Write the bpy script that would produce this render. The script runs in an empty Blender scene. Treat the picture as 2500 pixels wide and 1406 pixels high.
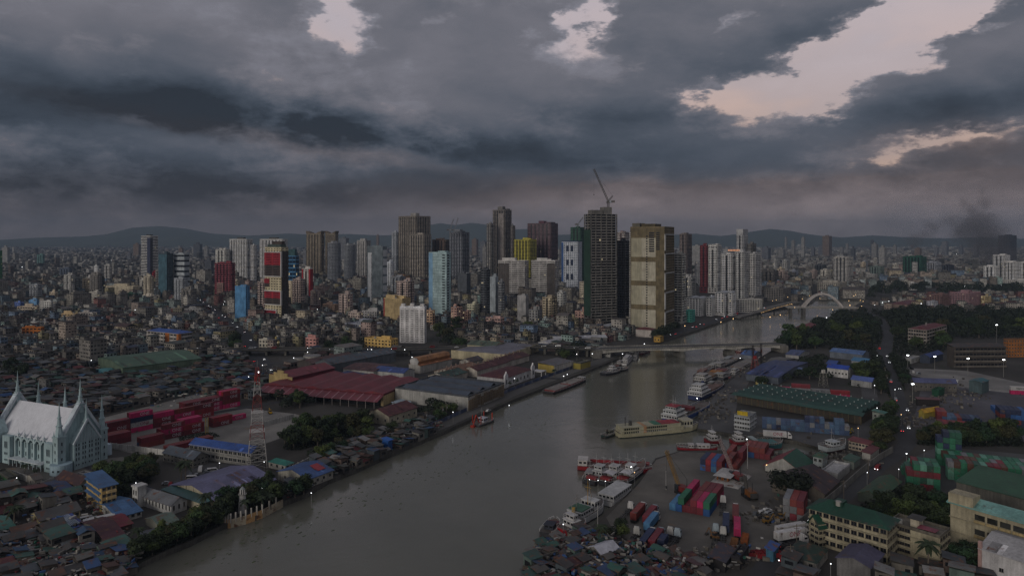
import bpy, math, random
from mathutils import Vector, Matrix
from mathutils.geometry import tessellate_polygon
from mathutils import noise as mnoise
R = random.Random(11)
SC = bpy.context.scene
COL = SC.collection
PI = math.pi
# ---------------------------------------------------------------- camera
F, HC, HOR = 1667.0, 110.0, 585.0          # focal length in photo pixels, flying height, horizon row
cam = bpy.data.cameras.new('camera')
cam.sensor_width = 36.0
cam.lens = 36.0 * F / 2500.0
cam.shift_y = -(703.0 - HOR) / 2500.0
cam.clip_start = 1.0
cam.clip_end = 60000.0
cam_o = bpy.data.objects.new('camera', cam)
COL.objects.link(cam_o)
cam_o.location = (0, 0, HC)
cam_o.rotation_euler = (math.radians(90), 0, 0)
SC.camera = cam_o
# ---------------------------------------------------------------- view
SC.view_settings.view_transform = 'Standard'
SC.view_settings.look = 'None'
SC.view_settings.exposure = 0.1
SC.view_settings.gamma = 1.0
SC.view_settings.use_curve_mapping = False
SC.render.engine = 'CYCLES'
SC.cycles.use_denoising = True
SC.cycles.max_bounces = 6
SC.cycles.diffuse_bounces = 2
SC.cycles.glossy_bounces = 2
SC.cycles.transmission_bounces = 2
SC.cycles.volume_bounces = 0
SC.cycles.sample_clamp_indirect = 2.0
SC.cycles.caustics_reflective = False
SC.cycles.caustics_refractive = False
try:
 SC.cycles.denoising_prefilter = 'NONE'
except Exception:
 pass
# ---------------------------------------------------------------- node helper
class NT:
 def __init__(s, tree):
  s.t = tree
  s.t.nodes.clear()
 def n(s, kind, **kw):
  nd = s.t.nodes.new(kind)
  for k, v in kw.items():
   setattr(nd, k, v)
  return nd
 def put(s, sock, v):
  if v is None:
   return
  if isinstance(v, bpy.types.NodeSocket):
   s.t.links.new(v, sock)
  else:
   sock.default_value = v
 def m(s, op, a, b=None, c=None, clamp=False):
  nd = s.n('ShaderNodeMath', operation=op)
  nd.use_clamp = clamp
  s.put(nd.inputs[0], a); s.put(nd.inputs[1], b); s.put(nd.inputs[2], c)
  return nd.outputs[0]
 def v(s, op, a, b=None, scale=None):
  nd = s.n('ShaderNodeVectorMath', operation=op)
  s.put(nd.inputs[0], a); s.put(nd.inputs[1], b)
  if scale is not None:
   s.put(nd.inputs['Scale'], scale)
  return nd.outputs['Value'] if op in ('LENGTH', 'DOT_PRODUCT', 'DISTANCE') else nd.outputs['Vector']
 def noise(s, vec, scale, detail=4, rough=.5, dist=0, w=None, col=False):
  nd = s.n('ShaderNodeTexNoise', noise_dimensions='4D' if w is not None else '3D')
  s.put(nd.inputs['Vector'], vec); nd.inputs['Scale'].default_value = scale
  nd.inputs['Detail'].default_value = detail; nd.inputs['Roughness'].default_value = rough
  nd.inputs['Distortion'].default_value = dist
  if w is not None:
   s.put(nd.inputs['W'], w)
  return nd.outputs['Color'] if col else nd.outputs[0]
 def mix(s, f, a, b, mode='MIX'):
  nd = s.n('ShaderNodeMix', data_type='RGBA', blend_type=mode)
  s.put(nd.inputs[0], f); s.put(nd.inputs[6], a); s.put(nd.inputs[7], b)
  return nd.outputs[2]
 def ramp(s, f, a, b, lo=0.0, hi=1.0, smooth=True):
  nd = s.n('ShaderNodeMapRange', interpolation_type='SMOOTHSTEP' if smooth else 'LINEAR')
  s.put(nd.inputs[0], f)
  nd.inputs[1].default_value = a; nd.inputs[2].default_value = b
  nd.inputs[3].default_value = lo; nd.inputs[4].default_value = hi
  return nd.outputs[0]
 def xyz(s, x, y, z):
  nd = s.n('ShaderNodeCombineXYZ')
  s.put(nd.inputs[0], x); s.put(nd.inputs[1], y); s.put(nd.inputs[2], z)
  return nd.outputs[0]
# ---------------------------------------------------------------- world: dusk sky under heavy broken cloud
SUN_AZ, SUN_EL = math.radians(215), math.radians(14)       # compass-like: from behind the camera, slightly left
world = bpy.data.worlds.new('World')
SC.world = world
world.use_nodes = True
def build_world():
 t = NT(world.node_tree)
 tc = t.n('ShaderNodeTexCoord').outputs['Generated']
 sep = t.n('ShaderNodeSeparateXYZ'); t.put(sep.inputs[0], tc)
 x, y, z = sep.outputs
 az = t.m('ARCTAN2', x, y)
 el = t.m('ARCSINE', z)
 p = t.v('MULTIPLY', tc, (2.3, 2.3, 5.2))
 warp = t.noise(p, 1.5, 6, .6, col=True)
 warp2 = t.noise(p, 6.0, 6, .65, col=True)
 q = t.xyz(az, el, 0.0)
 wv = t.v('ADD', t.v('SCALE', t.v('SUBTRACT', warp, (.5, .5, .5)), scale=.22),
    t.v('SCALE', t.v('SUBTRACT', warp2, (.5, .5, .5)), scale=.13))
 q = t.v('ADD', q, t.v('MULTIPLY', wv, (1.0, .6, 0.0)))
 def blob(px, py, sx, sy, rot, amp, src):
  a = math.atan((px - 1250) / F)
  e = math.atan((HOR - py) / F * math.cos(a))
  d = t.v('SUBTRACT', src, (a, e, 0))
  r = math.radians(-rot)
  c, s = math.cos(r), math.sin(r)
  u = t.m('MULTIPLY', t.v('DOT_PRODUCT', d, (c, s, 0)), F / sx)
  w = t.m('MULTIPLY', t.v('DOT_PRODUCT', d, (-s, c, 0)), F / sy)
  rr = t.m('ADD', t.m('MULTIPLY', u, u), t.m('MULTIPLY', w, w))
  g = t.m('EXPONENT', t.m('MULTIPLY', rr, -1.0))
  return t.m('MULTIPLY', g, amp)
 def total(lst, src, start=None):
  acc = start
  for b in lst:
   g = blob(*b, src)
   acc = g if acc is None else t.m('ADD', acc, g)
  return acc
 n1 = t.noise(p, 2.4, 10, .62)
 n2 = t.noise(t.v('ADD', p, (3.1, 7.7, 0.4)), 1.9, 8, .47, .6)
 n3 = t.noise(t.v('ADD', p, (9.1, 1.7, 2.4)), 9.0, 7, .65, .3)
 gaps = [(850, 20, 75, 50, 35, 1.0), (905, 110, 36, 52, 40, .55), (1415, 45, 50, 95, 30, 1.0), (1480, 150, 55, 40, 30, .40),
   (1800, 45, 45, 22, -20, .60), (2290, 35, 165, 85, -25, 1.3), (2140, 135, 185, 68, -28, 1.3),
   (1960, 205, 165, 46, -12, 1.4), (1790, 225, 80, 55, 10, 1.35), (1900, 262, 90, 26, 12, 1.05),
   (2250, 350, 90, 20, -5, .8), (2440, 315, 90, 22, -8, .62), (1090, 55, 30, 40, 20, .45), (1250, 20, 60, 40, 0, .30)]
 solid = [(2330, 245, 210, 55, -8, -.9), (2480, 110, 110, 110, 0, -1.1), (1650, 110, 150, 80, 10, -.8), (1980, 60, 120, 55, -10, -.75),
    (1150, 150, 190, 120, 0, -.5), (2200, 145, 110, 38, -35, -.5), (1990, 235, 50, 16, 10, -.5), (2090, 175, 40, 14, -20, -.35)]
 cov = total(gaps + solid, q)
 cov = t.m('ADD', cov, t.m('MULTIPLY', t.m('SUBTRACT', n1, .5), 1.8))
 cov = t.m('ADD', cov, t.m('MULTIPLY', t.m('SUBTRACT', n3, .5), .7))
 cov = t.m('ADD', cov, t.ramp(el, .36, .7, 0, .18))
 clear = t.ramp(cov, .30, .76)
 lum0 = t.ramp(el, 0.0, .36, .088, .158, smooth=False)
 lum0 = t.m('ADD', lum0, t.ramp(el, .36, 1.2, 0, .10))
 q2 = t.v('ADD', t.xyz(az, el, 0.0), t.v('MULTIPLY', wv, (.7, .3, 0)))
 lum = total([(60, 245, 480, 58, 2, -.052), (600, 296, 460, 52, 9, -.064), (1000, 345, 360, 34, 7, -.050),
     (150, 455, 620, 75, 0, -.062), (750, 480, 600, 46, 0, -.050), (1540, 290, 170, 40, 0, -.060), (1330, 405, 480, 60, 0, -.040),
     (2290, 270, 240, 45, -4, -.075), (1720, 130, 160, 60, 20, -.045), (1980, 80, 150, 50, -15, -.055),
     (2130, 420, 260, 60, 0, -.030), (430, 335, 330, 32, 9, .038), (960, 394, 260, 24, 5, .056),
     (620, 90, 260, 70, 25, .030), (1750, 512, 900, 46, 0, .085), (2350, 510, 300, 50, 0, .020), (250, 545, 500, 20, 0, .015),
     (1000, 190, 120, 60, 10, .03), (330, 278, 60, 14, 8, .05)], q2, lum0)
 lum = t.m('ADD', lum, t.m('MULTIPLY', t.m('MULTIPLY', t.m('SUBTRACT', n2, .5), .16), t.ramp(el, .02, .22, .3, 1.0)))
 lum = t.m('ADD', lum, t.m('MULTIPLY', t.m('SUBTRACT', n3, .5), .035))
 lum = t.m('ADD', lum, t.m('MULTIPLY', t.ramp(cov, -.1, .36), .055))
 lum = t.m('ADD', lum, t.ramp(el, .0, .075, .075, 0))
 lum = t.m('MAXIMUM', lum, .030)
 tint = t.mix(t.ramp(lum, .04, .17), (.74, .96, 1.30, 1), (.955, .955, 1.12, 1))
 pinkz = total([(1800, 475, 800, 36, 0, 1.0), (2360, 350, 170, 40, 0, 1.0), (2450, 430, 200, 30, 0, .5), (700, 350, 450, 22, 9, .45)], q2)
 pinkz = t.m('ADD', t.m('MULTIPLY', pinkz, t.ramp(el, -.02, .04)), t.ramp(el, .02, .12, .75, 0))
 tint = t.mix(t.m('MINIMUM', pinkz, 1.0), tint, (1.15, .93, .93, 1))
 cloud = t.v('SCALE', tint, scale=lum)
 sky = t.n('ShaderNodeTexSky', sky_type='NISHITA')
 sky.sun_disc = False
 sky.sun_elevation = SUN_EL
 sky.sun_rotation = SUN_AZ
 sky.altitude = 100
 sky.dust_density = 4.0
 grad = t.mix(t.ramp(el, .12, .34), (.66, .43, .34, 1), (.58, .475, .48, 1))
 skyc = t.v('ADD', t.v('SCALE', sky.outputs[0], scale=.022), t.v('SCALE', grad, scale=.80))
 wisps = t.m('MULTIPLY', t.ramp(n2, .42, .66), .4)
 skyc = t.mix(wisps, skyc, t.v('SCALE', cloud, scale=1.9))
 out = t.mix(clear, cloud, skyc)
 west = t.ramp(t.m('MULTIPLY', y, -1.0), -.35, .9, 0, 1)
 out = t.v('ADD', out, t.v('SCALE', (.07, .066, .064), scale=t.m('MULTIPLY', west, t.ramp(el, -.05, .25))))
 bg = t.n('ShaderNodeBackground')
 t.put(bg.inputs[0], t.v('SCALE', out, scale=10.0))
 bg.inputs[1].default_value = .1
 o = t.n('ShaderNodeOutputWorld')
 t.put(o.inputs[0], bg.outputs[0])
build_world()
world.cycles.sampling_method = 'MANUAL'
world.cycles.sample_map_resolution = 512
sun = bpy.data.lights.new('sun', 'SUN')
sun.energy = 1.15
sun.angle = math.radians(25)
sun.color = (1.0, .93, .86)
sun_o = bpy.data.objects.new('sun', sun)
COL.objects.link(sun_o)
sun_o.rotation_euler = (Vector((math.sin(SUN_AZ) * math.cos(SUN_EL), math.cos(SUN_AZ) * math.cos(SUN_EL), math.sin(SUN_EL)))).to_track_quat('Z', 'Y').to_euler()
# ---------------------------------------------------------------- colour and materials
def lin(h):
 if not isinstance(h, str):
  return h
 o = []
 for i in (0, 2, 4):
  c = int(h[i:i + 2], 16) / 255.0
  o.append(c / 12.92 if c < .04045 else ((c + .055) / 1.055) ** 2.4)
 return (o[0], o[1], o[2], 1.0)
MATS = {}
def mat_base(name, build):
 m = bpy.data.materials.new(name)
 m.use_nodes = True
 t = NT(m.node_tree)
 bs = t.n('ShaderNodeBsdfPrincipled')
 o = t.n('ShaderNodeOutputMaterial')
 t.put(o.inputs[0], bs.outputs[0])
 build(t, bs)
 MATS[name] = m
 return m
def src_color(t, attr):
 if attr:
  return t.n('ShaderNodeAttribute', attribute_name='Col').outputs['Color']
 return t.n('ShaderNodeObjectInfo').outputs['Color']
def surf(name, rough=.8, attr=False, grime=.35, streak=.25, rust=0.0, rustcol='5a3a28', scale=.12, metal=0.0, spec=.3, fine=.12, bump=0.0, world_co=False):
 def b(t, bs):
  c = src_color(t, attr)
  co = t.n('ShaderNodeNewGeometry').outputs['Position'] if (attr or world_co) else t.n('ShaderNodeTexCoord').outputs['Object']
  w = None if attr else t.m('MULTIPLY', t.n('ShaderNodeObjectInfo').outputs['Random'], 40.0)
  n = t.noise(co, scale, 5, .6, w=w)
  f = t.ramp(n, .3, .72, 1.0 - grime, 1.0 + grime * .35)
  if streak:
   st = t.noise(t.v('MULTIPLY', co, (1.1, 1.1, .09)), 1.0, 3, .6, w=w)
   f = t.m('MULTIPLY', f, t.ramp(st, .3, .7, 1.0 - streak, 1.05))
  fn = t.noise(co, 2.2, 3, .6, w=w)
  f = t.m('MULTIPLY', f, t.ramp(fn, .25, .75, 1.0 - fine, 1.0 + fine))
  c = t.v('SCALE', c, scale=f)
  if rust:
   rn = t.noise(t.v('ADD', co, (17.0, 5.0, 3.0)), scale * 2.6, 6, .65, w=w)
   c = t.mix(t.ramp(rn, .62 - rust * .25, .74 - rust * .2), c, lin(rustcol))
  t.put(bs.inputs['Base Color'], c)
  bs.inputs['Roughness'].default_value = rough
  bs.inputs['Metallic'].default_value = metal
  bs.inputs['Specular IOR Level'].default_value = spec
  if bump:
   bp = t.n('ShaderNodeBump'); bp.inputs['Strength'].default_value = bump; bp.inputs['Distance'].default_value = .15
   t.put(bp.inputs['Height'], fn); t.put(bs.inputs['Normal'], bp.outputs[0])
 return mat_base(name, b)
surf('plaster', .85, grime=.38, streak=.28)
surf('clean', .7, grime=.24, streak=.24, fine=.06)
surf('smooth', .6, grime=.1, streak=.1, fine=.04)
surf('tin', .62, grime=.35, streak=0, rust=.42, scale=.16, metal=0.0, spec=.35)
surf('sheet', .55, grime=.34, streak=.22, rust=.2, scale=.11, spec=.35, rustcol='4c3c34')
surf('steel', .5, grime=.25, streak=.1, rust=.15, scale=.3, spec=.4)
surf('concrete', .9, grime=.4, streak=.35, scale=.1)
surf('asphalt', .9, grime=.35, streak=0, scale=.03, fine=.15, world_co=True)
surf('yard', .85, grime=.45, streak=0, scale=.035, fine=.12, world_co=True, rust=.12, rustcol='6b5a48')
surf('mass', .85, attr=True, grime=.45, streak=0, scale=.09)
surf('earth', .95, grime=.5, streak=0, scale=.02, fine=.2, world_co=True, rust=.25, rustcol='2c3020')
def glassy(name, attr=False):
 def b(t, bs):
  c = src_color(t, attr)
  co = t.n('ShaderNodeTexCoord').outputs['Object']
  vn = t.n('ShaderNodeTexVoronoi'); vn.inputs['Scale'].default_value = .31; t.put(vn.inputs['Vector'], co)
  sep = t.n('ShaderNodeSeparateColor'); t.put(sep.inputs[0], vn.outputs['Color'])
  t.put(bs.inputs['Base Color'], t.v('SCALE', c, scale=t.ramp(sep.outputs[0], 0, 1, .55, 1.6, smooth=False)))
  bs.inputs['Roughness'].default_value = .12
  bs.inputs['Specular IOR Level'].default_value = .5
 return mat_base(name, b)
glassy('glass')
def leafy(t, bs):
 oi = t.n('ShaderNodeObjectInfo')
 co = t.n('ShaderNodeNewGeometry').outputs['Position']
 n = t.noise(co, .35, 3, .6)
 n2 = t.noise(co, 2.5, 2, .6)
 c = t.v('SCALE', oi.outputs['Color'], scale=t.m('MULTIPLY', t.ramp(n, .3, .7, .65, 1.35), t.ramp(n2, .3, .7, .7, 1.3)))
 t.put(bs.inputs['Base Color'], c)
 bs.inputs['Roughness'].default_value = .7
 bs.inputs['Specular IOR Level'].default_value = .25
mat_base('leaf', leafy)
def bark(t, bs):
 co = t.n('ShaderNodeTexCoord').outputs['Object']
 n = t.noise(t.v('MULTIPLY', co, (1, 1, .2)), 6, 4, .6)
 t.put(bs.inputs['Base Color'], t.mix(n, (.05, .04, .03, 1), (.16, .13, .10, 1)))
 bs.inputs['Roughness'].default_value = .9
mat_base('bark', bark)
def river(t, bs):
 co = t.n('ShaderNodeNewGeometry').outputs['Position']
 n = t.noise(co, .012, 4, .6)
 t.put(bs.inputs['Base Color'], t.mix(t.ramp(n, .3, .7), (.094, .093, .073, 1), (.118, .115, .092, 1)))
 bs.inputs['Roughness'].default_value = .15
 bs.inputs['IOR'].default_value = 1.42
 rot = t.n('ShaderNodeVectorRotate'); rot.rotation_type = 'Z_AXIS'; rot.inputs['Angle'].default_value = math.radians(-18)
 t.put(rot.inputs['Vector'], co)
 a = t.noise(t.v('MULTIPLY', rot.outputs[0], (.35, 1.0, 1)), .55, 3, .6)
 b = t.noise(t.v('MULTIPLY', rot.outputs[0], (.10, .55, 1)), .22, 4, .65)
 mask = t.ramp(t.noise(co, .016, 3, .6), .4, .68, .12, 1.0)
 h = t.m('MULTIPLY', t.m('ADD', t.m('MULTIPLY', a, .35), b), mask)
 bp = t.n('ShaderNodeBump'); bp.inputs['Strength'].default_value = .28; bp.inputs['Distance'].default_value = .6
 t.put(bp.inputs['Height'], h)
 t.put(bs.inputs['Normal'], bp.outputs[0])
mat_base('river', river)
def lampmat(name, col, s):
 def b(t, bs):
  bs.inputs['Base Color'].default_value = (0.02, .02, .02, 1)
  bs.inputs['Emission Color'].default_value = col
  bs.inputs['Emission Strength'].default_value = s
 m = mat_base(name, b)
 m.cycles.emission_sampling = 'NONE'
 return m
lampmat('lamp_white', (.95, .97, 1, 1), 3.2)
lampmat('lamp_flood', (.95, .98, 1, 1), 9.0)
lampmat('lamp_warm', (1, .62, .28, 1), 2.2)
lampmat('lamp_red', (1, .05, .06, 1), 3.0)
lampmat('lamp_green', (.25, 1, .1, 1), 2.0)
lampmat('lit_window', (1, .82, .5, 1), .4)
lampmat('lit_sign', (.9, .4, .2, 1), .6)
def hill(t, bs):
 co = t.n('ShaderNodeNewGeometry').outputs['Position']
 n = t.noise(co, .002, 5, .6)
 t.put(bs.inputs['Base Color'], t.mix(n, (.03, .045, .03, 1), (.07, .085, .05, 1)))
 bs.inputs['Roughness'].default_value = 1.0
mat_base('hill', hill)
# ---------------------------------------------------------------- geometry helpers
def dep(y, z=0.0):
 return F * (HC - z) / (y - HOR)
def G(x, y, z=0.0):                       # photo pixel -> point on the level z
 d = dep(y, z)
 return Vector(((x - 1250) * d / F, d, z))
def hgt(yb, yt):
 return (yb - yt) * HC / (yb - HOR)
class MB:
 def __init__(s):
  s.v, s.f, s.c = [], [], []
  s.col = None
  s.ox = s.oy = s.oz = 0.0; s.cs = 1.0; s.sn = 0.0
 def at(s, x, y, rz=0.0, z=0.0):
  s.ox, s.oy, s.oz, s.cs, s.sn = x, y, z, math.cos(rz), math.sin(rz)
  return s
 def P(s, x, y, z):
  s.v.append((s.ox + x * s.cs - y * s.sn, s.oy + x * s.sn + y * s.cs, z + s.oz))
  return len(s.v) - 1
 def face(s, idx):
  s.f.append(tuple(idx))
  if s.col is not None:
   s.c.append(s.col)
 def poly(s, pts):
  s.face([s.P(*p) for p in pts])
 def box(s, x0, x1, y0, y1, z0, z1, bottom=True):
  i = [s.P(x, y, z) for z in (z0, z1) for x, y in ((x0, y0), (x1, y0), (x1, y1), (x0, y1))]
  if bottom:
   s.face((i[3], i[2], i[1], i[0]))
  s.face((i[4], i[5], i[6], i[7]))
  for k in range(4):
   s.face((i[k], i[(k + 1) % 4], i[4 + (k + 1) % 4], i[4 + k]))
  return s
 def hexa(s, b, t):                     # bottom 4 pts, top 4 pts (ccw)
  i = [s.P(*p) for p in list(b) + list(t)]
  s.face((i[3], i[2], i[1], i[0])); s.face((i[4], i[5], i[6], i[7]))
  for k in range(4):
   s.face((i[k], i[(k + 1) % 4], i[4 + (k + 1) % 4], i[4 + k]))
  return s
 def prism(s, pts, z0, z1):
  n = len(pts)
  a = [s.P(p[0], p[1], z0) for p in pts]; b = [s.P(p[0], p[1], z1) for p in pts]
  s.face(a[::-1]); s.face(b)
  for k in range(n):
   s.face((a[k], a[(k + 1) % n], b[(k + 1) % n], b[k]))
  return s
 def cyl(s, x, y, z0, z1, r0, r1=None, n=12):
  r1 = r0 if r1 is None else r1
  a = [s.P(x + r0 * math.cos(2 * PI * k / n), y + r0 * math.sin(2 * PI * k / n), z0) for k in range(n)]
  b = [s.P(x + r1 * math.cos(2 * PI * k / n), y + r1 * math.sin(2 * PI * k / n), z1) for k in range(n)]
  s.face(a[::-1]); s.face(b)
  for k in range(n):
   s.face((a[k], a[(k + 1) % n], b[(k + 1) % n], b[k]))
  return s
 def tube(s, p, q, r, r1=None, n=4):
  p, q = Vector(p), Vector(q)
  d = q - p
  if d.length < 1e-6:
   return s
  u = d.cross(Vector((0, 0, 1)))
  if u.length < 1e-4 * d.length:
   u = Vector((1, 0, 0))
  u.normalize(); w = u.cross(d).normalized()
  r1 = r if r1 is None else r1
  A = [s.P(*(p + (u * math.cos(2 * PI * (k + .5) / n) + w * math.sin(2 * PI * (k + .5) / n)) * r)) for k in range(n)]
  B = [s.P(*(q + (u * math.cos(2 * PI * (k + .5) / n) + w * math.sin(2 * PI * (k + .5) / n)) * r1)) for k in range(n)]
  s.face(A); s.face(B[::-1])
  for k in range(n):
   s.face((A[k], B[k], B[(k + 1) % n], A[(k + 1) % n]))
  return s
 def ball(s, x, y, z, r, n=8, m=5, sz=1.0):
  rings = []
  for j in range(m + 1):
   th = PI * j / m
   rings.append([s.P(x + r * math.sin(th) * math.cos(2 * PI * k / n), y + r * math.sin(th) * math.sin(2 * PI * k / n), z - r * sz * math.cos(th)) for k in range(n)])
  for j in range(m):
   for k in range(n):
    s.face((rings[j][k], rings[j][(k + 1) % n], rings[j + 1][(k + 1) % n], rings[j + 1][k]))
  return s
 def loft(s, secs, close=True):
  ids = [[s.P(*p) for p in sec] for sec in secs]
  n = len(ids[0])
  for a, b in zip(ids, ids[1:]):
   for k in range(n if close else n - 1):
    s.face((a[k], a[(k + 1) % n], b[(k + 1) % n], b[k]))
  if close:
   s.face(ids[0][::-1]); s.face(ids[-1])
  return s
 def gable(s, x0, x1, y0, y1, z, h, axis='x', o=.5, t=.18, ends=True):
  if axis == 'x':
   f = lambda a, b, c: (a, b, c); a0, a1, b0, b1 = x0, x1, y0, y1
  else:
   f = lambda a, b, c: (b, a, c); a0, a1, b0, b1 = y0, y1, x0, x1
  bm = (b0 + b1) / 2; sl = h / (bm - b0); dz = o * sl
  A0, A1 = a0 - o, a1 + o
  prof = [(b0 - o, z - dz), (bm, z + h), (b1 + o, z - dz), (b1 + o, z - dz + t), (bm, z + h + t), (b0 - o, z - dz + t)]
  s.loft([[f(A0, b, c) for b, c in prof], [f(A1, b, c) for b, c in prof]])
  return s
 def hip(s, x0, x1, y0, y1, z, h, o=.5):
  x0 -= o; x1 += o; y0 -= o; y1 += o
  w, d = x1 - x0, y1 - y0
  i = min(w, d) / 2
  if w >= d:
   r0, r1 = (x0 + i, (y0 + y1) / 2, z + h), (x1 - i - .01, (y0 + y1) / 2, z + h)
  else:
   r0, r1 = ((x0 + x1) / 2, y0 + i, z + h), ((x0 + x1) / 2, y1 - i - .01, z + h)
  c = [s.P(x0, y0, z), s.P(x1, y0, z), s.P(x1, y1, z), s.P(x0, y1, z)]
  a, b = s.P(*r0), s.P(*r1)
  if w >= d:
   s.face((c[0], c[1], b, a)); s.face((c[1], c[2], b)); s.face((c[2], c[3], a, b)); s.face((c[3], c[0], a))
  else:
   s.face((c[0], c[1], a)); s.face((c[1], c[2], b, a)); s.face((c[2], c[3], b)); s.face((c[3], c[0], a, b))
  s.face((c[3], c[2], c[1], c[0]))
  return s
 def mesh(s, name, smooth=False):
  me = bpy.data.meshes.new(name)
  me.from_pydata(s.v, [], s.f)
  if s.c:
   at = me.attributes.new('Col', 'FLOAT_COLOR', 'FACE')
   flat = []
   for c in s.c:
    flat.extend(c)
   at.data.foreach_set('color', flat)
  if smooth:
   me.polygons.foreach_set('use_smooth', [True] * len(me.polygons))
  return me
 def build(s, name, mat, col=None, parent=None, smooth=False):
  return obj(name, s.mesh(name, smooth), mat, col, parent)
def obj(name, me, mat, col=None, parent=None, loc=None, rz=None, scale=None):
 if mat and not me.materials:
  me.materials.append(MATS[mat])
 o = bpy.data.objects.new(name, me)
 COL.objects.link(o)
 if col is not None:
  o.color = lin(col)
 if parent is not None:
  o.parent = parent
 if loc is not None:
  o.location = loc
 if rz is not None:
  o.rotation_euler = (0, 0, rz)
 if scale is not None:
  o.scale = scale
 return o
def tag(o, label=None, cat=None, group=None, kind=None):
 if label: o['label'] = label
 if cat: o['category'] = cat
 if group: o['group'] = group
 if kind: o['kind'] = kind
 return o
def stuff(o):
 o['kind'] = 'stuff'
 return o
def thing(name, label, cat, loc=(0, 0, 0), rz=0.0, group=None):
 o = bpy.data.objects.new(name, None)
 COL.objects.link(o)
 o.empty_display_size = .5
 o.location = loc
 o.rotation_euler = (0, 0, rz)
 return tag(o, label, cat, group)
def copy_tree(o, parent=None):
 c = o.copy()
 COL.objects.link(c)
 c.parent = parent
 for ch in o.children:
  copy_tree(ch, c)
 return c
# landmarks and generated labels for things that come in numbers
LM = []                                     # (phrase, x, y)
GEN = []                                    # (object, description, landmark pool or None)
def mark(phrase, x, y):
 LM.append((phrase, x, y))
def markpx(phrase, px, py):
 p = G(px, py); LM.append((phrase, p.x, p.y))
def gen(o, desc, cat, group=None, mem=None):
 tag(o, None, cat, group)
 GEN.append((o, desc))
 return o
_ONES = ['', 'first', 'second', 'third', 'fourth', 'fifth', 'sixth', 'seventh', 'eighth', 'ninth', 'tenth', 'eleventh', 'twelfth', 'thirteenth',
   'fourteenth', 'fifteenth', 'sixteenth', 'seventeenth', 'eighteenth', 'nineteenth', 'twentieth']
def ordinal(n):
 if n <= 20: return _ONES[n]
 tens = {2: 'twenty', 3: 'thirty', 4: 'forty', 5: 'fifty', 6: 'sixty', 7: 'seventy', 8: 'eighty', 9: 'ninety'}
 if n < 100:
  a, b = divmod(n, 10)
  return (tens[a] + '-' + _ONES[b]) if b else tens[a][:-1] + 'ieth'
 return 'hundred-and-' + ordinal(n - 100)
def label_generated():
 groups = {}
 for o, desc in GEN:
  x, y = o.location.x, o.location.y
  best = None
  for ph, lx, ly in LM:
   d = (x - lx) ** 2 + (y - ly) ** 2
   if best is None or d < best[0]:
    best = (d, ph, lx, ly)
  d, ph, lx, ly = best
  dx, dy = x - lx, y - ly
  if abs(dx) > abs(dy) * .7:
   rel = 'left of' if dx < 0 else 'right of'
  else:
   rel = 'before' if dy < 0 else 'behind'
  groups.setdefault((desc, rel, ph), []).append((d, o))
 for (desc, rel, ph), lst in groups.items():
  lst.sort(key=lambda q: q[0])
  for i, (d, o) in enumerate(lst):
   if len(lst) == 1:
    o['label'] = f'{desc} {rel} the {ph}'
   else:
    o['label'] = f'{desc} {rel} the {ph}, {"nearest" if i == 0 else ordinal(i + 1) + " nearest"}'
# rectangle on the ground from photo pixels: nearest corner, left face to xl, right face to xr
def rect(xl, xc, xr, yb, a, W=None, D=None, ratio=(.3, 3.2)):
 C = G(xc, yb)
 def solve(px, d):
  k = (px - 1250) / F
  den = d[0] - k * d[1]
  return (k * C.y - C.x) / den
 def at(a_):
  r = math.radians(a_)
  v = (math.cos(r), math.sin(r)); u = (-math.sin(r), math.cos(r))
  return r, (solve(xr, v) if xr is not None else W), (solve(xl, u) if xl is not None else D)
 best = None
 phi = math.degrees(math.atan2(C.y, C.x))
 for k in range(90):                      # the nearest angle to the wanted one that gives a sensible plan
  a_ = a + ((k + 1) // 2) * (1 if k % 2 else -1)
  if not phi - 74 < a_ < phi - 16:
   continue
  r, w, d = at(a_)
  if w is None or d is None or w <= 0 or d <= 0:
   continue
  q = w / d
  bad = max(0, ratio[0] / q - 1, q / ratio[1] - 1)
  if best is None or bad < best[0] - 1e-6:
   best = (bad, r, w, d)
  if bad == 0:
   break
 if best is None:
  r, w, d = at(a)
  best = (0, r, max(3.0, w or 10), max(3.0, d or 10))
 return C, best[1], max(1.5, best[2]), max(1.5, best[3])
OCC = []                                    # occupied footprints: (cx, cy, cos, sin, hw, hd)
def occupy(C, r, W, D, pad=1.0):
 c, s = math.cos(r), math.sin(r)
 cx = C.x + c * W / 2 - s * D / 2; cy = C.y + s * W / 2 + c * D / 2
 OCC.append((cx, cy, c, s, W / 2 + pad, D / 2 + pad))
GRID = {}
def rebuild_grid(cell=40.0):
 GRID.clear()
 for q in OCC:
  e = math.hypot(q[4], q[5])
  for i in range(int((q[0] - e) // cell), int((q[0] + e) // cell) + 1):
   for j in range(int((q[1] - e) // cell), int((q[1] + e) // cell) + 1):
    GRID.setdefault((i, j), []).append(q)
def is_free(x, y, rad, cell=40.0):
 for i in {int((x - rad) // cell), int((x + rad) // cell)}:
  for j in {int((y - rad) // cell), int((y + rad) // cell)}:
   for q in GRID.get((i, j), ()):
    dx, dy = x - q[0], y - q[1]
    if abs(dx * q[2] + dy * q[3]) < q[4] + rad and abs(-dx * q[3] + dy * q[2]) < q[5] + rad:
     return False
 return True
def inside(x, y, poly):
 c = False
 n = len(poly)
 for i in range(n):
  x1, y1 = poly[i][0], poly[i][1]; x2, y2 = poly[i - 1][0], poly[i - 1][1]
  if (y1 > y) != (y2 > y) and x < (x2 - x1) * (y - y1) / (y2 - y1) + x1:
   c = not c
 return c
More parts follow.
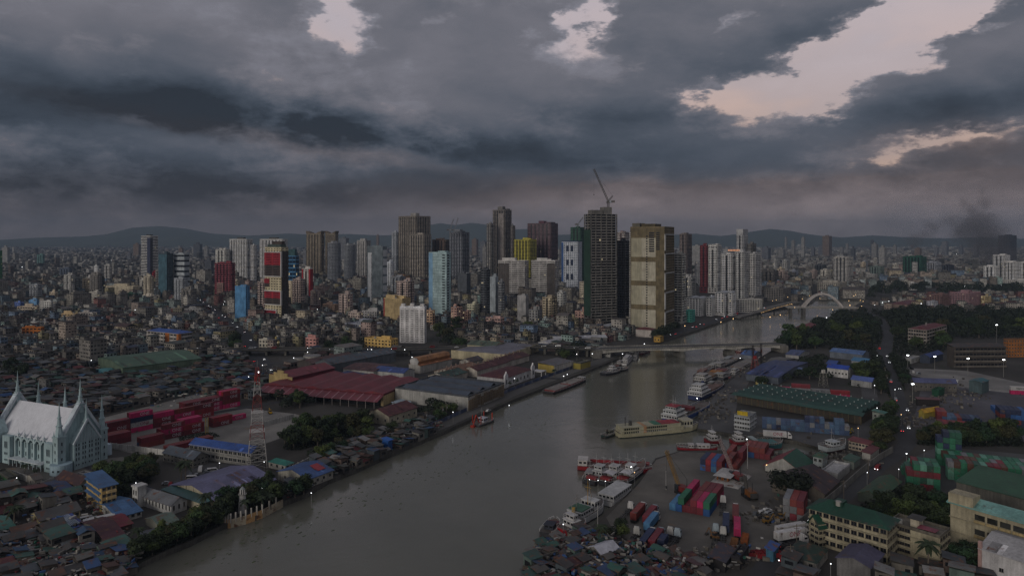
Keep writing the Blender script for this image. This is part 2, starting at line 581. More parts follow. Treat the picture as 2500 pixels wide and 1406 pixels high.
# ---------------------------------------------------------------- ground, river, roads
WATER = -2.0
left_bank = [(250, 1460), (315, 1406), (345, 1372), (410, 1342), (470, 1318), (545, 1279), (625, 1258), (692, 1224), (745, 1205), (800, 1172), (860, 1148),
    (905, 1128), (1000, 1086), (1085, 1052), (1180, 1008), (1250, 976), (1330, 945), (1440, 903), (1500, 878), (1545, 864), (1590, 840), (1640, 826), (1700, 806),
    (1790, 775), (1850, 762), (1925, 750), (1965, 745), (1985, 737), (1990, 731)]
right_bank = [(2120, 731), (2095, 742), (2075, 752), (2080, 760), (2060, 768), (2010, 784), (1960, 800), (1905, 822), (1888, 838), (1900, 846),
     (1862, 868), (1830, 890), (1790, 915), (1755, 950), (1722, 985), (1705, 1010), (1700, 1040), (1745, 1052), (1800, 1062), (1915, 1072), (1990, 1082), (2010, 1098), (1990, 1108),
     (1905, 1106), (1880, 1110), (1840, 1104), (1760, 1098), (1660, 1100), (1600, 1118), (1580, 1150), (1545, 1190), (1515, 1220), (1480, 1245), (1455, 1275), (1430, 1295), (1385, 1308),
     (1340, 1318), (1310, 1345), (1298, 1375), (1293, 1406), (1285, 1460)]
RIV = [G(*p) for p in left_bank + right_bank]
nl = len(left_bank)
# continue the river towards and under the camera
RIV[0] = Vector((-120, 185, 0)); RIV[-1] = Vector((5, 190, 0))
RIVER2D = [(p.x, p.y) for p in RIV]
def land():
 E = 13300.0
 near = [Vector((-160, 60, 0)), Vector((-30, 60, 0))]
 outer = [near[0], *RIV, near[1], Vector((E, 60, 0)), Vector((E, E, 0)), Vector((-E, E, 0)), Vector((-E, 60, 0))]
 tris = tessellate_polygon([outer])
 b = MB()
 for p in outer:
  b.P(p.x, p.y, 0)
 for t in tris:
  a, c, d = (outer[i] for i in t)
  up = (c - a).cross(d - a).z > 0
  b.face(t if up else t[::-1])
 o = b.build('ground', 'earth', '3f3c37'); o['kind'] = 'structure'
 ring = [near[0], *RIV, near[1]]
 b = MB()
 for p, q in zip(ring, ring[1:]):
  b.poly([(q.x, q.y, WATER - 1.5), (p.x, p.y, WATER - 1.5), (p.x, p.y, .001), (q.x, q.y, .001)])
 o = b.build('river_bank_wall', 'concrete', '55524b'); o['kind'] = 'structure'
 b = MB()
 pad = [(-170, 55), (-135, 185)]
 b.poly([(-320, 50, WATER), (700, 50, WATER), (1100, 1500, WATER), (-320, 1500, WATER)])
 o = b.build('river_water', 'river'); o['kind'] = 'structure'
land()
def flat(name, pts, z, mat, col):
 P = [G(*p) if not isinstance(p, Vector) else p for p in pts]
 b = MB()
 for p in P:
  b.P(p.x, p.y, z)
 for t in tessellate_polygon([P]):
  a, c, d = (P[i] for i in t)
  b.face(t if (c - a).cross(d - a).z > 0 else t[::-1])
 o = b.build(name, mat, col); o['kind'] = 'structure'
 return o
def strip_pts(pts, w):
 P = [G(*p) if not isinstance(p, Vector) else p for p in pts]
 L, Rr = [], []
 for i, p in enumerate(P):
  a = P[max(0, i - 1)]; b = P[min(len(P) - 1, i + 1)]
  d = (b - a); d.z = 0; d.normalize()
  n = Vector((-d.y, d.x, 0))
  L.append(p + n * w / 2); Rr.append(p - n * w / 2)
 return P, L, Rr
ROADS = []
def road(name, pts, w, z=.03, col='3a3a3b', mat='asphalt', occ=True):
 P, L, Rr = strip_pts(pts, w)
 b = MB(); z = .06 + .006 * len(ROADS)
 for i in range(len(P) - 1):
  b.poly([(Rr[i].x, Rr[i].y, z), (Rr[i + 1].x, Rr[i + 1].y, z), (L[i + 1].x, L[i + 1].y, z), (L[i].x, L[i].y, z)])
 o = b.build(name, mat, col); o['kind'] = 'structure'
 for p, q in zip(P, P[1:]):
  d = q - p
  if occ:
   a = math.atan2(d.y, d.x)
   OCC.append(((p.x + q.x) / 2, (p.y + q.y) / 2, math.cos(a), math.sin(a), d.length / 2 + 1, w / 2 + .5))
 ROADS.append(P)
 return P
def yard(name, pts, z, col, mat='yard', occ=True):
 o = flat(name, pts, .012 + .005 * len(YARDS), mat, col)
 P = [G(*p) for p in pts]
 YARDS.append([(p.x, p.y) for p in P])
 return o
YARDS = []
# open ground
yard('container_yard', [(228, 1082), (250, 1020), (480, 962), (545, 968), (560, 992), (720, 1010), (770, 1022), (705, 1062), (640, 1085), (580, 1090), (470, 1080), (470, 1112), (330, 1108)], .02, '75726c')
yard('harbour_yard', [(1480, 1262), (1560, 1180), (1602, 1122), (1660, 1102), (1890, 1112), (1990, 1110), (2085, 1130), (1985, 1215), (1975, 1275), (1905, 1345), (1780, 1372), (1660, 1345), (1560, 1330), (1500, 1300)], .02, '625e57')
yard('quay_apron', [(1704, 1046), (1708, 1010), (1728, 984), (1760, 950), (1800, 915), (1840, 890), (1868, 890), (1830, 930), (1800, 985), (1795, 1010), (2000, 1030), (2110, 1050), (2010, 1094), (1915, 1068), (1800, 1058)], .02, '4e4d4c')
yard('customs_yard', [(2225, 1040), (2240, 990), (2250, 935), (2500, 950), (2640, 1000), (2640, 1085), (2440, 1075)], .02, '58565a')
yard('cleared_lot', [(2212, 898), (2360, 905), (2520, 940), (2520, 965), (2340, 945), (2225, 915)], .02, '7d7a75')
yard('green_container_yard', [(2200, 1130), (2290, 1090), (2520, 1110), (2600, 1190), (2330, 1200), (2215, 1215)], .02, '4a4a48')
yard('parking_lot', [(385, 1205), (470, 1140), (500, 1130), (640, 1130), (640, 1150), (560, 1165), (440, 1215)], .02, '4b4a4a')
yard('church_court', [(-60, 1150), (250, 1120), (300, 1115), (330, 1140), (170, 1170), (0, 1170)], .02, '6a6760')
# roads
av1 = road('avenue', [(440, 700), (488, 738), (540, 775), (590, 815), (612, 850), (640, 890), (655, 930)], 17)
road('river_promenade', [(1055, 1048), (1085, 1036), (1180, 993), (1250, 961), (1330, 931), (1440, 890), (1500, 868)], 10, col='55534f')
rd2 = road('harbour_road', [(2150, 850), (2168, 900), (2185, 940), (2200, 990), (2212, 1040), (2214, 1085), (2185, 1112), (2146, 1136), (2072, 1198), (2005, 1250), (1949, 1296), (1905, 1345), (1850, 1420)], 8.5)
road('quay_access_road', [(2105, 1080), (2120, 1030), (2125, 980), (2120, 940)], 10, col='4b4a49')
road('east_road', [(2160, 870), (2170, 820), (2150, 780), (2110, 760)], 10)
av3 = road('riverside_drive', [(1640, 818), (1700, 798), (1790, 768), (1850, 755), (1925, 744)], 9)
for q in [((-160, 300), (-330, 420)), ((-300, 330), (-140, 480)), ((-420, 560), (-160, 620)), ((-120, 560), (40, 540))]:
 road('side_street', [Vector((*q[0], 0)), Vector((*q[1], 0))], 6)
# ---------------------------------------------------------------- building helpers
def window_mesh():
 b = MB()                               # unit window in the plane y=0 facing -y: x -.5...5, z 0..1
 b.box(-.5, .5, -.02, .10, 0, 1)
 return b.mesh('window_pane')
def frame_mesh():
 b = MB()
 b.box(-.5, -.44, -.07, .1, 0, 1); b.box(.44, .5, -.07, .1, 0, 1); b.box(-.44, .44, -.07, .1, .94, 1)
 b.box(-.03, .03, -.05, .1, .05, .94); b.box(-.56, .56, -.16, .1, -.06, .05)
 return b.mesh('window_frame')
W_PANE, W_FRAME = window_mesh(), frame_mesh()
def window(parent, x, y, z, w, h, rz=0.0, glass='14171b', frame='8d8a82', lit=False):
 o = obj('window', W_PANE if not lit else W_LIT, 'glass' if not lit else 'lit_window', glass, parent, (x, y, z), rz, (w, 1, h))
 obj('frame', W_FRAME, 'clean', frame, o)
 return o
W_LIT = W_PANE.copy(); W_LIT.materials.clear()
def add_roof_blocks(root, W, D, Ht, wall, rnd, n=2, tank=True):
 for _ in range(n):
  w = W * rnd.uniform(.2, .4); d = D * rnd.uniform(.25, .5); x = rnd.uniform(.08, .55) * W; y = rnd.uniform(.08, .45) * D
  MB().box(x, x + w, y, y + d, Ht, Ht + rnd.uniform(2.4, 5.5)).build('roof_room', 'plaster', wall, root)
 if tank:
  for _ in range(2):
   MB().cyl(rnd.uniform(.1, .9) * W, rnd.uniform(.1, .9) * D, Ht, Ht + 2.2, 1.1, n=8).build('water_tank', 'steel', '8a8f94', root)
def tower(label, box, wall='9a958c', glass='1d2126', fh=3.3, band=.5, bay=4.2, pier=.4, name='apartment_tower', cat='tower', D=None, W=None,
    bandcol=None, bands=True, cap=None, roofn=2, parapet=1.2, proud=.45, balc=None, blank='', blankcol=None, mark_as=None, occ=True, group=None, relief=True):
 xl, xc, xr, yt, yb, a = box
 C, r, W, D = rect(xl, xc, xr, yb, a, W, D)
 if occ:
  occupy(C, r, W, D, 2)
 Ht = hgt(yb, yt)
 root = thing(name, label, cat, C, r, group)
 rnd = random.Random(int(xc * 13 + yt))
 nf = max(2, int(round(Ht / fh))); fh = Ht / nf
 p = proud
 wall = tuple(min(.8, q * 1.38) for q in lin(wall)[:3]) + (1,)
 if bandcol: bandcol = tuple(min(.8, q * 1.38) for q in lin(bandcol)[:3]) + (1,)
 core = MB().box(p, W - p, p, D - p, 0, Ht - .3).build('glazing', 'glass', glass, root)
 if bands:
  b = MB()
  for k in range(nf):
   z0 = k * fh
   b.box(0, W, 0, D, z0, z0 + band * fh)
  stuff(b.build('floor_band', 'plaster', bandcol or wall, root))
 b = MB()
 if pier > 0:
  pr = .04 if bands else 0.0
  for (L, ax) in ((W, 0), (D, 1)):
   n = max(1, int(round(L / bay)))
   step = L / n
   for k in range(n + 1):
    c0 = k * step - pier * step / 2; c1 = c0 + pier * step
    c0 = max(-pr, c0); c1 = min(L + pr, c1)
    if ax == 0:
     if 'r' not in blank: b.box(c0, c1, -pr, p + .05, .01, Ht - .35)
     b.box(c0, c1, D - p - .05, D + pr, .01, Ht - .35)
    else:
     if 'l' not in blank: b.box(-pr, p + .05, c0, c1, .01, Ht - .35)
     b.box(W - p - .05, W + pr, c0, c1, .01, Ht - .35)
  stuff(b.build('pier', 'plaster', wall, root))
 bl = MB()
 if 'l' in blank:
  bl.box(-.12, p, -.12, D + .12, 0, Ht - .2)
 if 'r' in blank:
  bl.box(-.1, W + .1, -.13, p, 0, Ht - .25)
 if 'l' in blank or 'r' in blank:
  bl.build('blank_wall', 'plaster', blankcol or wall, root)
 if balc:
  b = MB()
  for face, f0, f1, dpt in balc:
   for k in range(1, nf):
    z0 = k * fh
    if face == 'r':
     b.box(f0 * W, f1 * W, -dpt, .2, z0 + .02, z0 + 1.15)
    else:
     b.box(-dpt, .2, f0 * D, f1 * D, z0 + .02, z0 + 1.15)
  stuff(b.build('balcony', 'plaster', bandcol or wall, root))
 if relief and bands and fh < 4.5 and Ht > 30 and band < .7:
  bs, rs = MB(), MB()                     # stacked balconies and deep full-height slots
  lo = rnd.uniform(6.5, 9.5); sm, sk = rnd.randrange(8, 15), rnd.randrange(8)
  pod = min(16, Ht * rnd.uniform(.06, .14))
  MB().box(-1.3, W + .4, -1.3, D + .4, 0, pod).build('podium', 'plaster', tuple(q * .8 for q in wall[:3]) + (1,), root)
  slots(root, 'l', W, D, .03, .97, 2.5, pod, max(2, int(D / 5)), max(1, int(pod / 4.5)), .7, .5, 1.45); slots(root, 'r', W, D, .03, .97, 2.5, pod, max(2, int(W / 5)), max(1, int(pod / 4.5)), .7, .5, 1.45)
  for face, L in (('l', D), ('r', W)):
   if face in blank: continue
   n = max(1, int(round(L / lo)))
   for i in range(n):
    c, hw = (i + .5) * L / n, L / n * .27
    for k in range(1, nf):
     z0 = k * fh
     if (k + sk) % sm == 0 or z0 < pod: continue
     if face == 'r': bs.box(c - hw, c + hw, -1.15, .1, z0 + .02, z0 + fh * .42)
     else: bs.box(-1.15, .1, c - hw, c + hw, z0 + .02, z0 + fh * .42)
    c = i * L / n; hw = L / n * .12
    if i:
     if face == 'r': rs.box(c - hw, c + hw, -.12, .1, 2, Ht - 1.5)
     else: rs.box(-.12, .1, c - hw, c + hw, 2, Ht - 1.5)
  wl = lin(bandcol or wall); lt = tuple(min(.85, q * 1.35 + .02) for q in wl[:3]) + (1,)
  if bs.v: stuff(bs.build('balcony_stack', 'plaster', lt, root))
  if rs.v: rs.build('window_slot', 'glass', '15171a', root)
 b = MB()
 b.box(-.05, W + .05, -.05, D + .05, Ht - .32, Ht)
 if parapet:
  t = .35
  b.box(-.05, W + .05, -.05, t, Ht, Ht + parapet); b.box(-.05, W + .05, D - t, D + .05, Ht, Ht + parapet)
  b.box(-.05, t, t, D - t, Ht, Ht + parapet); b.box(W - t, W + .05, t, D - t, Ht, Ht + parapet)
 b.build('roof', 'concrete', bandcol or wall, root)
 if cap:
  for i, (x0, x1, y0, y1, h, c) in enumerate(cap):
   MB().box(x0 * W, x1 * W, y0 * D, y1 * D, Ht, Ht + h).build('roof_room', 'plaster', c or wall, root)
 elif roofn:
  add_roof_blocks(root, W, D, Ht, wall, rnd, roofn)
 for _ in range(rnd.choice((0, 2, 3, 5))):          # a few lit rooms
  k = rnd.randrange(1, nf)
  z0 = k * fh + band * fh + .1
  if rnd.random() < .5:
   x = rnd.uniform(.1, .85) * W; q = MB().box(x, x + 1.6, p - .08, p + .02, z0, z0 + fh * (1 - band) * .8)
  else:
   x = rnd.uniform(.1, .85) * D; q = MB().box(p - .08, p + .02, x, x + 1.6, z0, z0 + fh * (1 - band) * .8)
  q.build('lit_window', 'lit_window', None, root)
 if mark_as:
  mark(mark_as, C.x, C.y)
 root['dims'] = (W, D, Ht)
 return root, W, D, Ht
def panel(root, face, W, D, f0, f1, z0, z1, col, t=.25, name='wall_panel', mat='clean'):
 b = MB()
 if face == 'r':
  b.box(f0 * W, f1 * W, -t, .3, z0, z1)
 else:
  b.box(-t, .3, f0 * D, f1 * D, z0, z1)
 return b.build(name, mat, col, root)
def slots(root, face, W, D, f0, f1, z0, z1, nx, nz, wf=.6, hf=.5, t=.3, col='1a1c20', name='window_strip'):
 b = MB()
 for i in range(nx):
  for k in range(nz):
   c = f0 + (f1 - f0) * (i + .5) / nx; hw = (f1 - f0) / nx * wf / 2
   z = z0 + (z1 - z0) * (k + .5) / nz; hz = (z1 - z0) / nz * hf / 2
   if face == 'r':
    b.box((c - hw) * W, (c + hw) * W, -t, .2, z - hz, z + hz)
   else:
    b.box(-t, .2, (c - hw) * D, (c + hw) * D, z - hz, z + hz)
 return stuff(b.build(name, 'glass', col, root))
# low and middle buildings with walls, roof and single windows
def roof_patches(root, W, D, Ht, rh, axis, rc, rnd, t=.2):
 base = lin(rc)
 for _ in range(max(2, min(9, int(W * D / 110)))):
  L = W if axis == 'x' else D; S = (D if axis == 'x' else W) / 2
  a0 = rnd.uniform(0, .9) * L; a1 = min(L, a0 + rnd.uniform(.9, 3.2)); f0 = rnd.choice((0, .05, .4)); f1 = min(.97, f0 + rnd.choice((.3, .5, .9)))
  z0, z1 = Ht + rh * f0 + t, Ht + rh * f1 + t
  q = rnd.choice(((.55, .55, .55), (1.5, 1.5, 1.5), (.75, .7, .7), (1.25, 1.1, 1.0), (1.9, 1.95, 2.0)))
  c = tuple(min(.6, base[i] * q[i] + (.02 if q[0] > 1 else 0)) for i in range(3)) + (1,)
  P = lambda a, f, z: (a, f * S, z) if axis == 'x' else (f * S, a, z)
  b = MB().hexa([P(a0, f0, z0), P(a1, f0, z0), P(a1, f1, z1), P(a0, f1, z1)], [P(a0, f0, z0 + .05), P(a1, f0, z0 + .05), P(a1, f1, z1 + .05), P(a0, f1, z1 + .05)])
  b.build('roof_sheet', 'tin', c, root)
def block(label, box, wall='a39c8e', roof=('flat', '6d6a66', 0), wins=(0, 0), floors=2, name='building', cat='building', D=None, W=None, wsize=(1.3, 1.3), mark_as=None,
    matw='plaster', matr='tin', o=.5, frame='8d8a82', band=None, occ=True, winsepa=True, group=None, base=0.0, H=None, zfrac=.38):
 xl, xc, xr, yt, yb, a = box
 C, r, W, D = rect(xl, xc, xr, yb, a, W, D, (.2, 5))
 if occ:
  occupy(C, r, W, D, 1)
 Ht = H if H else hgt(yb, yt)
 root = thing(name, label, cat, C, r, group)
 kind, rc, rh = roof[:3]
 b = MB()
 b.box(0, W, 0, D, 0, Ht)
 axis = roof[3] if len(roof) > 3 else ('x' if W >= D else 'y')
 if kind == 'gable':
  if axis == 'x':
   for x in (0, W):
    t = .12
    x0, x1 = (x, x + t) if x == 0 else (x - t, x)
    i = [b.P(x0, 0, Ht), b.P(x0, D, Ht), b.P(x0, D / 2, Ht + rh), b.P(x1, 0, Ht), b.P(x1, D, Ht), b.P(x1, D / 2, Ht + rh)]
    b.face((i[0], i[2], i[1])); b.face((i[3], i[4], i[5]))
  else:
   for y in (0, D):
    t = .12
    y0, y1 = (y, y + t) if y == 0 else (y - t, y)
    i = [b.P(0, y0, Ht), b.P(W, y0, Ht), b.P(W / 2, y0, Ht + rh), b.P(0, y1, Ht), b.P(W, y1, Ht), b.P(W / 2, y1, Ht + rh)]
    b.face((i[0], i[1], i[2])); b.face((i[3], i[5], i[4]))
 wo = b.build('wall', matw, wall, root)
 b = MB()
 if kind == 'gable':
  b.gable(0, W, 0, D, Ht, rh, axis, o)
 elif kind == 'hip':
  b.hip(0, W, 0, D, Ht + .02, rh, o)
 elif kind == 'shed':
  t = .2
  if axis == 'x':      # slopes down towards y=0
   b.hexa([(-o, -o, Ht + .02), (W + o, -o, Ht + .02), (W + o, D + o, Ht + rh), (-o, D + o, Ht + rh)], [(-o, -o, Ht + t), (W + o, -o, Ht + t), (W + o, D + o, Ht + rh + t), (-o, D + o, Ht + rh + t)])
  else:
   b.hexa([(-o, -o, Ht + .02), (W + o, -o, Ht + rh), (W + o, D + o, Ht + rh), (-o, D + o, Ht + .02)], [(-o, -o, Ht + t), (W + o, -o, Ht + rh + t), (W + o, D + o, Ht + rh + t), (-o, D + o, Ht + t)])
  k = MB()
  if axis == 'x':
   k.hexa([(.05, D - .3, Ht - .05), (W - .05, D - .3, Ht - .05), (W - .05, D - .05, Ht - .05), (.05, D - .05, Ht - .05)], [(.05, D - .3, Ht + rh - .1), (W - .05, D - .3, Ht + rh - .1), (W - .05, D - .05, Ht + rh), (.05, D - .05, Ht + rh)])
  else:
   k.hexa([(W - .3, .05, Ht - .05), (W - .05, .05, Ht - .05), (W - .05, D - .05, Ht - .05), (W - .3, D - .05, Ht - .05)], [(W - .3, .05, Ht + rh - .1), (W - .05, .05, Ht + rh), (W - .05, D - .05, Ht + rh), (W - .3, D - .05, Ht + rh - .1)])
  k.build('upper_wall', matw, wall, root)
 else:
  matr = 'concrete'
  b.box(.3, W - .3, .3, D - .3, Ht, Ht + .05)
  e = .06
  for q in ((-e, W + e, -e, .3), (-e, W + e, D - .3, D + e), (-e, .3, .3, D - .3), (W - .3, W + e, .3, D - .3)):
   b.box(*q, Ht - .1, Ht + .9)
 b.build('roof', matr, rc, root)
 if kind == 'gable' and W * D > 180:
  roof_patches(root, W, D, Ht, rh, axis, rc, random.Random(int(xc + yb)))
 fh = Ht / floors
 if band:
  bb = MB()
  for k in range(1, floors + (0 if kind == 'flat' else 1)):
   bb.box(-.35, W + .35, -.35, D + .35, k * fh - .22, k * fh + .1)
  bb.build('ledge', matw, band, root)
 nl_, nr_ = wins
 rnd = random.Random(int(xc * 7 + yb * 3))
 for k in range(floors):
  z = k * fh + fh * zfrac
  h = min(wsize[1], fh * .5)
  for i in range(nr_):
   window(root, W * (i + .5) / nr_, -.001, z, min(wsize[0], W / nr_ * .8), h, 0, frame=frame)
  for i in range(nl_):
   window(root, -.001, D * (i + .5) / nl_, z, min(wsize[0], D / nl_ * .8), h, -PI / 2, frame=frame)
 if mark_as:
  mark(mark_as, C.x, C.y)
 return root, W, D, Ht
# ---------------------------------------------------------------- the skyline towers
A = 62
WD = '8f8a83'
def skyline():
 T = tower
 r, W, D, H = T('slim dark tower with pale horizontal bands left of the teal glass slab', (344, 367, 386, 577, 705, 50), relief=False, wall='b8b6b0', glass='23262e', fh=3.6, band=.42, pier=0, cap=[(.3, .7, .3, .7, 4, '4a4744')], mark_as='banded dark tower')
 panel(r, 'l', W, D, 0, .32, 2, H - 3, '3a3f55', .3); panel(r, 'r', W, D, 0, .3, 2, H - 3, '33343a', .3)
 T('red gridded office block beside the slim banded tower', (366, 376, 386, 666, 705, A), '8a2028', '3a1518', 3.4, .4, 3, .3, D=None, name='office_block', cat='building')
 r, W, D, H = T('teal glass slab tower with a dark ribbed flank', (387, 407, 423, 621, 738, 55), '39464c', '3b4b50', 3.4, .35, 3, .1, blank='l', blankcol='4a6a76', name='office_tower', mark_as='teal glass slab')
 r, W, D, H = T('grey tower striped with wide dark window bands beside the teal slab', (423, 450, 463, 622, 737, 68), '9aa0a2', '262a30', 9.2, .62, 9, 0, name='office_tower')
 T('plain pale grey windowless block beside dark glass offices', (155, 172, 176, 677, 728, 75), '8f8c88', fh=4, band=.9, pier=.9, name='office_block', cat='building', roofn=1)
 T('dark glass office block between pale grey walls', (175, 205, 212, 680, 728, 75), '3a3c3e', '22262a', 4, .25, 3, .1, name='office_block', cat='building')
 T('white banded office block beside dark glass offices', (211, 224, 228, 678, 729, 75), 'b3b0aa', '2a2d30', 4, .5, pier=0, name='office_block', cat='building')
 T('black glass office block with thin mullions, left city', (227, 250, 256, 680, 727, 75), '32363a', '20262a', 4, .2, 3, .12, name='office_block', cat='building')
 T('slim grey banded block behind the dark glass offices', (254, 268, 273, 648, 704, 70), 'a5a29d', '2b2d31', 3.3, .45, pier=.2)
 T('small white block with black window column, far left city', (229, 238, 242, 650, 690, 70), 'c9c7c2', '1c1d20', 4, .5, 5, .5)
 T('long cream block with dark window columns, left city', (258, 325, 341, 700, 735, 75), 'b3a890', '2a2a2a', 3.6, .75, 9, .75, name='mid_rise_building', cat='building')
 T('green netted building shell beside the long cream block', (307, 330, 337, 718, 750, 70), '2f4a3c', '1f3328', 4, .5, 6, .3, name='netted_building', cat='building')
 T('cream and grey block with a dark loggia, below the teal slab', (348, 367, 390, 724, 757, 50), 'b8b0a0', '2c2c2e', 4, .5, 6, .6, name='mid_rise_building', cat='building')
 T('blue grey glass block behind the pale windowless block', (145, 170, 176, 656, 690, 75), '565e6c', '39404c', 4, .4, 3, .15, name='office_block', cat='building')
 T('tall green screened tower cut by the left edge of the picture', (-40, 0, 5.5, 613, 706, 80), '2f6a40', '23452e', 4, .6, 8, .4, roofn=0)
 T('small teal glass block far off at the left', (90, 105, 109, 622, 650, 75), '5f7f7b', '3f5c5a', 4, .3, 4, .2, name='office_block', cat='building')
 T('white apartment tower with zigzag balconies, left of the red framed tower', (560, 602, 617, 585, 700, 66), 'c9c6bf', '24262a', 3.1, .42, 3.6, .4, cap=[(.3, .7, .3, .65, 5, '55524e')], mark_as='white zigzag tower')
 T('lower wing of the white zigzag apartment tower', (612, 620, 627, 600, 704, 60), 'bdbab4', '24262a', 3.1, .42, 3.6, .4, roofn=1)
 T('white apartment tower rising behind the red framed tower', (634, 690, 702, 585, 702, 70), 'c6c2ba', '26282c', 3.1, .45, 3.6, .42, cap=[(.3, .6, .3, .65, 5, '55524e')])
 T('pale grey slab behind the maroon banded building', (526, 550, 561, 610, 700, 65), 'b5b2aa', '3b3c40', 3.4, .3, 5, .6)
 r, W, D, H = T('maroon banded building with curved pink entrance, left of white tower', (524, 563, 575, 644, 741, 66), '6d3038', '2a1a1e', 3.3, .5, pier=0, bandcol='7c3a42', mark_as='maroon banded building')
 b = MB(); b.box(-5, .3, D * .35, D * .72, 0, H * .52)
 b.build('entrance_block', 'plaster', 'a08078', r)
 slots(r, 'l', W, D, .38, .7, 8, H * .5, 4, 9, .5, .6, 5.25)
 r, W, D, H = T('plain sky blue block with windows on one flank', (574, 600, 610, 701, 783, 62), '5480a4', '223446', 3.3, .7, 4, .5, blank='l', blankcol='5a8eb8', mark_as='sky blue block')
 r, W, D, H = T('low building with a magenta billboard band beside the sky blue block', (609, 640, 648, 700, 733, 72), '6a6868', '2a2a2e', 4, .4, 6, .2, name='mid_rise_building', cat='building')
 panel(r, 'l', W, D, .0, 1, H * .55, H * .95, '8a1f3a', .4, 'billboard')
 r, W, D, H = T('cream tower with red blocks set in white frames', (647, 687, 704, 606, 786, 60), 'b5aa8c', '2c2826', 3.4, .62, 5, .4, mark_as='red framed tower', relief=False, cap=[(.1, .9, .1, .9, 5, '4e5a54'), (.5, .95, .2, .8, 9, '4a3f38')], balc=None)
 panel(r, 'r', W, D, 0, 1, 0, H - 4, '4a423a', .35, 'brown_flank')
 slots(r, 'r', W, D, .1, .9, 2, H - 6, 2, 44, .7, .3, .5)
 for (f0, f1, g0, g1) in ((.0, 1.12, .62, .94), (.72, 1.0, .47, .58), (.0, 1.14, .235, .41), (.28, 1.1, .015, .15)):
  zc = H * (g0 + (g1 - g0) * .46)
  panel(r, 'l', W, D, max(f0, 0), min(1, f1), zc, H * g1, '9c2430', 1.2, 'red_panel')
  panel(r, 'l', W, D, max(f0, 0), min(1, f1), H * g0, zc, '4a3f3a', 1.1, 'brown_panel')
  if f1 > 1:
   e = 1.0
   b = MB(); w0 = f0 * D - .0; w1 = D * 1.0
   z0, z1 = H * g0, H * g1
   b.box(-1.8, .3, w0 - 1.2, w0, z0 - 1.2, z1 + 1.2); b.box(-1.8, .3, w0, w1, z1, z1 + 1.2); b.box(-1.8, .3, w0, w1, z0 - 1.2, z0)
   b.build('white_frame', 'clean', 'c9c6c0', r)
  slots(r, 'l', W, D, max(f0, 0) + .05, min(1, f1) - .05, H * g0, H * g1, 2, max(3, int((g1 - g0) * 44)), .75, .28, 1.35)
 T('deep blue ribbed tower behind the red framed tower', (700, 722, 730, 626, 744, 65), '2a5678', '16283a', 7, .25, 6, .1, bandcol='4c7a9c', mark_as='deep blue ribbed tower', cap=[(.0, .6, .1, .9, 12, '3c5a5c')])
 r, W, D, H = T('narrow white tower with red corner strips', (737, 757, 764, 657, 750, 66), 'b9b4ac', '242224', 3.3, .45, 5, .2, mark_as='red striped tower', relief=False)
 panel(r, 'l', W, D, .0, .16, 0, H, 'a02028', .3, 'red_strip'); panel(r, 'l', W, D, .84, 1, 0, H, 'a02028', .3, 'red_strip'); panel(r, 'l', W, D, .42, .58, 3, H - 3, '2e2a24', .32, 'dark_strip'); panel(r, 'r', W, D, 0, 1, 0, H, '98202a', .3, 'red_strip')
 for xa, xb, xd in ((748, 783, 792), (794, 818, 826)):
  r, W, D, H = T('brown tower with winged roof, ' + ('left' if xa < 780 else 'right') + ' one of the winged pair', (xa, xb, xd, 572, 684, 68), '847866', '2b2824', 3.2, .45, 4, .35, roofn=0, parapet=2.5, group='winged brown towers', mark_as='winged brown pair' if xa < 780 else None)
  b = MB()
  for s in (0, 1):
   y0, y1 = (0, D * .3) if s == 0 else (D, D * .7)
   b.hexa([(0, y0, H), (W, y0, H), (W, y1, H), (0, y1, H)], [(0, y0 - (2 if s == 0 else -2), H + 9), (W, y0 - (2 if s == 0 else -2), H + 9), (W, y1, H + 4), (0, y1, H + 4)])
  b.build('roof_wing', 'plaster', '6f6250', r)
 for (xa, xb, xd, yt, yb, nm) in ((796, 818, 836, 594, 706, 'front'), (836, 855, 872, 599, 700, 'rear')):
  C, rr, W, D = rect(xa, xb, xd, yb, 45)
  H = hgt(yb, yt)
  root = thing('apartment_tower', f'rounded grey tower with ringed floors, {nm} one of the curved pair', 'tower', C, rr, 'curved grey towers')
  rad = (W + D) / 4; cx, cy = W / 2, D / 2
  MB().cyl(cx, cy, 0, H - .5, rad * .96, n=28).build('glazing', 'glass', '22252a', root)
  b = MB(); n = int(H / 3.2)
  for k in range(n):
   b.cyl(cx, cy, k * H / n, k * H / n + 1.35, rad, n=28)
  stuff(b.build('floor_band', 'plaster', '8a8d92', root))
  b = MB()
  for k in range(28):
   t = 2 * PI * k / 28
   b.at(cx + rad * .985 * math.cos(t), cy + rad * .985 * math.sin(t), t).box(-.4, .4, -.55, .55, .2, H - 1)
  stuff(b.build('pier', 'plaster', '8f9296', root))
  MB().cyl(cx, cy, H - .5, H + 1.2, rad * 1.01, n=28).box(cx - 6, cx + 6, cy - 4, cy + 4, H, H + 5).build('roof', 'concrete', '9a9c9e', root)
  occupy(C, rr, W, D, 2)
 mark('curved grey pair', *G(836, 705).xy)
 T('light grey tower right of the curved pair', (871, 893, 905, 588, 690, 62), 'a5a29d', '30323a', 3.2, .4, 4, .4, cap=[(.25, .75, .25, .75, 6, 'b5b2ad')])
 r, W, D, H = T('tall grey and white slab with white zip strip down its front', (897, 934, 945, 603, 760, 60), '6d7679', '30343a', 3.3, .9, 7, .8, blank='l', blankcol='6f787c', mark_as='grey and white slab', roofn=1)
 panel(r, 'l', W, D, .70, .96, 1, H - 9, 'c3c5c6', .35, 'white_strip')
 slots(r, 'l', W, D, .70, .74, 3, H - 11, 1, 40, .9, .5, .5)
 for k in range(7):
  panel(r, 'r', W, D, .1, .98, H * (k + .2) / 7.3, H * (k + .95) / 7.3, 'c4c6c6', .4, 'white_panel')
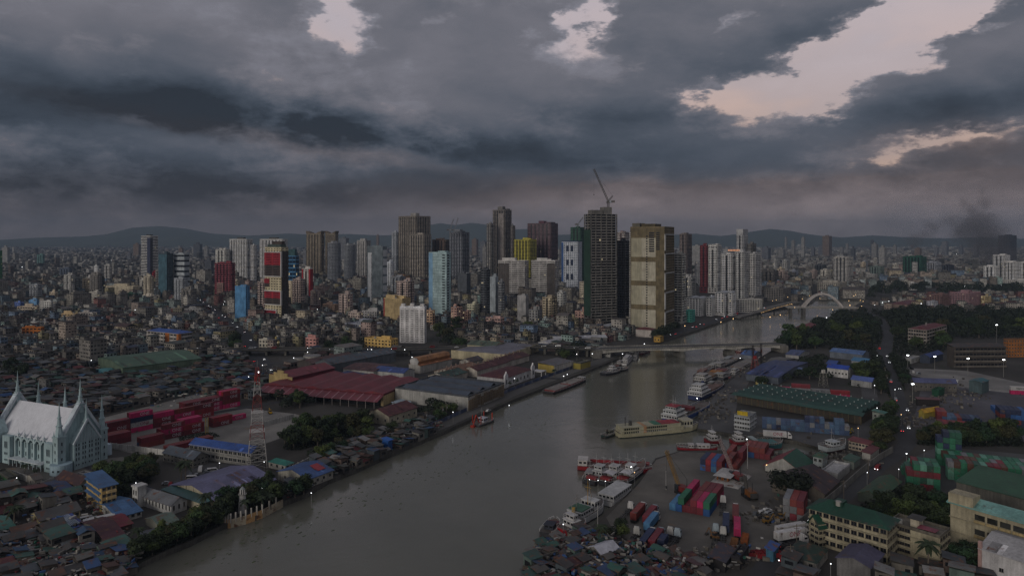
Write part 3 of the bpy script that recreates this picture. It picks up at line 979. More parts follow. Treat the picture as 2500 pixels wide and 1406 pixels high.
 T('white block with small square windows behind the grey white slab', (943, 954, 962, 641, 724, 60), 'bfc3c6', '2a3038', 3.3, .62, 4, .6)
 T('brown office block with a dark central slot', (958, 990, 1001, 676, 726, 65), '8f6f4c', '2a2420', 3.4, .9, 12, .88, name='mid_rise_building', cat='building')
 r, W, D, H = T('cream yellow block with a red edge beside the white hotel', (937, 982, 1003, 731, 794, 60), 'b09a70', '2c2822', 3.4, .8, 9, .8, name='mid_rise_building', cat='building', blank='l', blankcol='b59f74', mark_as='cream yellow block')
 panel(r, 'l', W, D, .95, 1.0, 0, H, 'a03030', .4, 'red_edge')
 slots(r, 'l', W, D, .02, .93, 2, H - 1, 1, 15, 1, .06, .2, '7d6a48', 'joint')
 r, W, D, H = T('white hotel block with rows of paired dark windows', (976, 1036, 1041, 752, 838, 66), 'd2cfcb', '1d1d20', 3.0, .3, 4, .0, bands=False, blank='lr', blankcol='d6d3d0', parapet=1.5, roofn=0, mark_as='white hotel', cap=[(.2, .8, .05, .2, 4, 'd0cdc8'), (.2, .8, .45, .6, 4.5, 'd0cdc8'), (.2, .8, .82, .97, 4, 'd0cdc8')])
 for i in range(5):
  c = .1 + i * .2
  slots(r, 'l', W, D, c - .065, c + .065, 1, H - 2, 2, 15, .55, .48, .2)
 slots(r, 'r', W, D, .2, .8, 1, H - 2, 2, 15, .4, .48, .2)
 T('big brown grey curved tower with vertical ribs, tallest of the left centre', (973, 1015, 1051, 528, 694, 50), '7f776c', '2a2724', 3.2, .28, 3.4, .45, cap=[(.35, .6, .3, .6, 9, 'a09c95')], mark_as='big ribbed tower')
 T('brown grey balcony tower in front of the big ribbed tower', (999, 1034, 1053, 573, 698, 55), '8d857a', '2b2826', 3.2, .48, 3.8, .3, roofn=1)
 T('thin white and blue tower behind the big ribbed tower', (956, 968, 975, 568, 690, 60), 'a2a6aa', '2c3038', 3.2, .4, 3, .4, roofn=1)
 T('brown stepped block right of the big ribbed tower', (1055, 1086, 1098, 586, 695, 65), '5f4f45', '24201e', 3.3, .45, 4, .4)
 T('grey tower with stacked balconies under two thin cranes', (1097, 1128, 1146, 568, 700, 58), '73757a', '26282c', 3.2, .45, 5, .25, cap=[(.2, .8, .2, .8, 4, '6a6c70'), (.3, .7, .35, .65, 8, '84868a')], mark_as='grey balcony tower')
 r, W, D, H = T('pale blue tower with thin joints and a column of arched balconies', (1047, 1090, 1101, 618, 784, 62), '9fb6b6', '26302f', 3.5, .85, 8, .2, blank='l', blankcol='a6bcbc', mark_as='pale blue tower', cap=[(.1, .9, .1, .5, 3, '9fb6b6')])
 panel(r, 'l', W, D, .78, 1.0, 0, H, '7fa6c2', .3, 'blue_strip'); slots(r, 'l', W, D, .02, .77, 2, H, 1, 24, 1, .07, .3, '5d7072', 'joint'); slots(r, 'l', W, D, .06, .26, 3, H - 1, 1, 24, .7, .42, .35); slots(r, 'r', W, D, .1, .6, 3, H - 1, 1, 24, .7, .5, .3)
 r, W, D, H = T('tallest central tower with pale spine and stepped wings', (1203, 1232, 1249, 513, 700, 55), '726c66', '23201f', 3.2, .42, 3.6, .35, cap=[(.2, .6, .3, .7, 9, '77736e'), (.6, .95, .1, .9, 4, '5c5754')], mark_as='tallest central tower')
 panel(r, 'l', W, D, .12, .52, 0, H - 8, 'a39a94', .5, 'pale_spine'); slots(r, 'l', W, D, .14, .5, 2, H - 10, 5, 56, .5, .5, .6)
 T('left wing of the tallest central tower', (1188, 1198, 1206, 547, 702, 55), '7d7a76', '2a2827', 3.2, .5, 4, .2, roofn=1)
 T('right wing of the tallest central tower', (1247, 1252, 1258, 552, 702, 55), '6b6662', '2a2827', 3.2, .5, 4, .3, roofn=1)
 T('bright yellow block with ribbed bays', (1255, 1292, 1310, 586, 705, 58), 'a39a3e', '3a3718', 3.2, .4, 4.2, .35, mark_as='bright yellow block')
 r, W, D, H = T('purple brown twin slab above the yellow block', (1288, 1345, 1362, 546, 700, 68), '5f4c50', '2a2023', 3.2, .4, 3.4, .35, cap=[(.3, .7, .4, .62, 7, '6f4a55'), (.2, .8, .05, .3, 4, '564548')], mark_as='purple brown slab')
 for (xa, xb, xd, nm) in ((1216, 1281, 1291, 'left'), (1297, 1355, 1364, 'right')):
  r, W, D, H = T(f'wide white striped residential slab, {nm} half of the pair', (xa, xb, xd, 638, 750, 70), 'b7b3ad', '2b2827', 3.1, .5, 12, .06, group='white striped slabs', relief=False, roofn=2, mark_as='striped slab pair' if nm == 'left' else None)
  panel(r, 'l', W, D, .58 if nm == 'left' else 0, 1 if nm == 'left' else .34, 0, H * .94, '57504b', .25, 'brown_flank'); slots(r, 'l', W, D, .6 if nm == 'left' else .02, .98 if nm == 'left' else .32, 2, H * .93, 6, 33, .4, .4, .3)
 r, W, D, H = T('blue and white tower of checkered window panels', (1371, 1411, 1421, 592, 720, 64), 'b4b8bd', '2a3140', 3.4, .5, 4.4, .45, mark_as='blue checkered tower', relief=False, cap=[(.0, 1, .0, 1, 3, '2a3c5c')])
 panel(r, 'l', W, D, .88, 1.0, 0, H, '33568a', .4, 'blue_strip')
 for k in range(4):
  for f in (.28, .56):
   panel(r, 'l', W, D, f, f + .16, H * (k * .27 + .02), H * (k * .27 + .13), '232c44', .4, 'dark_panel')
 T('green netted tower shell behind the concrete skeleton', (1393, 1418, 1429, 556, 712, 65), '2c4d3e', '1c3227', 3.4, .5, 4, .3, name='netted_tower', roofn=1)
 r, W, D, H = T('bare concrete tower under construction with open floors', (1426, 1442, 1507, 522, 800, 22), '5d5b57', '141414', 3.5, .22, 7, .12, bandcol='85817a', relief=False, proud=1.6, name='unfinished_tower', mark_as='bare concrete tower', parapet=0, cap=[(.1, .5, .2, .8, 5, '6a6762'), (.55, .85, .2, .8, 9, '75726c')])
 panel(r, 'l', W, D, .02, .98, H * .1, H * .86, '2b4437', .5, 'safety_net')
 b = MB(); rn = random.Random(4)
 for k in range(24):
  for i in range(9):
   if rn.random() < .62:
    x = W * (i + .1) / 9
    b.box(x, x + W / 9 * .8, -.1, .2, k * 3.5 + 1.1, k * 3.5 + 2.9)
 stuff(b.build('infill_wall', 'concrete', '3b3a37', r))
 crane_base = Matrix.Translation(r.location) @ Matrix.Rotation(r.rotation_euler.z, 4, 'Z') @ Vector((W * .72, D * .5, H))
 T('dark grey tower squeezed between the concrete skeleton and tan tower', (1506, 1524, 1540, 590, 792, 50), '3c3c3f', '1d1e20', 3.4, .45, 4, .3, roofn=1)
 T('brick red and white topped tower behind the dark grey one', (1506, 1526, 1537, 568, 705, 65), '6f5048', '2a2220', 3.4, .45, 4, .3, bandcol='a8a49e')
 r, W, D, H = T('tall tan and brown tower with big beige panels', (1539, 1622, 1646, 556, 807, 64), '6c6049', '24221e', 3.3, .5, 5, .3, mark_as='tall tan tower', relief=False, blank='l', blankcol='72664c', cap=[(.1, .7, .3, .7, 5, '5c523a'), (.1, .6, .75, .98, 6, '6a6558')], parapet=1.5)
 for k in range(4):
  z0, z1 = H * (k * .235 + .0), H * (k * .235 + .195)
  panel(r, 'l', W, D, .25, .66, z0 + 1, min(z1, H * .93), 'b4ad98', .35, 'beige_panel')
  panel(r, 'l', W, D, .661, .97, z0 + 1, min(z1, H * .93), 'a29c84', .3, 'beige_panel')
 slots(r, 'l', W, D, .485, .53, 3, H * .93, 1, 36, .9, .5, .5)
 slots(r, 'l', W, D, .13, .24, H * .78, H * .96, 1, 9, .9, .6, .4); slots(r, 'l', W, D, .28, .45, H * .76, H * .96, 1, 9, .9, .65, .5)
 b = MB()
 for k in range(46):
  b.box(-.9, .6, D - .4, D + 1.1, k * H / 48 + 1, k * H / 48 + 2.3)
 stuff(b.build('edge_balcony', 'plaster', 'bdb9b0', r))
 for k in range(5):
  z0 = H * k * .19
  q = MB(); q.box(0, W * .95, -1.0, .2, z0 + H * .17, z0 + H * .18); q.box(0, W * .08, -1.0, .2, z0 + 2, z0 + H * .18)
  q.build('white_frame', 'clean', 'c2c0bb', r)
 T('apartment tower with orange and teal bands right of the tan tower', (1646, 1664, 1674, 622, 790, 62), 'a6a49c', '2a2c2e', 3.2, .45, 5, .2, mark_as='orange banded tower', roofn=1)
 r2, W, D, H = T('tall pinkish brown tower behind the orange banded tower', (1659, 1676, 1689, 572, 705, 58), '6c625d', '282524', 3.2, .5, 4, .3)
 T('small white ribbed block among the centre right towers', (1696, 1706, 1711, 640, 700, 62), 'b5b3b0', '3a3a3e', 3.3, .35, 3, .5, roofn=1)
 T('deep red block joined to the white gridded tower', (1709, 1726, 1731, 600, 715, 65), '5f2428', '2a1416', 3.3, .5, 4, .4)
 r, W, D, H = T('white gridded tower with round portholes near its top', (1729, 1751, 1761, 598, 716, 62), 'b7b4ae', '292b2e', 3.5, .45, 4.2, .32, mark_as='porthole tower', roofn=1)
 panel(r, 'l', W, D, .0, 1, H * .90, H * .985, 'bcb9b3', .3, 'blank_wall')
 b = MB()
 for i in range(4):
  y = D * (i + .5) / 4
  b.loft([[(-.45, y + 2.1 * math.cos(2 * PI * k / 12), H * .945 + 2.1 * math.sin(2 * PI * k / 12)) for k in range(12)], [(.1, y + 2.1 * math.cos(2 * PI * k / 12), H * .945 + 2.1 * math.sin(2 * PI * k / 12)) for k in range(12)]])
 b.build('porthole', 'glass', '1c1e22', r)
 T('white balcony tower, left bay of the riverside cluster', (1760, 1788, 1803, 622, 737, 60), 'b9b7b2', '2a2c2e', 3.1, .45, 3.6, .35, mark_as='riverside balcony cluster', balc=[('l', .1, .4, 1.1), ('l', .6, .9, 1.1)], roofn=1)
 T('white balcony tower, middle bay of the riverside cluster', (1796, 1815, 1834, 616, 739, 55), 'b4b2ae', '2a2c2e', 3.1, .45, 3.6, .3, balc=[('r', .1, .4, 1.1), ('r', .6, .9, 1.1)], roofn=2)
 T('white balcony tower, right bay of the riverside cluster', (1828, 1842, 1859, 620, 737, 50), 'aeaca9', '2a2c2e', 3.1, .45, 3.6, .3, balc=[('r', .1, .4, 1.1), ('r', .6, .9, 1.1)], roofn=1)
 T('white riverside podium with deck floors below the balcony cluster', (1790, 1800, 1861, 733, 763, 25), 'aeaba4', '2c2c2e', 3.2, .45, 4, .2, name='podium', cat='building', roofn=0)
 T('tall white capped tower behind the balcony cluster', (1798, 1814, 1826, 574, 700, 60), 'a5a4a3', '24272b', 3.3, .35, 3.6, .45, cap=[(.0, 1, .0, 1, 14, 'bcbbb9')], parapet=0)
 T('unfinished grey block beside the white capped tower', (1824, 1836, 1846, 596, 700, 58), '66635f', '242424', 3.4, .3, 4, .2)
 for (xa, xb, xd, yt, yb, lab) in ((1676, 1712, 1726, 730, 772, 'left'), (1724, 1738, 1748, 728, 772, 'second'), (1745, 1768, 1780, 716, 771, 'third'), (1778, 1788, 1796, 716, 771, 'right')):
  r, W, D, H = T(f'white riverside apartment house with barrel roof, {lab} one of the row', (xa, xb, xd, yt, yb, 55), 'c6c4bf', '26282b', 3.2, .4, 4, .5, name='apartment_house', cat='building', roofn=0, parapet=0, group='barrel roofed riverside houses', mark_as='barrel roofed riverside row' if lab == 'left' else None)
  b = MB(); n = 8
  for j in range(max(1, int(D // 10))):
   y0 = D * j / max(1, int(D // 10)); y1 = D * (j + .9) / max(1, int(D // 10))
   sec = [(y0 + (y1 - y0) * .5 * (1 - math.cos(PI * k / n)), H + 2.6 * math.sin(PI * k / n)) for k in range(n + 1)]
   b.loft([[(-.4, p_[0], p_[1]) for p_ in sec], [(W + .4, p_[0], p_[1]) for p_ in sec]])
  b.build('barrel_roof', 'clean', 'a9abad', r)
 T('teal painted riverside house', (1675, 1690, 1697, 760, 787, 60), '4f9a8c', '243a36', 3.2, .5, 4, .4, name='house', cat='building', roofn=0)
 low = [
  (1101, 1115, 1129, 753, 804, 'b08f80', 'pinkish stepped block left of the cream one'), (1128, 1142, 1150, 762, 800, 'a98a7c', 'small pink block with few windows'),
  (1140, 1158, 1170, 745, 780, 'b9b59c', 'cream block with dark window strips'), (1117, 1140, 1149, 669, 750, '4b4e52', 'plain dark grey slab tower'),
  (1173, 1188, 1197, 660, 777, '45474a', 'charcoal tower with a pale ladder of balconies'), (1196, 1210, 1217, 678, 777, '8d9498', 'blank pale grey party wall block'),
  (1216, 1226, 1232, 690, 778, '6f7072', 'narrow grey banded block'), (1263, 1284, 1291, 724, 794, '8e8c8a', 'blank light grey slab before the striped pair'),
  (1291, 1313, 1324, 759, 804, '7d7c7a', 'grey banded walk-up block'), (1324, 1347, 1360, 728, 794, '9b8f78', 'tan block with dark window bands'),
  (1360, 1374, 1383, 716, 768, 'a8a7a2', 'pale narrow block before the checkered tower'), (1404, 1426, 1439, 762, 794, 'a5857a', 'pinkish block at the skeleton tower foot'),
  (1383, 1403, 1412, 780, 807, 'b5a987', 'small cream house block'), (1186, 1222, 1231, 779, 809, 'b3958c', 'pink house block by trees'),
  (783, 825, 833, 708, 719, '8d8d8c', 'long grey podium below the curved pair'), (832, 885, 898, 712, 728, 'a19d96', 'pale parking deck right of the curved pair'),
  (1041, 1056, 1062, 760, 800, 'a68a70', 'tan block beside the white hotel'), (890, 955, 972, 832, 856, 'c0a060', 'long yellow school with open corridors'),
  (746, 772, 778, 828, 853, 'b08078', 'pink three-storey house with grilles'), (632, 655, 661, 832, 860, 'a9a394', 'cream shop block with green sign'),
  (661, 676, 681, 834, 858, '8c7c4c', 'yellow and grey narrow house'), (150, 185, 192, 767, 790, 'c0a77e', 'cream banded four-storey block'),
  (190, 228, 237, 765, 786, 'b5aea6', 'white checkered apartment block'), (396, 416, 422, 756, 780, 'b07f72', 'blank pink party wall block'),
  (422, 444, 450, 754, 790, '6f6a5c', 'olive grey bare block'), (450, 490, 498, 756, 776, '94928f', 'long pale grey hall'),
  (42, 86, 96, 750, 775, 'b5a794', 'pair of cream apartment blocks'), (97, 125, 135, 738, 770, 'b9b7b0', 'white house with balconies on its edge'),
  (35, 50, 58, 740, 762, '5b6fa6', 'blue house under a long white one'), (70, 90, 96, 735, 760, '6a94b8', 'pale blue blank wall house'),
  (53, 100, 108, 801, 825, 'a8642a', 'orange hall with a dark window strip'), (75, 90, 97, 788, 810, 'aaa8a4', 'small white tower house'), (98, 112, 120, 788, 808, 'a8a5a2', 'small pale house with four windows'),
  (788, 818, 826, 745, 770, 'b0937c', 'peach house with dark openings'), (850, 878, 886, 765, 792, 'a99a90', 'pinkish house with a cut corner'), (795, 826, 833, 778, 796, 'a5a3a0', 'wide white roadside house'),
  (690, 718, 724, 790, 802, 'bcbab6', 'white villa with open terraces'), (884, 920, 930, 762, 786, '9d9a97', 'grey curved hall'), (842, 900, 935, 795, 815, '8c8e96', 'long low school roof block'),
  (1865, 1912, 1931, 706, 736, '6c6864', 'grey waterfront office with banded floors'), (1862, 1890, 1900, 663, 703, '57534f', 'dark banded office behind the waterfront'), (1865, 1880, 1887, 690, 706, 'a07c34', 'small yellow cube house'),
  (1989, 2010, 2018, 648, 680, '3a3d40', 'dark glass office near the arch bridge'), (2035, 2070, 2083, 628, 697, 'a19e99', 'white ribbed tower with a red edge'), (1996, 2050, 2067, 692, 718, '8f8a80', 'stone civic building with columns'),
  (2109, 2135, 2143, 671, 693, '9b9994', 'white banded clinic among trees'), (2124, 2150, 2159, 652, 690, '63706a', 'green grey glass office'), (2148, 2160, 2167, 656, 680, 'a39688', 'pale pink block beside the green grey office'),
  (2204, 2250, 2262, 628, 682, '1f4a3a', 'wide building wrapped in dark green netting'), (2262, 2285, 2298, 642, 675, '8d8f94', 'navy and white striped tower'), (2220, 2237, 2242, 693, 709, 'b5b2ad', 'white boxy hall among trees'),
  (2332, 2355, 2365, 669, 687, 'a5a19a', 'white deck building among trees'), (2401, 2430, 2441, 651, 698, 'c2c0bb', 'white apartment tower, left of the right edge group'), (2424, 2453, 2466, 624, 697, 'bcbab6', 'tall white apartment tower of the right edge group'),
  (2446, 2478, 2492, 641, 699, 'c0bdb6', 'wide white apartment tower of the right edge group'), (2490, 2530, 2545, 641, 699, 'bfbcb8', 'white apartment tower cut by the right picture edge'), (2436, 2500, 2560, 686, 702, 'b5b2ab', 'long white mall podium at the right edge'),
  (1927, 1942, 1949, 662, 684, '8b8e98', 'grey block with yellow banner'), (2300, 2320, 2330, 648, 676, '2c3038', 'dark navy low office block'), (1960, 1975, 1982, 668, 690, '8a8884', 'pale block left of the dark glass office'),
  (2262, 2300, 2318, 722, 750, '6c5450', 'red brick wing of the pink college'), (2318, 2370, 2395, 718, 748, '86696c', 'pink college main block'), (2395, 2412, 2420, 725, 746, 'a99770', 'cream college stair block'),
  (2262, 2280, 2290, 738, 756, '9a9aa0', 'pale grey college annex'), (2437, 2465, 2482, 575, 640, '33363c', 'far dark tower beyond the smoke'),
 ]
 for q in low:
  xl, xc, xr, yt, yb, c, lab = q
  blankish = 'blank' in lab or 'plain' in lab
  T(lab + (' of the city' if len(lab.split()) < 4 else ''), (xl, xc, xr, yt, yb, 62), c, '24262a', 3.3, .88 if blankish else .5, 4, .85 if blankish else R.choice((.2, .35, .45)), name='mid_rise_building' if hgt(yb, yt) < 45 else 'office_tower', cat='building', roofn=R.choice((1, 2)))
 rebuild_grid()
 rn = random.Random(91); n = 0; tries = 0
 kinds = (('9f9d98', 'pale grey'), ('b0aba0', 'off-white'), ('a79e8c', 'beige'), ('8a8d90', 'bluish grey'), ('77736d', 'drab grey'), ('b3a58e', 'cream'), ('9c8c84', 'pinkish grey'))
 while n < 62 and tries < 1500:
  tries += 1
  xc = rn.choice((rn.uniform(880, 1700), rn.uniform(440, 1000), rn.uniform(60, 520), rn.uniform(1860, 2200))); yb = rn.uniform(700, 782) if xc < 1700 else rn.uniform(668, 700)
  w = rn.uniform(13, 26) * (yb - 585) / 165; C = G(xc, yb)
  if inside(C.x, C.y, RIVER2D) or not is_free(C.x, C.y + 8, 12): continue
  yt = yb - rn.uniform(22, 78) * (yb - 585) / 165
  c, nm = rn.choice(kinds)
  r_, W_, D_, H_ = T(None, (xc - w, xc, xc + w * .55, yt, yb, 62), c, '24262a', 3.3, rn.uniform(.42, .62), rn.uniform(3.4, 5.5), rn.choice((.15, .3, .45)), name='mid_rise_building', cat='building', roofn=2)
  gen(r_, ('tall ' if H_ > 45 else '') + nm + ' middling block', 'building', 'middling blocks between the towers'); n += 1; rebuild_grid()
 far = [(1860, 1882, 605, 633), (1900, 1918, 609, 630), (1956, 1966, 581, 628), (1916, 1922, 580, 622), (1932, 1942, 588, 622), (1980, 1990, 605, 628), (2008, 2031, 576, 625), (2065, 2072, 595, 620),
     (2077, 2089, 606, 640), (2128, 2144, 596, 632), (2146, 2165, 605, 650), (2233, 2250, 606, 632), (2299, 2316, 590, 622), (2376, 2390, 598, 626), (1998, 2018, 600, 622), (2125, 2134, 587, 625),
     (4, 24, 604, 640), (325, 344, 596, 628), (436, 448, 606, 630), (472, 494, 596, 628), (498, 510, 602, 628), (919, 926, 574, 618), (1152, 1168, 584, 625), (1172, 1190, 590, 640), (1178, 1190, 602, 660), (828, 852, 581, 640),
     (1690, 1716, 600, 650), (2280, 2292, 604, 624), (2340, 2352, 600, 620), (2050, 2060, 604, 622), (2180, 2190, 600, 622), (310, 322, 618, 640), (500, 522, 636, 668), (860, 872, 596, 640), (740, 750, 610, 650), (1366, 1374, 600, 660)]
 for i, (x0, x1, yt, yb) in enumerate(far):
  C, r, W, D = rect(x0, x0 + (x1 - x0) * .7, x1, yb + 4, 65)
  H = hgt(yb + 4, yt)
  root = thing('distant_tower', None, 'tower', C, r, 'distant towers in the haze')
  c = R.choice(('77787c', '8a8885', '686a70', '9a9894', '7a6a60', '55585e'))
  MB().box(.6, W - .6, .6, D - .6, 0, H - .5).build('glazing', 'glass', '33373d', root)
  b = MB(); n = max(3, int(H / 4.5))
  for k in range(n + 1):
   b.box(0, W, 0, D, k * H / (n + 1), k * H / (n + 1) + 2)
  for k in range(4):
   b.box(W * k / 4 - .02, W * (k + .5) / 4, -.2, D + .2, 0, H - .4)
   b.box(-.2, W + .2, D * k / 4, D * (k + .5) / 4, 0, H - .6)
  stuff(b.build('floor_band', 'plaster', c, root))
  MB().box(W * .25, W * .7, D * .3, D * .7, H - .5, H + R.uniform(3, 10)).build('roof_room', 'plaster', c, root)
  gen(root, 'faint distant tower in the haze', 'tower', 'distant towers in the haze')
 return crane_base
CRANE_BASE = skyline()
# ---------------------------------------------------------------- tower crane on the skeleton tower
def lattice(b, p, q, w, n, r=.12, up=(0, 0, 1)):
 p, q = Vector(p), Vector(q); d = (q - p).normalized()
 u = d.cross(Vector(up))
 if u.length < .01: u = Vector((1, 0, 0))
 u.normalize(); v = u.cross(d).normalized()
 cs = [(u * a + v * c) * w / 2 for a, c in ((-1, -1), (1, -1), (1, 1), (-1, 1))]
 for c in cs:
  b.tube(p + c, q + c, r)
 for k in range(n):
  s, t = p.lerp(q, k / n), p.lerp(q, (k + 1) / n)
  for j in range(4):
   b.tube(s + cs[j], t + cs[(j + 1) % 4], r * .7)
   b.tube(s + cs[j], s + cs[(j + 1) % 4], r * .6)
 return b
def luffing_crane(label, base, h, tip, cnt, col='4f4c48', w=2.2):
 c = thing('tower_crane', label, 'crane', base)
 B = Vector(base)
 lattice(MB(), (0, 0, 0), (0, 0, h), w, max(3, int(h / 3)), .3).build('mast', 'steel', col, c)
 top = Vector((0, 0, h))
 MB().box(-2.2, 2.2, -2.2, 2.2, h, h + 2.2).build('slewing_platform', 'steel', col, c)
 MB().box(1.2, 3.4, -3.4, -2.1, h + .2, h + 3).build('cab', 'clean', '9aa0a4', c)
 tip = Vector(tip) - B; cnt = Vector(cnt) - B
 lattice(MB(), top + Vector((0, 0, 2.2)), tip, 1.7, 16, .27).build('jib', 'steel', col, c)
 lattice(MB(), top + Vector((0, 0, 2.2)), cnt, 1.5, 5, .2).build('counter_jib', 'steel', col, c)
 e = (cnt + top) / 2
 MB().box(cnt.x - 2.5, cnt.x + 2.5, -1.5, 1.5, h + .6, h + 3.4).build('counterweight', 'concrete', '6d6a66', c)
 b = MB(); b.tube(cnt, top.lerp(tip, .85), .08); b.tube(tip, tip - Vector((0, 0, 32)), .07); b.box(tip.x - .5, tip.x + .5, tip.y - .5, tip.y + .5, tip.z - 33.5, tip.z - 32)
 b.build('hoist_rope', 'steel', '3c3c3c', c)
def crane_top():
 B = CRANE_BASE; d = B.y
 s = d / F
 at = lambda px, py: (Vector(((px - 1250) * s, d, HC + (HOR - py) * s)))
 h = (at(1485, 496) - B).z
 B2 = Vector((at(1485, 500).x, B.y, B.z))
 luffing_crane('long luffing crane on top of the bare concrete tower', B2, h, at(1450, 413), at(1496, 478))
 p = G(1105, 702); s2 = p.y / F
 for i, (x0, x1, y1) in enumerate(((1098, 1107, 534), (1109, 1118, 532))):
  base = Vector(((x0 - 1250) * s2, p.y + 6, HC + (HOR - 570) * s2))
  hh = 6
  luffing_crane(('left' if i == 0 else 'right') + ' one of two thin cranes above the grey balcony tower', base, hh, ((x1 - 1250) * s2, p.y + 6, HC + (HOR - y1) * s2), (base.x - 5, base.y, base.z + hh + 4), '77777a', 1.4)
 p = G(1412, 714); s3 = p.y / F
 base = Vector(((1412 - 1250) * s3, p.y + 10, HC + (HOR - 556) * s3))
 luffing_crane('small crane above the green netted tower shell', base, 5, ((1425 - 1250) * s3, p.y + 10, HC + (HOR - 530) * s3), (base.x - 4, base.y, base.z + 9), '6f716e', 1.3)
crane_top()
# ---------------------------------------------------------------- church
def spire(root, x, y, z0, zt, w, col='a2b7b8', name='corner_tower', zb=0.0):
 b = MB()
 b.box(x - w, x + w, y - w, y + w, zb, z0)
 b.box(x - w - .25, x + w + .25, y - w - .25, y + w + .25, z0 - .6, z0 + .25)
 o = b.build(name, 'clean', col, root)
 b = MB()
 L = zt - z0
 b.cyl(x, y, z0 + .25, z0 + L * .28, w * .95, w * .62, 8)
 b.cyl(x, y, z0 + L * .28, z0 + L * .31, w * .8, w * .8, 8)
 b.cyl(x, y, z0 + L * .31, z0 + L * .52, w * .55, w * .35, 8)
 b.cyl(x, y, z0 + L * .52, z0 + L * .55, w * .5, w * .5, 8)
 b.cyl(x, y, z0 + L * .55, zt, w * .3, .04, 8)
 for dx, dy in ((-1, -1), (1, -1), (1, 1), (-1, 1)):
  b.cyl(x + dx * w * .8, y + dy * w * .8, z0 + .25, z0 + L * .16, w * .2, .03, 5)
 b.build('spire', 'clean', col, o)
 if zt - zb > 25 and zb == 0:
  for k in range(4):
   for face in (0, 1):
    zz = 2 + k * 3.6
    if zz + 2 < z0:
     if face == 0: window(o, x, y - w - .01, zz, .7, 1.6, 0, frame='9fb0b3')
     else: window(o, x - w - .01, y, zz, .7, 1.6, -PI / 2, frame='9fb0b3')
 return o
def church():
 C, r, W, D = rect(-8, 146, 243, 1151, 66)
 D = min(D, 52)
 occupy(C, r, W, D, 7)
 c = thing('church', 'pale blue green church with white roof and many thin spires', 'church', C, r)
 mark('pale church', C.x, C.y)
 wc, wd = '9cb2b3', '94abad'
 E, Rg = 14.0, 27.0
 MB().box(0, W, 1, D - 1, 0, E).build('nave_wall', 'clean', wc, c)
 b = MB(); b.gable(.3, W - .3, 1.2, D - 1.2, E, Rg - E, 'y', .9, .3)
 b.build('roof', 'smooth', 'c6c7ca', c)
 for y, nm in ((0, 'front'), (D, 'rear')):
  b = MB(); t = .9
  y0, y1 = y - t, y + t
  prof = [(-1, 0), (W + 1, 0), (W + 1, E + 1), (W / 2, Rg + 3.2), (-1, E + 1)]
  b.loft([[(x, y0, z) for x, z in prof], [(x, y1, z) for x, z in prof]])
  g = b.build('gable', 'clean', wd, c)
  b = MB()
  for s in (-1, 1):
   xa = W / 2 + s * (W / 2 + 1.6); yy0 = y - t - .5
   b.hexa([(xa, yy0, E - .2), (xa - s * 1.4, yy0, E - .2), (xa - s * 1.4, y1 + .5, E - .2), (xa, y1 + .5, E - .2)] if s > 0 else [(xa, yy0, E - .2), (xa + 1.4, yy0, E - .2), (xa + 1.4, y1 + .5, E - .2), (xa, y1 + .5, E - .2)],
       [(W / 2 + s * .6, yy0, Rg + 4.4), (W / 2 - s * .2, yy0, Rg + 3.2), (W / 2 - s * .2, y1 + .5, Rg + 3.2), (W / 2 + s * .6, y1 + .5, Rg + 4.4)])
  b.build('coping', 'clean', 'c2cccf', g)
  spire(c, W / 2, y, Rg + 3.0, 42.5, 1.25, 'a2b7b8', 'gable_pinnacle', Rg - 1)
 b = MB(); px0, px1 = W * .2, W * .86
 prof = [(px0, 0), (px1, 0), (px1, 12.5), ((px0 + px1) / 2, 22.5), (px0, 12.5)]
 b.loft([[(x, -4.5, z) for x, z in prof], [(x, .2, z) for x, z in prof]])
 pg = b.build('porch', 'clean', '9bb0b1', c)
 b = MB()
 for k in range(11):
  x = px0 + 1.4 + (px1 - px0 - 2.8) * k / 10
  zt = 12.5 + 10 * (1 - abs(x - (px0 + px1) / 2) / ((px1 - px0) / 2)) - 2.0
  b.box(x - .12, x + .12, -4.75, -4.4, 12.6, max(13, zt))
 b.build('rib', 'clean', 'a3b1b4', pg)
 b = MB()
 for s in (-1, 1):
  xm = (px0 + px1) / 2; xe = px0 - .3 if s < 0 else px1 + .3
  b.tube((xe, -4.5, 12.2), (xm, -4.5, 23.1), .55)
 b.build('coping', 'clean', 'c3cdd0', pg)
 spire(c, (px0 + px1) / 2, -3.6, 22.0, 33.0, .9, 'a2b7b8', 'porch_pinnacle', 20.5)
 for k, (z, h) in enumerate(((1.8, .9), (4.2, 1.5), (6.6, 1.5), (9.0, 1.7), (11.2, 1.1))):
  for i in range(4):
   for j in (-1, 1):
    window(pg, px0 + (px1 - px0) * (i + .5) / 4 + j * .62, -4.52, z, .62, h, 0, frame='95a6aa')
 spire(c, -.8, -.8, 17.0, 33.5, 1.9); spire(c, W + .8, -.6, 15.5, 32.5, 1.8); spire(c, -.8, D + .4, 18.5, 36.0, 2.2); spire(c, W + .8, D + .4, 18, 35.0, 2.0)
 spire(c, W + .3, D * .55, 17, 34, 2.2)
 b = MB(); n = 5; y0, y1 = D * .16, D * .66
 for i in range(n + 1):
  y = y0 + (y1 - y0) * i / n
  b.box(-1.2, .1, y - .45, y + .45, 0, E - .5)
 bp = b.build('buttress', 'clean', 'a5b8b9', c)
 b = MB()
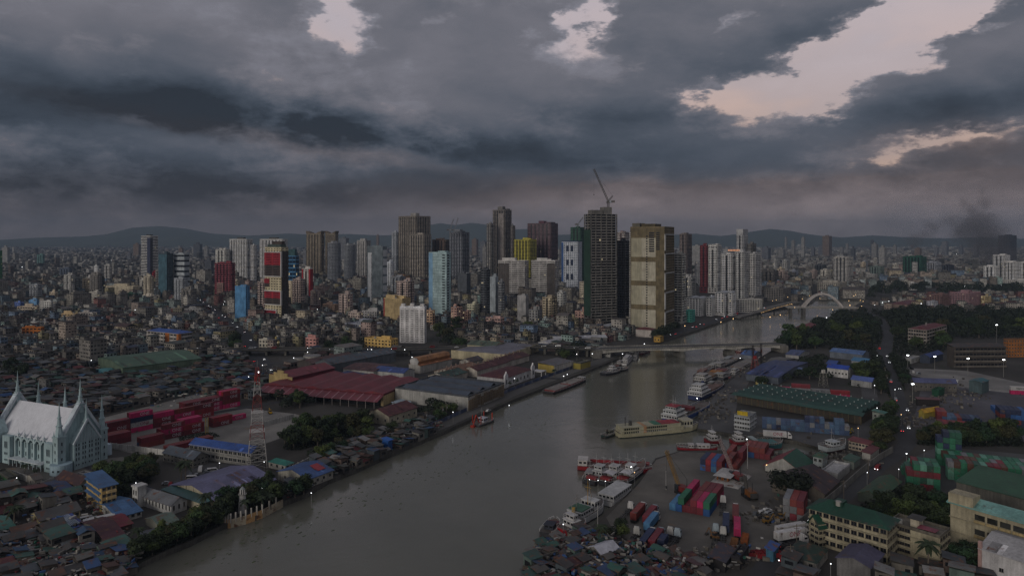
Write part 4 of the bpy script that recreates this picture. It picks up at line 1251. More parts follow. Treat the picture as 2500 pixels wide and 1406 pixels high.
 for i in range(n):
  ya = y0 + (y1 - y0) * (i + .06) / n; yb = y0 + (y1 - y0) * (i + .94) / n; ym, rr = (ya + yb) / 2, (yb - ya) / 2
  m = 8
  for k in range(m):
   t0, t1 = PI * k / m, PI * (k + 1) / m
   f = lambda t, q: (ym - math.cos(t) * q, E - 2.6 + math.sin(t) * q)
   (a0, c0), (a1, c1), (d0, e0), (d1, e1) = f(t0, rr), f(t1, rr), f(t0, rr - .8), f(t1, rr - .8)
   b.hexa([(-1.15, a0, c0), (-1.15, a1, c1), (-1.15, d1, e1), (-1.15, d0, e0)], [(.05, a0, c0), (.05, a1, c1), (.05, d1, e1), (.05, d0, e0)])
 b.build('arch', 'clean', 'a5b8b9', c)
 for i in range(n):
  ym = y0 + (y1 - y0) * (i + .5) / n
  for j in (-1, 1):
   window(c, -.03, ym + j * .62, 8.2, .7, 2.9, -PI / 2, frame='96a8ac'); window(c, -.03, ym + j * .62, 4.3, .7, 2.0, -PI / 2, frame='96a8ac')
  b = MB(); b.hexa([(-.25, ym - 1.3, 11.2), (.1, ym - 1.3, 11.2), (.1, ym + 1.3, 11.2), (-.25, ym + 1.3, 11.2)], [(-.25, ym - .1, 12.4), (.1, ym - .1, 12.4), (.1, ym + .1, 12.4), (-.25, ym + .1, 12.4)])
  b.build('pointed_hood', 'glass', '20262a', c)
  spire(c, -.9, y0 + (y1 - y0) * (i + .5) / n, E + .8, E + 3.6, .28, 'c2ccce', 'small_pinnacle', E - .4)
 MB().box(-4.2, 0, y0 - .5, y1 + .5, 3.1, 3.5).build('canopy', 'clean', 'c6ced0', c)
 b = MB()
 for i in range(9):
  y = y0 + (y1 - y0) * i / 8
  b.box(-4.0, -3.7, y - .15, y + .15, 0, 3.1)
 b.build('canopy_post', 'clean', 'aab6b9', c)
 for (ya, yb, h, pk) in ((D * .02, D * .14, 13.5, 0), (D * .68, D * .80, 13.5, 0)):
  MB().box(-3.0, 0, ya, yb, 0, h).build('side_bay', 'clean', '9eb3b4', c)
  for k, (z, hh) in enumerate(((1.5, .8), (4.4, 1.2), (7.6, 3.4))):
   for j in (-1, 0, 1):
    window(c, -3.02, (ya + yb) / 2 + j * .95, z, .62, hh, -PI / 2, frame='96a8ac')
 b = MB(); ya, yb = D * .82, D * .97
 prof = [(ya, 0), (yb, 0), (yb, 14.5), ((ya + yb) / 2, 20.5), (ya, 14.5)]
 b.loft([[(-4.2, y, z) for y, z in prof], [(.5, y, z) for y, z in prof]])
 b.build('transept', 'clean', '9aafb0', c)
 for j in (-1, 0, 1):
  window(c, -4.22, (ya + yb) / 2 + j * 1.1, 8.5, .8, 4.2, -PI / 2, frame='96a8ac'); window(c, -4.22, (ya + yb) / 2 + j * 1.1, 5.4, .8, 1.6, -PI / 2, frame='96a8ac')
 MB().box(-4.3, -3.9, ya + 1.6, yb - 1.6, 0, 3.4).build('doorway', 'glass', '15181a', c)
 b = MB(); b.cyl(-1.0, -2.5, 0, 4.6, 4.6, n=20); b.build('round_entrance', 'clean', '98aeb6', c)
 for k in range(3):
  t = PI * (1.08 + k * .16)
  window(c, -1.0 + 4.62 * math.cos(t), -2.5 + 4.62 * math.sin(t), 1.6, 1.0, 1.0, t + PI / 2, frame='96a8ac')
 MB().box(W + 2.5, W + 8, 2, 12, 0, 5.5).build('annex', 'clean', 'aebfc8', c)
 for z in (3, 7, 11):
  for x in (1.5, W - 1.2):
   window(c, x, -.93, z - 1.5, .55, 3.2, 0, frame='96a8ac')
church()
# ---------------------------------------------------------------- red and white lattice mast
def mast():
 p = G(628, 1137)
 H = hgt(1137, 897)
 c = thing('lattice_mast', 'tall red and white steel lattice mast behind the lilac warehouse roof', 'mast', p, math.radians(20))
 mark('red and white mast', p.x, p.y)
 nb = 7
 wid = lambda z: 7.6 * (1 - z / H) ** 1.15 + 1.5
 for k in range(nb):
  z0, z1 = H * k / nb, H * (k + 1) / nb
  col = '77302b' if k % 2 == 0 and k else ('a5a29c' if k % 2 or k == 0 else '77302b')
  if k == nb - 1: col = '77302b'
  b = MB(); n = 2
  for j in range(n):
   a0, a1 = z0 + (z1 - z0) * j / n, z0 + (z1 - z0) * (j + 1) / n
   w0, w1 = wid(a0) / 2, wid(a1) / 2
   cs = ((-1, -1), (1, -1), (1, 1), (-1, 1))
   for i in range(4):
    x, y = cs[i]; x2, y2 = cs[(i + 1) % 4]
    b.tube((x * w0, y * w0, a0), (x * w1, y * w1, a1), .16)
    b.tube((x * w0, y * w0, a0), (x2 * w1, y2 * w1, a1), .08); b.tube((x2 * w0, y2 * w0, a0), (x * w1, y * w1, a1), .08)
    b.tube((x * w1, y * w1, a1), (x2 * w1, y2 * w1, a1), .11)
  b.build('lattice_section', 'steel', col, c)
 for k, z in enumerate((H * .55, H * .36)):
  w = wid(z) / 2 + .5
  MB().box(-w, w, -w, w, z, z + .18).build('platform', 'steel', 'b5b2ac', c)
 b = MB()
 for k in range(9):
  t = k * 2.4; z = H * .82 + (k % 3) * 2.2
  b.box(1.15 * math.cos(t) - .25, 1.15 * math.cos(t) + .25, 1.15 * math.sin(t) - .25, 1.15 * math.sin(t) + .25, z, z + 2.2)
 b.build('antenna_panel', 'steel', '8a2422', c)
 MB().tube((0, 0, H), (0, 0, H + 3.5), .08).build('lightning_rod', 'steel', 'a0a0a0', c)
 MB().ball(.6, -.8, H * .955, .35).build('beacon', 'lamp_white', None, c)
mast()
def lighthouse():
 p = G(592, 1250)
 c = thing('lighthouse', 'small white tapering lighthouse with lantern room among riverside trees', 'lighthouse', p)
 mark('white lighthouse', p.x, p.y)
 occupy(p - Vector((2, 2, 0)), 0, 4, 4)
 MB().cyl(0, 0, 0, 7.2, 1.75, 1.15, 16).build('tower', 'plaster', 'b9b6b0', c)
 MB().cyl(0, 0, 7.2, 7.5, 1.6, 1.7, 16).build('gallery', 'plaster', '9a968f', c)
 b = MB()
 for k in range(12):
  t = 2 * PI * k / 12
  b.tube((1.6 * math.cos(t), 1.6 * math.sin(t), 7.5), (1.6 * math.cos(t), 1.6 * math.sin(t), 8.3), .04)
 b.build('railing', 'steel', '55524e', c)
 MB().cyl(0, 0, 7.5, 9.4, .85, .85, 8).build('lantern_glass', 'glass', '22262a', c)
 b = MB()
 for k in range(8):
  t = 2 * PI * (k + .5) / 8
  b.box(.9 * math.cos(t) - .12, .9 * math.cos(t) + .12, .9 * math.sin(t) - .12, .9 * math.sin(t) + .12, 7.5, 9.4)
 b.build('lantern_frame', 'clean', 'c9c6c0', c)
 MB().cyl(0, 0, 9.4, 10.5, 1.1, .1, 8).build('cupola', 'clean', '8f9494', c)
 window(c, 0, -1.55, 3.0, .6, .9)
 OCC.append((p.x + 1.5, p.y - 8, 1, 0, 4.5, 9)); OCC.append((p.x, p.y, 1, 0, 3, 3))
lighthouse()
# ---------------------------------------------------------------- bridges
def girder_bridge():
 P0, P1 = G(1470, 874), G(1905, 861)
 d = P1 - P0; L = d.length; a = math.atan2(d.y, d.x)
 c = thing('road_bridge', 'low concrete girder road bridge with haunched spans over the river', 'bridge', P0, a)
 mark('girder road bridge', (P0.x + P1.x) / 2, P0.y)
 Wd = 17.0; z = 7.4
 sup = [0, L * .44, L * .73, L * 1.0]
 MB().box(-6, L + 6, 0, Wd, z - .4, z).build('deck', 'asphalt', '4c4b49', c)
 def under(x):
  for s0, s1 in zip(sup, sup[1:]):
   if s0 <= x <= s1:
    t = (x - s0) / (s1 - s0)
    return 1.1 + 1.9 * (2 * t - 1) ** 2
  return 1.2
 for y in (.3, 5.5, 11, Wd - .9):
  b = MB(); n = 36
  secs = []
  for k in range(n + 1):
   x = L * k / n
   h = under(x)
   secs.append([(x, y, z - .4 - h), (x, y + .7, z - .4 - h), (x, y + .7, z - .39), (x, y, z - .39)])
  b.loft(secs)
  b.build('girder', 'concrete', 'aaa69c', c)
 for y in (-.15, Wd - .15):
  b = MB(); b.box(-6, L + 6, y, y + .3, z, z + .25); b.box(-6, L + 6, y + .05, y + .2, z + .8, z + 1.0)
  for k in range(int(L / 2.5)):
   b.box(k * 2.5, k * 2.5 + .3, y + .02, y + .26, z + .2, z + .85)
  b.build('parapet', 'concrete', 'a39f95', c)
 for x in sup[1:3]:
  b = MB(); b.box(x - 2.2, x + 2.2, -1, Wd + 1, WATER - 1, 1.2); b.box(x - 1.4, x + 1.4, .5, Wd - .5, 1.2, z - 2.4)
  b.build('pier', 'concrete', '6e6b64', c)
 MB().box(-8, -.5, -1, Wd + 1, -1, z - .45).build('abutment', 'concrete', '7a766e', c); MB().box(L + .5, L + 8, -1, Wd + 1, -1, z - .45).build('abutment', 'concrete', '7a766e', c)
 Q = P0
 E0 = G(1380, 868); E1 = G(560, 868)
 v = thing('approach_viaduct', 'long low viaduct running left from the girder road bridge', 'viaduct', (0, 0, 0))
 P, Lf, Rr = strip_pts([Vector((P0.x - 5, P0.y + Wd / 2, 0)), Vector((P0.x - 30, P0.y + 16, 0)), G(1300, 862), G(1150, 862), G(1000, 866), G(850, 868), G(700, 866), G(560, 866), G(440, 862), G(300, 858)], 14)
 b = MB(); zz = [7.4, 7.2, 6.6, 6, 5.5, 5.5, 5.5, 5, 3, .4]
 for i in range(len(P) - 1):
  z0, z1 = zz[i], zz[i + 1]
  b.hexa([(Rr[i].x, Rr[i].y, z0 - .9), (Rr[i + 1].x, Rr[i + 1].y, z1 - .9), (Lf[i + 1].x, Lf[i + 1].y, z1 - .9), (Lf[i].x, Lf[i].y, z0 - .9)], [(Rr[i].x, Rr[i].y, z0), (Rr[i + 1].x, Rr[i + 1].y, z1), (Lf[i + 1].x, Lf[i + 1].y, z1), (Lf[i].x, Lf[i].y, z0)])
  dd = P[i + 1] - P[i]; aa = math.atan2(dd.y, dd.x)
  OCC.append(((P[i].x + P[i + 1].x) / 2, (P[i].y + P[i + 1].y) / 2, math.cos(aa), math.sin(aa), dd.length / 2, 9))
 b.build('deck', 'asphalt', '353431', v)
 for side in (Lf, Rr):
  b = MB()
  for i in range(len(P) - 1):
   p_, q_ = side[i], side[i + 1]
   b.tube((p_.x, p_.y, zz[i] + .5), (q_.x, q_.y, zz[i + 1] + .5), .5)
  b.build('barrier', 'concrete', '57544e', v)
 for i in range(len(P) - 2):
  for t in (.0, .33, .66):
   p_ = P[i].lerp(P[i + 1], t); z = zz[i] + (zz[i + 1] - zz[i]) * t
   MB().box(p_.x - 1, p_.x + 1, p_.y - 4, p_.y + 4, 0, z - .85).build('pier', 'concrete', '6b6860', v)
 global VIA
 VIA = [(P[i], zz[i]) for i in range(len(P))]
 global BRIDGE
 BRIDGE = (P0, a, L, Wd, z)
girder_bridge()
def arch_bridge():
 P0, P1 = G(1963, 765), G(2058, 766)
 d = P1 - P0; L = d.length; a = math.atan2(d.y, d.x)
 c = thing('arch_bridge', 'white steel arch bridge spanning the river in the distance', 'bridge', P0, a)
 mark('white arch bridge', (P0.x + P1.x) / 2, P0.y)
 z = 9.0; rise = 20.0; Wd = 9
 MB().box(-24, L + 22, 0, Wd, z - 1.6, z).build('deck', 'clean', '8d8a84', c)
 for y in (-1.0, Wd - .2):
  n = 28; secs = []
  for k in range(n + 1):
   t = k / n; x = L * t; zc = z + .2 + rise * 4 * t * (1 - t)
   dz = 4 * (1 - 2 * t) * rise / L; nn = math.hypot(1, dz); h = 1.4
   ox, oz = -dz / nn * h, h / nn
   lean = (1 if y < 3 else -1) * 3.4 * 4 * t * (1 - t)
   secs.append([(x - ox, y + lean, zc - oz), (x - ox, y + 1.3 + lean, zc - oz), (x + ox, y + 1.3 + lean, zc + oz), (x + ox, y + lean, zc + oz)])
  MB().loft(secs).build('arch', 'clean', 'b3aca6', c)
  b = MB()
  for k in range(1, 14):
   t = k / 14
   b.tube((L * t, y + .6, z), (L * t, y + .6 + (1 if y < 3 else -1) * 3.4 * 4 * t * (1 - t), z + rise * 4 * t * (1 - t)), .1)
  stuff(b.build('hanger', 'steel', '8a8783', c))
  MB().box(-24, L + 22, y + .2, y + .5, z, z + 1.1).build('railing', 'steel', '8f8b86', c)
 for x in (0, L):
  MB().box(x - 2, x + 2, -1, Wd + 1, WATER - 1, z - 1.65).build('pier', 'concrete', '5e5b57', c)
 for x in (-18, L + 16):
  MB().box(x - 1.5, x + 1.5, 1, Wd - 1, WATER - 1, z - 1.65).build('pier', 'concrete', '5e5b57', c)
 v = thing('riverside_ramp', 'curved riverside ramp climbing to the white arch bridge', 'viaduct', (0, 0, 0))
 pts = [(1800, 776), (1850, 766), (1890, 758), (1925, 752), (1950, 750)]
 P, Lf, Rr = strip_pts([G(*q) for q in pts], 9)
 zz = [1, 3.5, 6.5, 8.6, 9]
 b = MB()
 for i in range(len(P) - 1):
  z0, z1 = zz[i], zz[i + 1]
  b.hexa([(Rr[i].x, Rr[i].y, z0 - 1.2), (Rr[i + 1].x, Rr[i + 1].y, z1 - 1.2), (Lf[i + 1].x, Lf[i + 1].y, z1 - 1.2), (Lf[i].x, Lf[i].y, z0 - 1.2)], [(Rr[i].x, Rr[i].y, z0), (Rr[i + 1].x, Rr[i + 1].y, z1), (Lf[i + 1].x, Lf[i + 1].y, z1), (Lf[i].x, Lf[i].y, z0)])
 b.build('deck', 'concrete', '74716b', v)
 b = MB()
 for i in range(len(P) - 1):
  for s in (Lf, Rr):
   b.tube((s[i].x, s[i].y, zz[i] + .5), (s[i + 1].x, s[i + 1].y, zz[i + 1] + .5), .3)
 b.build('barrier', 'concrete', '9a968e', v)
 for i in range(1, len(P)):
  MB().box(P[i].x - 1, P[i].x + 1, P[i].y - 1, P[i].y + 1, WATER - 1, zz[i] - 1.1).build('pier', 'concrete', '5f5c57', v)
 b = MB()
 for i in range(2):
  p_, q_ = Rr[i + 1 if i + 1 < len(Rr) else i], Rr[min(i + 2, len(Rr) - 1)]
  b.tube((p_.x, p_.y - 1, zz[min(i + 1, 4)] - 1.6), (q_.x, q_.y - 1, zz[min(i + 2, 4)] - 1.6), .05)
 b.build('light_strip', 'lamp_warm', None, v)
arch_bridge()
# ---------------------------------------------------------------- left bank: hand placed buildings
def multi_gable(root, W, D, H, n, axis, col, h, mat='sheet', o=.6):
 for k in range(n):
  b = MB()
  if axis == 'x':
   b.gable(0, W, D * k / n, D * (k + 1) / n - .05, H, h, 'x', .02, .2)
   for x in (.02, W - .14):
    y0, y1 = D * k / n, D * (k + 1) / n
    i = [b.P(x, y0, H), b.P(x, y1, H), b.P(x, (y0 + y1) / 2, H + h)]; b.face(i)
  else:
   b.gable(W * k / n, W * (k + 1) / n - .05, 0, D, H, h, 'y', .02, .2)
   for y in (.02, D - .14):
    x0, x1 = W * k / n, W * (k + 1) / n
    i = [b.P(x0, y, H), b.P(x1, y, H), b.P((x0 + x1) / 2, y, H + h)]; b.face(i)
  b.build('roof_bay', mat, col, root)
def left_bank_buildings():
 B = block
 r, W, D, H = B('long lilac roofed warehouse with a cream gable beside the lighthouse trees', (421, 527, 668, 1219, 1240, 57), 'b5ab92', ('gable', '62617c', 3.0, 'x'), matr='sheet', name='warehouse', cat='warehouse', mark_as='lilac roofed warehouse', o=1.0)
 MB().box(-5, -.1, 1, D - 1, 0, 3.2).build('lean_to', 'plaster', 'b2a990', r)
 b = MB(); b.hexa([(-5.6, .6, 3.2), (-.02, .6, 3.5), (-.02, D - .6, 3.5), (-5.6, D - .6, 3.2)], [(-5.6, .6, 3.4), (-.02, .6, 3.7), (-.02, D - .6, 3.7), (-5.6, D - .6, 3.4)]); b.build('lean_to_roof', 'sheet', '3a5a58', r)
 b = MB()
 for k in range(1, 6):
  y = D * k / 6; b.box(-.2, .1, y - .2, y + .2, 0, H + 2.7 * (1 - abs(2 * k / 6 - 1)))
 b.build('gable_post', 'plaster', 'a89f88', r)
 r, W, D, H = B('long two-storey school with blue roof behind the parking lot', (463, 612, 641, 1106, 1139, 68), '8f8d86', ('gable', '2c4a86', 2.2, 'y'), wins=(14, 3), floors=2, wsize=(2.4, 1.6), matr='sheet', name='school_building', cat='school', mark_as='blue roofed school', band='a5a29a', frame='b5b2aa')
 B('grey roofed two-storey school wing left of the parking lot', (398, 472, 508, 1121, 1143, 62), '77746c', ('gable', '4e555c', 2.4, 'y'), wins=(8, 4), floors=2, matr='sheet', name='school_building', cat='school')
 r, W, D, H = B('white chapel like hall with a square tower by the riverbank', (338, 418, 456, 1233, 1257, 60), 'b4b3ae', ('gable', '5f6163', 2.2, 'y'), wins=(10, 3), floors=1, wsize=(.8, 2.0), name='hall', cat='building', mark_as='white tower hall')
 MB().box(-2.5, 1.2, D - 3.6, D + .2, 0, H + 4.2).build('corner_tower', 'plaster', 'bbbab5', r)
 for j in (-.8, .8):
  window(r, -2.52, D - 1.7 + j, H + 1.2, .7, 1.9, -PI / 2); window(r, -2.52, D - 1.7 + j, 2, .7, 1.9, -PI / 2)
 MB().box(-2.8, 1.5, D - 3.9, D + .5, H + 4.2, H + 4.9).build('tower_cap', 'plaster', 'c4c2bd', r)
 r, W, D, H = B('narrow yellow four-storey house with blue roof and balconies', (211, 248, 284, 1190, 1252, 48), 'b59a64', ('shed', '3d5f86', 1.2, 'x'), wins=(3, 3), floors=4, wsize=(1.3, 1.2), name='house', cat='house', mark_as='yellow four-storey house', matr='sheet', o=.8)
 for k in range(1, 4):
  MB().box(W * .3, W * .95, -1.3, .05, k * H / 4, k * H / 4 + .9).build('balcony', 'plaster', 'b9a070', r)
  MB().hexa([(-1.0, .5, k * H / 4 + 2.2), (0, .5, k * H / 4 + 2.7), (0, D - .5, k * H / 4 + 2.7), (-1.0, D - .5, k * H / 4 + 2.2)], [(-1.0, .5, k * H / 4 + 2.3), (0, .5, k * H / 4 + 2.8), (0, D - .5, k * H / 4 + 2.8), (-1.0, D - .5, k * H / 4 + 2.3)]).build('awning', 'sheet', '3d5f86', r)
 B('white two-storey house with dark brown pitched roof below the church', (139, 194, 228, 1184, 1204, 60), 'b0ad9c', ('gable', '3d2a2a', 2.6, 'y'), wins=(5, 3), floors=2, name='house', cat='house', mark_as='brown roofed white house')
 B('small white flat roofed house behind the brown roofed one', (190, 215, 232, 1165, 1180, 60), 'b5b4b2', ('flat', 'a5a3a0', 0), wins=(2, 2), floors=1, name='house', cat='house')
 B('long cream bungalow with dark roof near the left corner', (75, 98, 196, 1271, 1291, 45), 'b0a27c', ('gable', '4b4a48', 2.0, 'x'), wins=(1, 6), floors=1, name='bungalow', cat='house', mark_as='long cream bungalow')
 B('white bungalow with wide blue roof left of the tower hall', (232, 288, 346, 1263, 1278, 50), 'aeaca4', ('gable', '3f638a', 1.8, 'x'), wins=(1, 4), floors=1, name='bungalow', cat='house', matr='sheet', mark_as='wide blue roof')
 B('white hut with teal roof at the left picture edge', (-30, 6, 36, 1293, 1314, 42), 'b3b2ac', ('gable', '3f6a60', 1.6, 'x'), wins=(1, 2), floors=1, name='house', cat='house')
 B('house with two-part maroon roof near the river mud', (196, 256, 303, 1318, 1336, 50), '6f6a62', ('gable', '43232a', 2.4, 'x'), wins=(2, 2), floors=1, name='house', cat='house', mark_as='maroon roofed house')
 B('low shed with bright red roof sheets behind the maroon roof', (246, 285, 322, 1288, 1302, 50), '5c4a44', ('gable', '6e2430', 1.2, 'x'), floors=1, name='shed', cat='shed')
 r, W, D, H = B('blue roofed shed with a row of pale skylights', (118, 160, 204, 1294, 1308, 48), '5a5c60', ('shed', '3a4a80', 1.0, 'x'), floors=1, name='shed', cat='shed')
 b = MB()
 for k in range(8):
  b.box(W * (.1 + k * .1), W * (.1 + k * .1) + .35, 1, D * .8, H + .6, H + .95)
 b.build('skylight', 'clean', '8f9aa6', r)
 B('green grey gabled shed on the riverbank below the tower hall', (356, 392, 436, 1285, 1301, 52), '75756a', ('gable', '55645a', 1.6, 'x'), floors=1, name='shed', cat='shed', mark_as='green grey riverbank shed')
 B('blue tarpaulin hall near the yellow house', (103, 150, 182, 1203, 1216, 55), '4c4f55', ('gable', '33405e', 1.4, 'x'), name='shed', cat='shed')
 B('green and orange walled shop at the left edge', (-10, 20, 45, 1170, 1184, 50), '3f6a40', ('flat', '5a5a50', 0), name='shop', cat='shop', wins=(1, 1), floors=1)
 B('white cornered store with dark door below the church', (66, 85, 103, 1172, 1196, 50), 'a5a094', ('gable', '4a4540', 1.2, 'x'), name='store', cat='shop', wins=(1, 1), floors=1)
 for (p, q, lab) in (((30, 1163), (103, 1188), 'long white boundary wall left of the store'), ((103, 1190), (155, 1170), 'white painted wall right of the store'), ((255, 1092), (410, 1112), 'grey perimeter wall behind the church'), ((642, 1042), (718, 1021), 'long white painted slab wall in the container yard'), ((715, 1150), (815, 1100), 'pale boundary wall beside the green roofed house')):
  P, Q = G(*p), G(*q); d = Q - P
  w = thing('boundary_wall', lab, 'wall', P, math.atan2(d.y, d.x))
  MB().box(0, d.length, 0, .25, 0, 2.8).build('wall_panel', 'plaster', 'b0aea8', w)
  b = MB()
  for k in range(int(d.length / 4) + 1):
   b.box(k * 4 - .2, k * 4 + .2, -.1, .35, 0, 3.0)
  b.build('post', 'plaster', 'a3a19b', w)
 pts = [G(545, 1275), G(563, 1276), G(600, 1266), G(640, 1252), G(690, 1226)]
 w = thing('embankment_wall', 'orange and cream riverside wall with white posts around the lighthouse', 'wall', pts[0])
 for k, (p, q) in enumerate(zip(pts, pts[1:])):
  p0, q0 = p - pts[0], q - pts[0]
  dd = (q0 - p0); n = Vector((-dd.y, dd.x, 0)).normalized() * .2
  MB().hexa([(p0.x - n.x, p0.y - n.y, -2.5), (q0.x - n.x, q0.y - n.y, -2.5), (q0.x + n.x, q0.y + n.y, -2.5), (p0.x + n.x, p0.y + n.y, -2.5)], [(p0.x - n.x, p0.y - n.y, 1.3), (q0.x - n.x, q0.y - n.y, 1.3), (q0.x + n.x, q0.y + n.y, 1.3), (p0.x + n.x, p0.y + n.y, 1.3)]).build('wall_panel', 'tin', 'b08a5c' if k % 2 == 0 else 'a89c84', w)
  for j in range(3):
   s = p0.lerp(q0, j / 3)
   MB().box(s.x - .25, s.x + .25, s.y - .25, s.y + .25, 0, 3.6).build('post', 'plaster', 'c4beb2', w)
 B('small white house with teal roof and red posts by the boundary wall', (656, 697, 717, 1136, 1151, 60), 'b5b1a6', ('hip', '2c6b60', 1.6), wins=(3, 2), floors=1, name='house', cat='house', matr='sheet', mark_as='teal roofed house')
 r, W, D, H = B('wide blue roofed hall on the river edge with a red roof patch', (678, 752, 813, 1170, 1191, 58), '9a968a', ('gable', '35507e', 2.6, 'x'), wins=(2, 4), floors=1, name='hall', cat='building', matr='sheet', mark_as='blue riverside hall')
 MB().hexa([(W * .55, D * .12, H + 1.05), (W * .85, D * .12, H + 1.05), (W * .85, D * .4, H + 2.45), (W * .55, D * .4, H + 2.45)], [(W * .55, D * .12, H + 1.15), (W * .85, D * .12, H + 1.15), (W * .85, D * .4, H + 2.55), (W * .55, D * .4, H + 2.55)]).build('roof_patch', 'sheet', '8c2c34', r)
 B('old maroon roofed barn with pale gable amid riverside trees', (895, 950, 1018, 1016, 1039, 58), 'b0a892', ('gable', '4d2226', 3.2, 'x'), wins=(3, 5), floors=1, name='barn', cat='barn', mark_as='maroon roofed barn')
 B('pale blue flat shed behind the maroon roofed barn', (957, 985, 1006, 988, 997, 60), '8a949a', ('shed', '8b9aa2', .6, 'x'), name='shed', cat='shed')
 B('bright blue tin cabin on the river edge', (933, 948, 958, 1076, 1102, 55), '1f4f8f', ('shed', '2458a0', .6, 'x'), name='cabin', cat='cabin', matw='sheet', mark_as='bright blue tin cabin')
 r, W, D, H = B('huge low red roofed warehouse with a striped front canopy', (645, 936, 1024, 966, 991, 71), 'a8936a', ('flat', '5a1e26', 0), name='warehouse', cat='warehouse', mark_as='huge red roofed warehouse')
 multi_gable(r, W, D, H + .95, 6, 'x', '6a1e28', 1.5)
 b = MB(); b.hexa([(-9, -.5, H - 2.3), (.2, -.5, H + .4), (.2, D, H + .4), (-9, D, H - 2.3)], [(-9, -.5, H - 2.1), (.2, -.5, H + .6), (.2, D, H + .6), (-9, D, H - 2.1)]); b.build('canopy', 'sheet', '6b3038', r)
 for k in range(15):
  y = D * (k + .3) / 15
  MB().hexa([(-9, y, H - 2.08), (.2, y, H + .62), (.2, y + .5, H + .62), (-9, y + .5, H - 2.08)], [(-9, y, H - 2.02), (.2, y, H + .68), (.2, y + .5, H + .68), (-9, y + .5, H - 2.02)]).build('canopy_rib', 'clean', 'a07a80', r)
  MB().box(-8.8, -8.5, y - .15, y + .15, 0, H - 2.3).build('canopy_post', 'steel', '77706a', r)
 MB().box(-.6, .1, 2, D * .6, 0, H - 2.6).build('dark_doorway', 'glass', '17181a', r)
 r, W, D, H = B('red roofed hall with a cream stepped gable', (660, 713, 817, 921, 957, 60), '5a1c26', ('gable', '6c2630', 3.0, 'x'), name='hall', cat='building', matr='sheet', matw='sheet', mark_as='stepped gable hall')
 b = MB()
 for (f0, f1, hh) in ((-.03, .18, .2), (.18, .36, 2.2), (.36, .64, 4.0), (.64, .82, 2.2), (.82, 1.03, .2)):
  b.box(-.6, .15, f0 * D, f1 * D, 0, H + hh)
 b.build('stepped_gable', 'plaster', 'b59f6c', r)
 for k in range(5):
  window(r, -.62, D * (.12 + k * .19), 1.0, 1.1, 2.0, -PI / 2)
 B('long brown roofed shed beside the storage tanks', (726, 762, 868, 888, 907, 55), '4b4440', ('gable', '45302f', 2.6, 'x'), name='shed', cat='shed')
 B('long slate blue roofed shed with rusty skylight rows', (770, 808, 966, 890, 914, 55), '5c6064', ('gable', '414a52', 3.4, 'x'), name='shed', cat='shed', mark_as='slate roofed shed')
 B('white factory wing with brown roof and small windows', (838, 912, 968, 907, 926, 64), 'b0aea6', ('gable', '45282a', 2.0, 'y'), wins=(9, 0), floors=1, name='factory_wing', cat='factory')
 B('white factory wing with blue roof beside the brown roofed wing', (912, 985, 1012, 911, 930, 66), 'b2b0aa', ('gable', '2e4274', 2.4, 'y'), name='factory_wing', cat='factory', matr='sheet')
 B('low blue shed roof in front of the white factory wing', (822, 885, 915, 922, 934, 66), '7c8088', ('shed', '35456e', .8, 'x'), name='shed', cat='shed')
 for x, y, rr, h, lab in ((730, 889, 4.2, 5.5, 'smaller'), (762, 884, 7.5, 6.2, 'larger')):
  p = G(x, y); t = thing('storage_tank', f'{lab} of two pale cylindrical storage tanks', 'tank', p, 0, 'storage tanks')
  MB().cyl(0, 0, 0, h, rr, n=28).build('shell', 'plaster', '9d998f', t, True); MB().cyl(0, 0, h, h + .5, rr * 1.01, rr * .2, 28).build('top', 'steel', '6f6d69', t)
  b = MB()
  for k in range(14):
   a = PI * 2 * k / 14; b.box(rr * math.cos(a) - .1, rr * math.cos(a) + .1, rr * math.sin(a) - .1, rr * math.sin(a) + .1, 0, h)
  b.build('stiffener', 'steel', '85827a', t)
  occupy(p - Vector((rr, rr, 0)), 0, rr * 2, rr * 2)
 r, W, D, H = B('long white walled factory block with dark blue roofs and scaffolded river side', (965, 1143, 1231, 970, 1004, 62), 'a5a39c', ('flat', '55585c', 0), name='factory_block', cat='factory', mark_as='scaffolded factory block')
 b = MB()
 for k in range(3):
  b.gable(W * (.06 + .31 * k), W * (.30 + .31 * k), D * .06, D * .95, H - .8, 2.4, 'y', .3)
 b.build('roof_bay', 'sheet', '3f4854', r)
 b = MB(); rn = random.Random(5)
 for k in range(int(W / 2.2)):
  x = k * 2.2; b.tube((x, -1.3, 0), (x, -1.3, H + rn.uniform(-1, 1.5)), .11)
 for z in (2, 4, 6, 8):
  if z < H: b.tube((0, -1.3, z), (W, -1.3, z), .09)
 stuff(b.build('scaffold', 'steel', '6f6455', r))
 b = MB()
 for k in range(int(W / 4)):
  x = k * 4; b.box(x + .2, x + 3.6, -.35, .02, rn.uniform(.2, 1.5), H - rn.uniform(.3, 2.5))
 b.build('bare_panel', 'concrete', '77664f', r)
 r, W, D, H = B('white ornate hall with maroon tiled roofs facing the river', (1165, 1231, 1301, 925, 948, 60), 'c2c0bd', ('hip', '45191e', 3.4), wins=(4, 8), floors=1, wsize=(1.6, 2.2), name='hall', cat='building', mark_as='ornate white hall', zfrac=.3)
 for x in (W - 3.5, -.5):
  b = MB(); prof = [(x, 0), (x + 5, 0), (x + 5, H + 2), (x + 4, H + 3.4), (x + 3.2, H + 3.6), (x + 2.5, H + 5.2), (x + 1.8, H + 3.6), (x + 1, H + 3.4), (x, H + 2)]
  b.loft([[(a_, -.9, z) for a_, z in prof], [(a_, .2, z) for a_, z in prof]]); b.build('curved_gable', 'clean', 'cbc9c7', r)
  window(r, x + 2.5, -.92, 3, 1.6, 3.2)
 b = MB(); b.box(W + 1.5, W + 10, -7, 2, 4.6, 5.1)
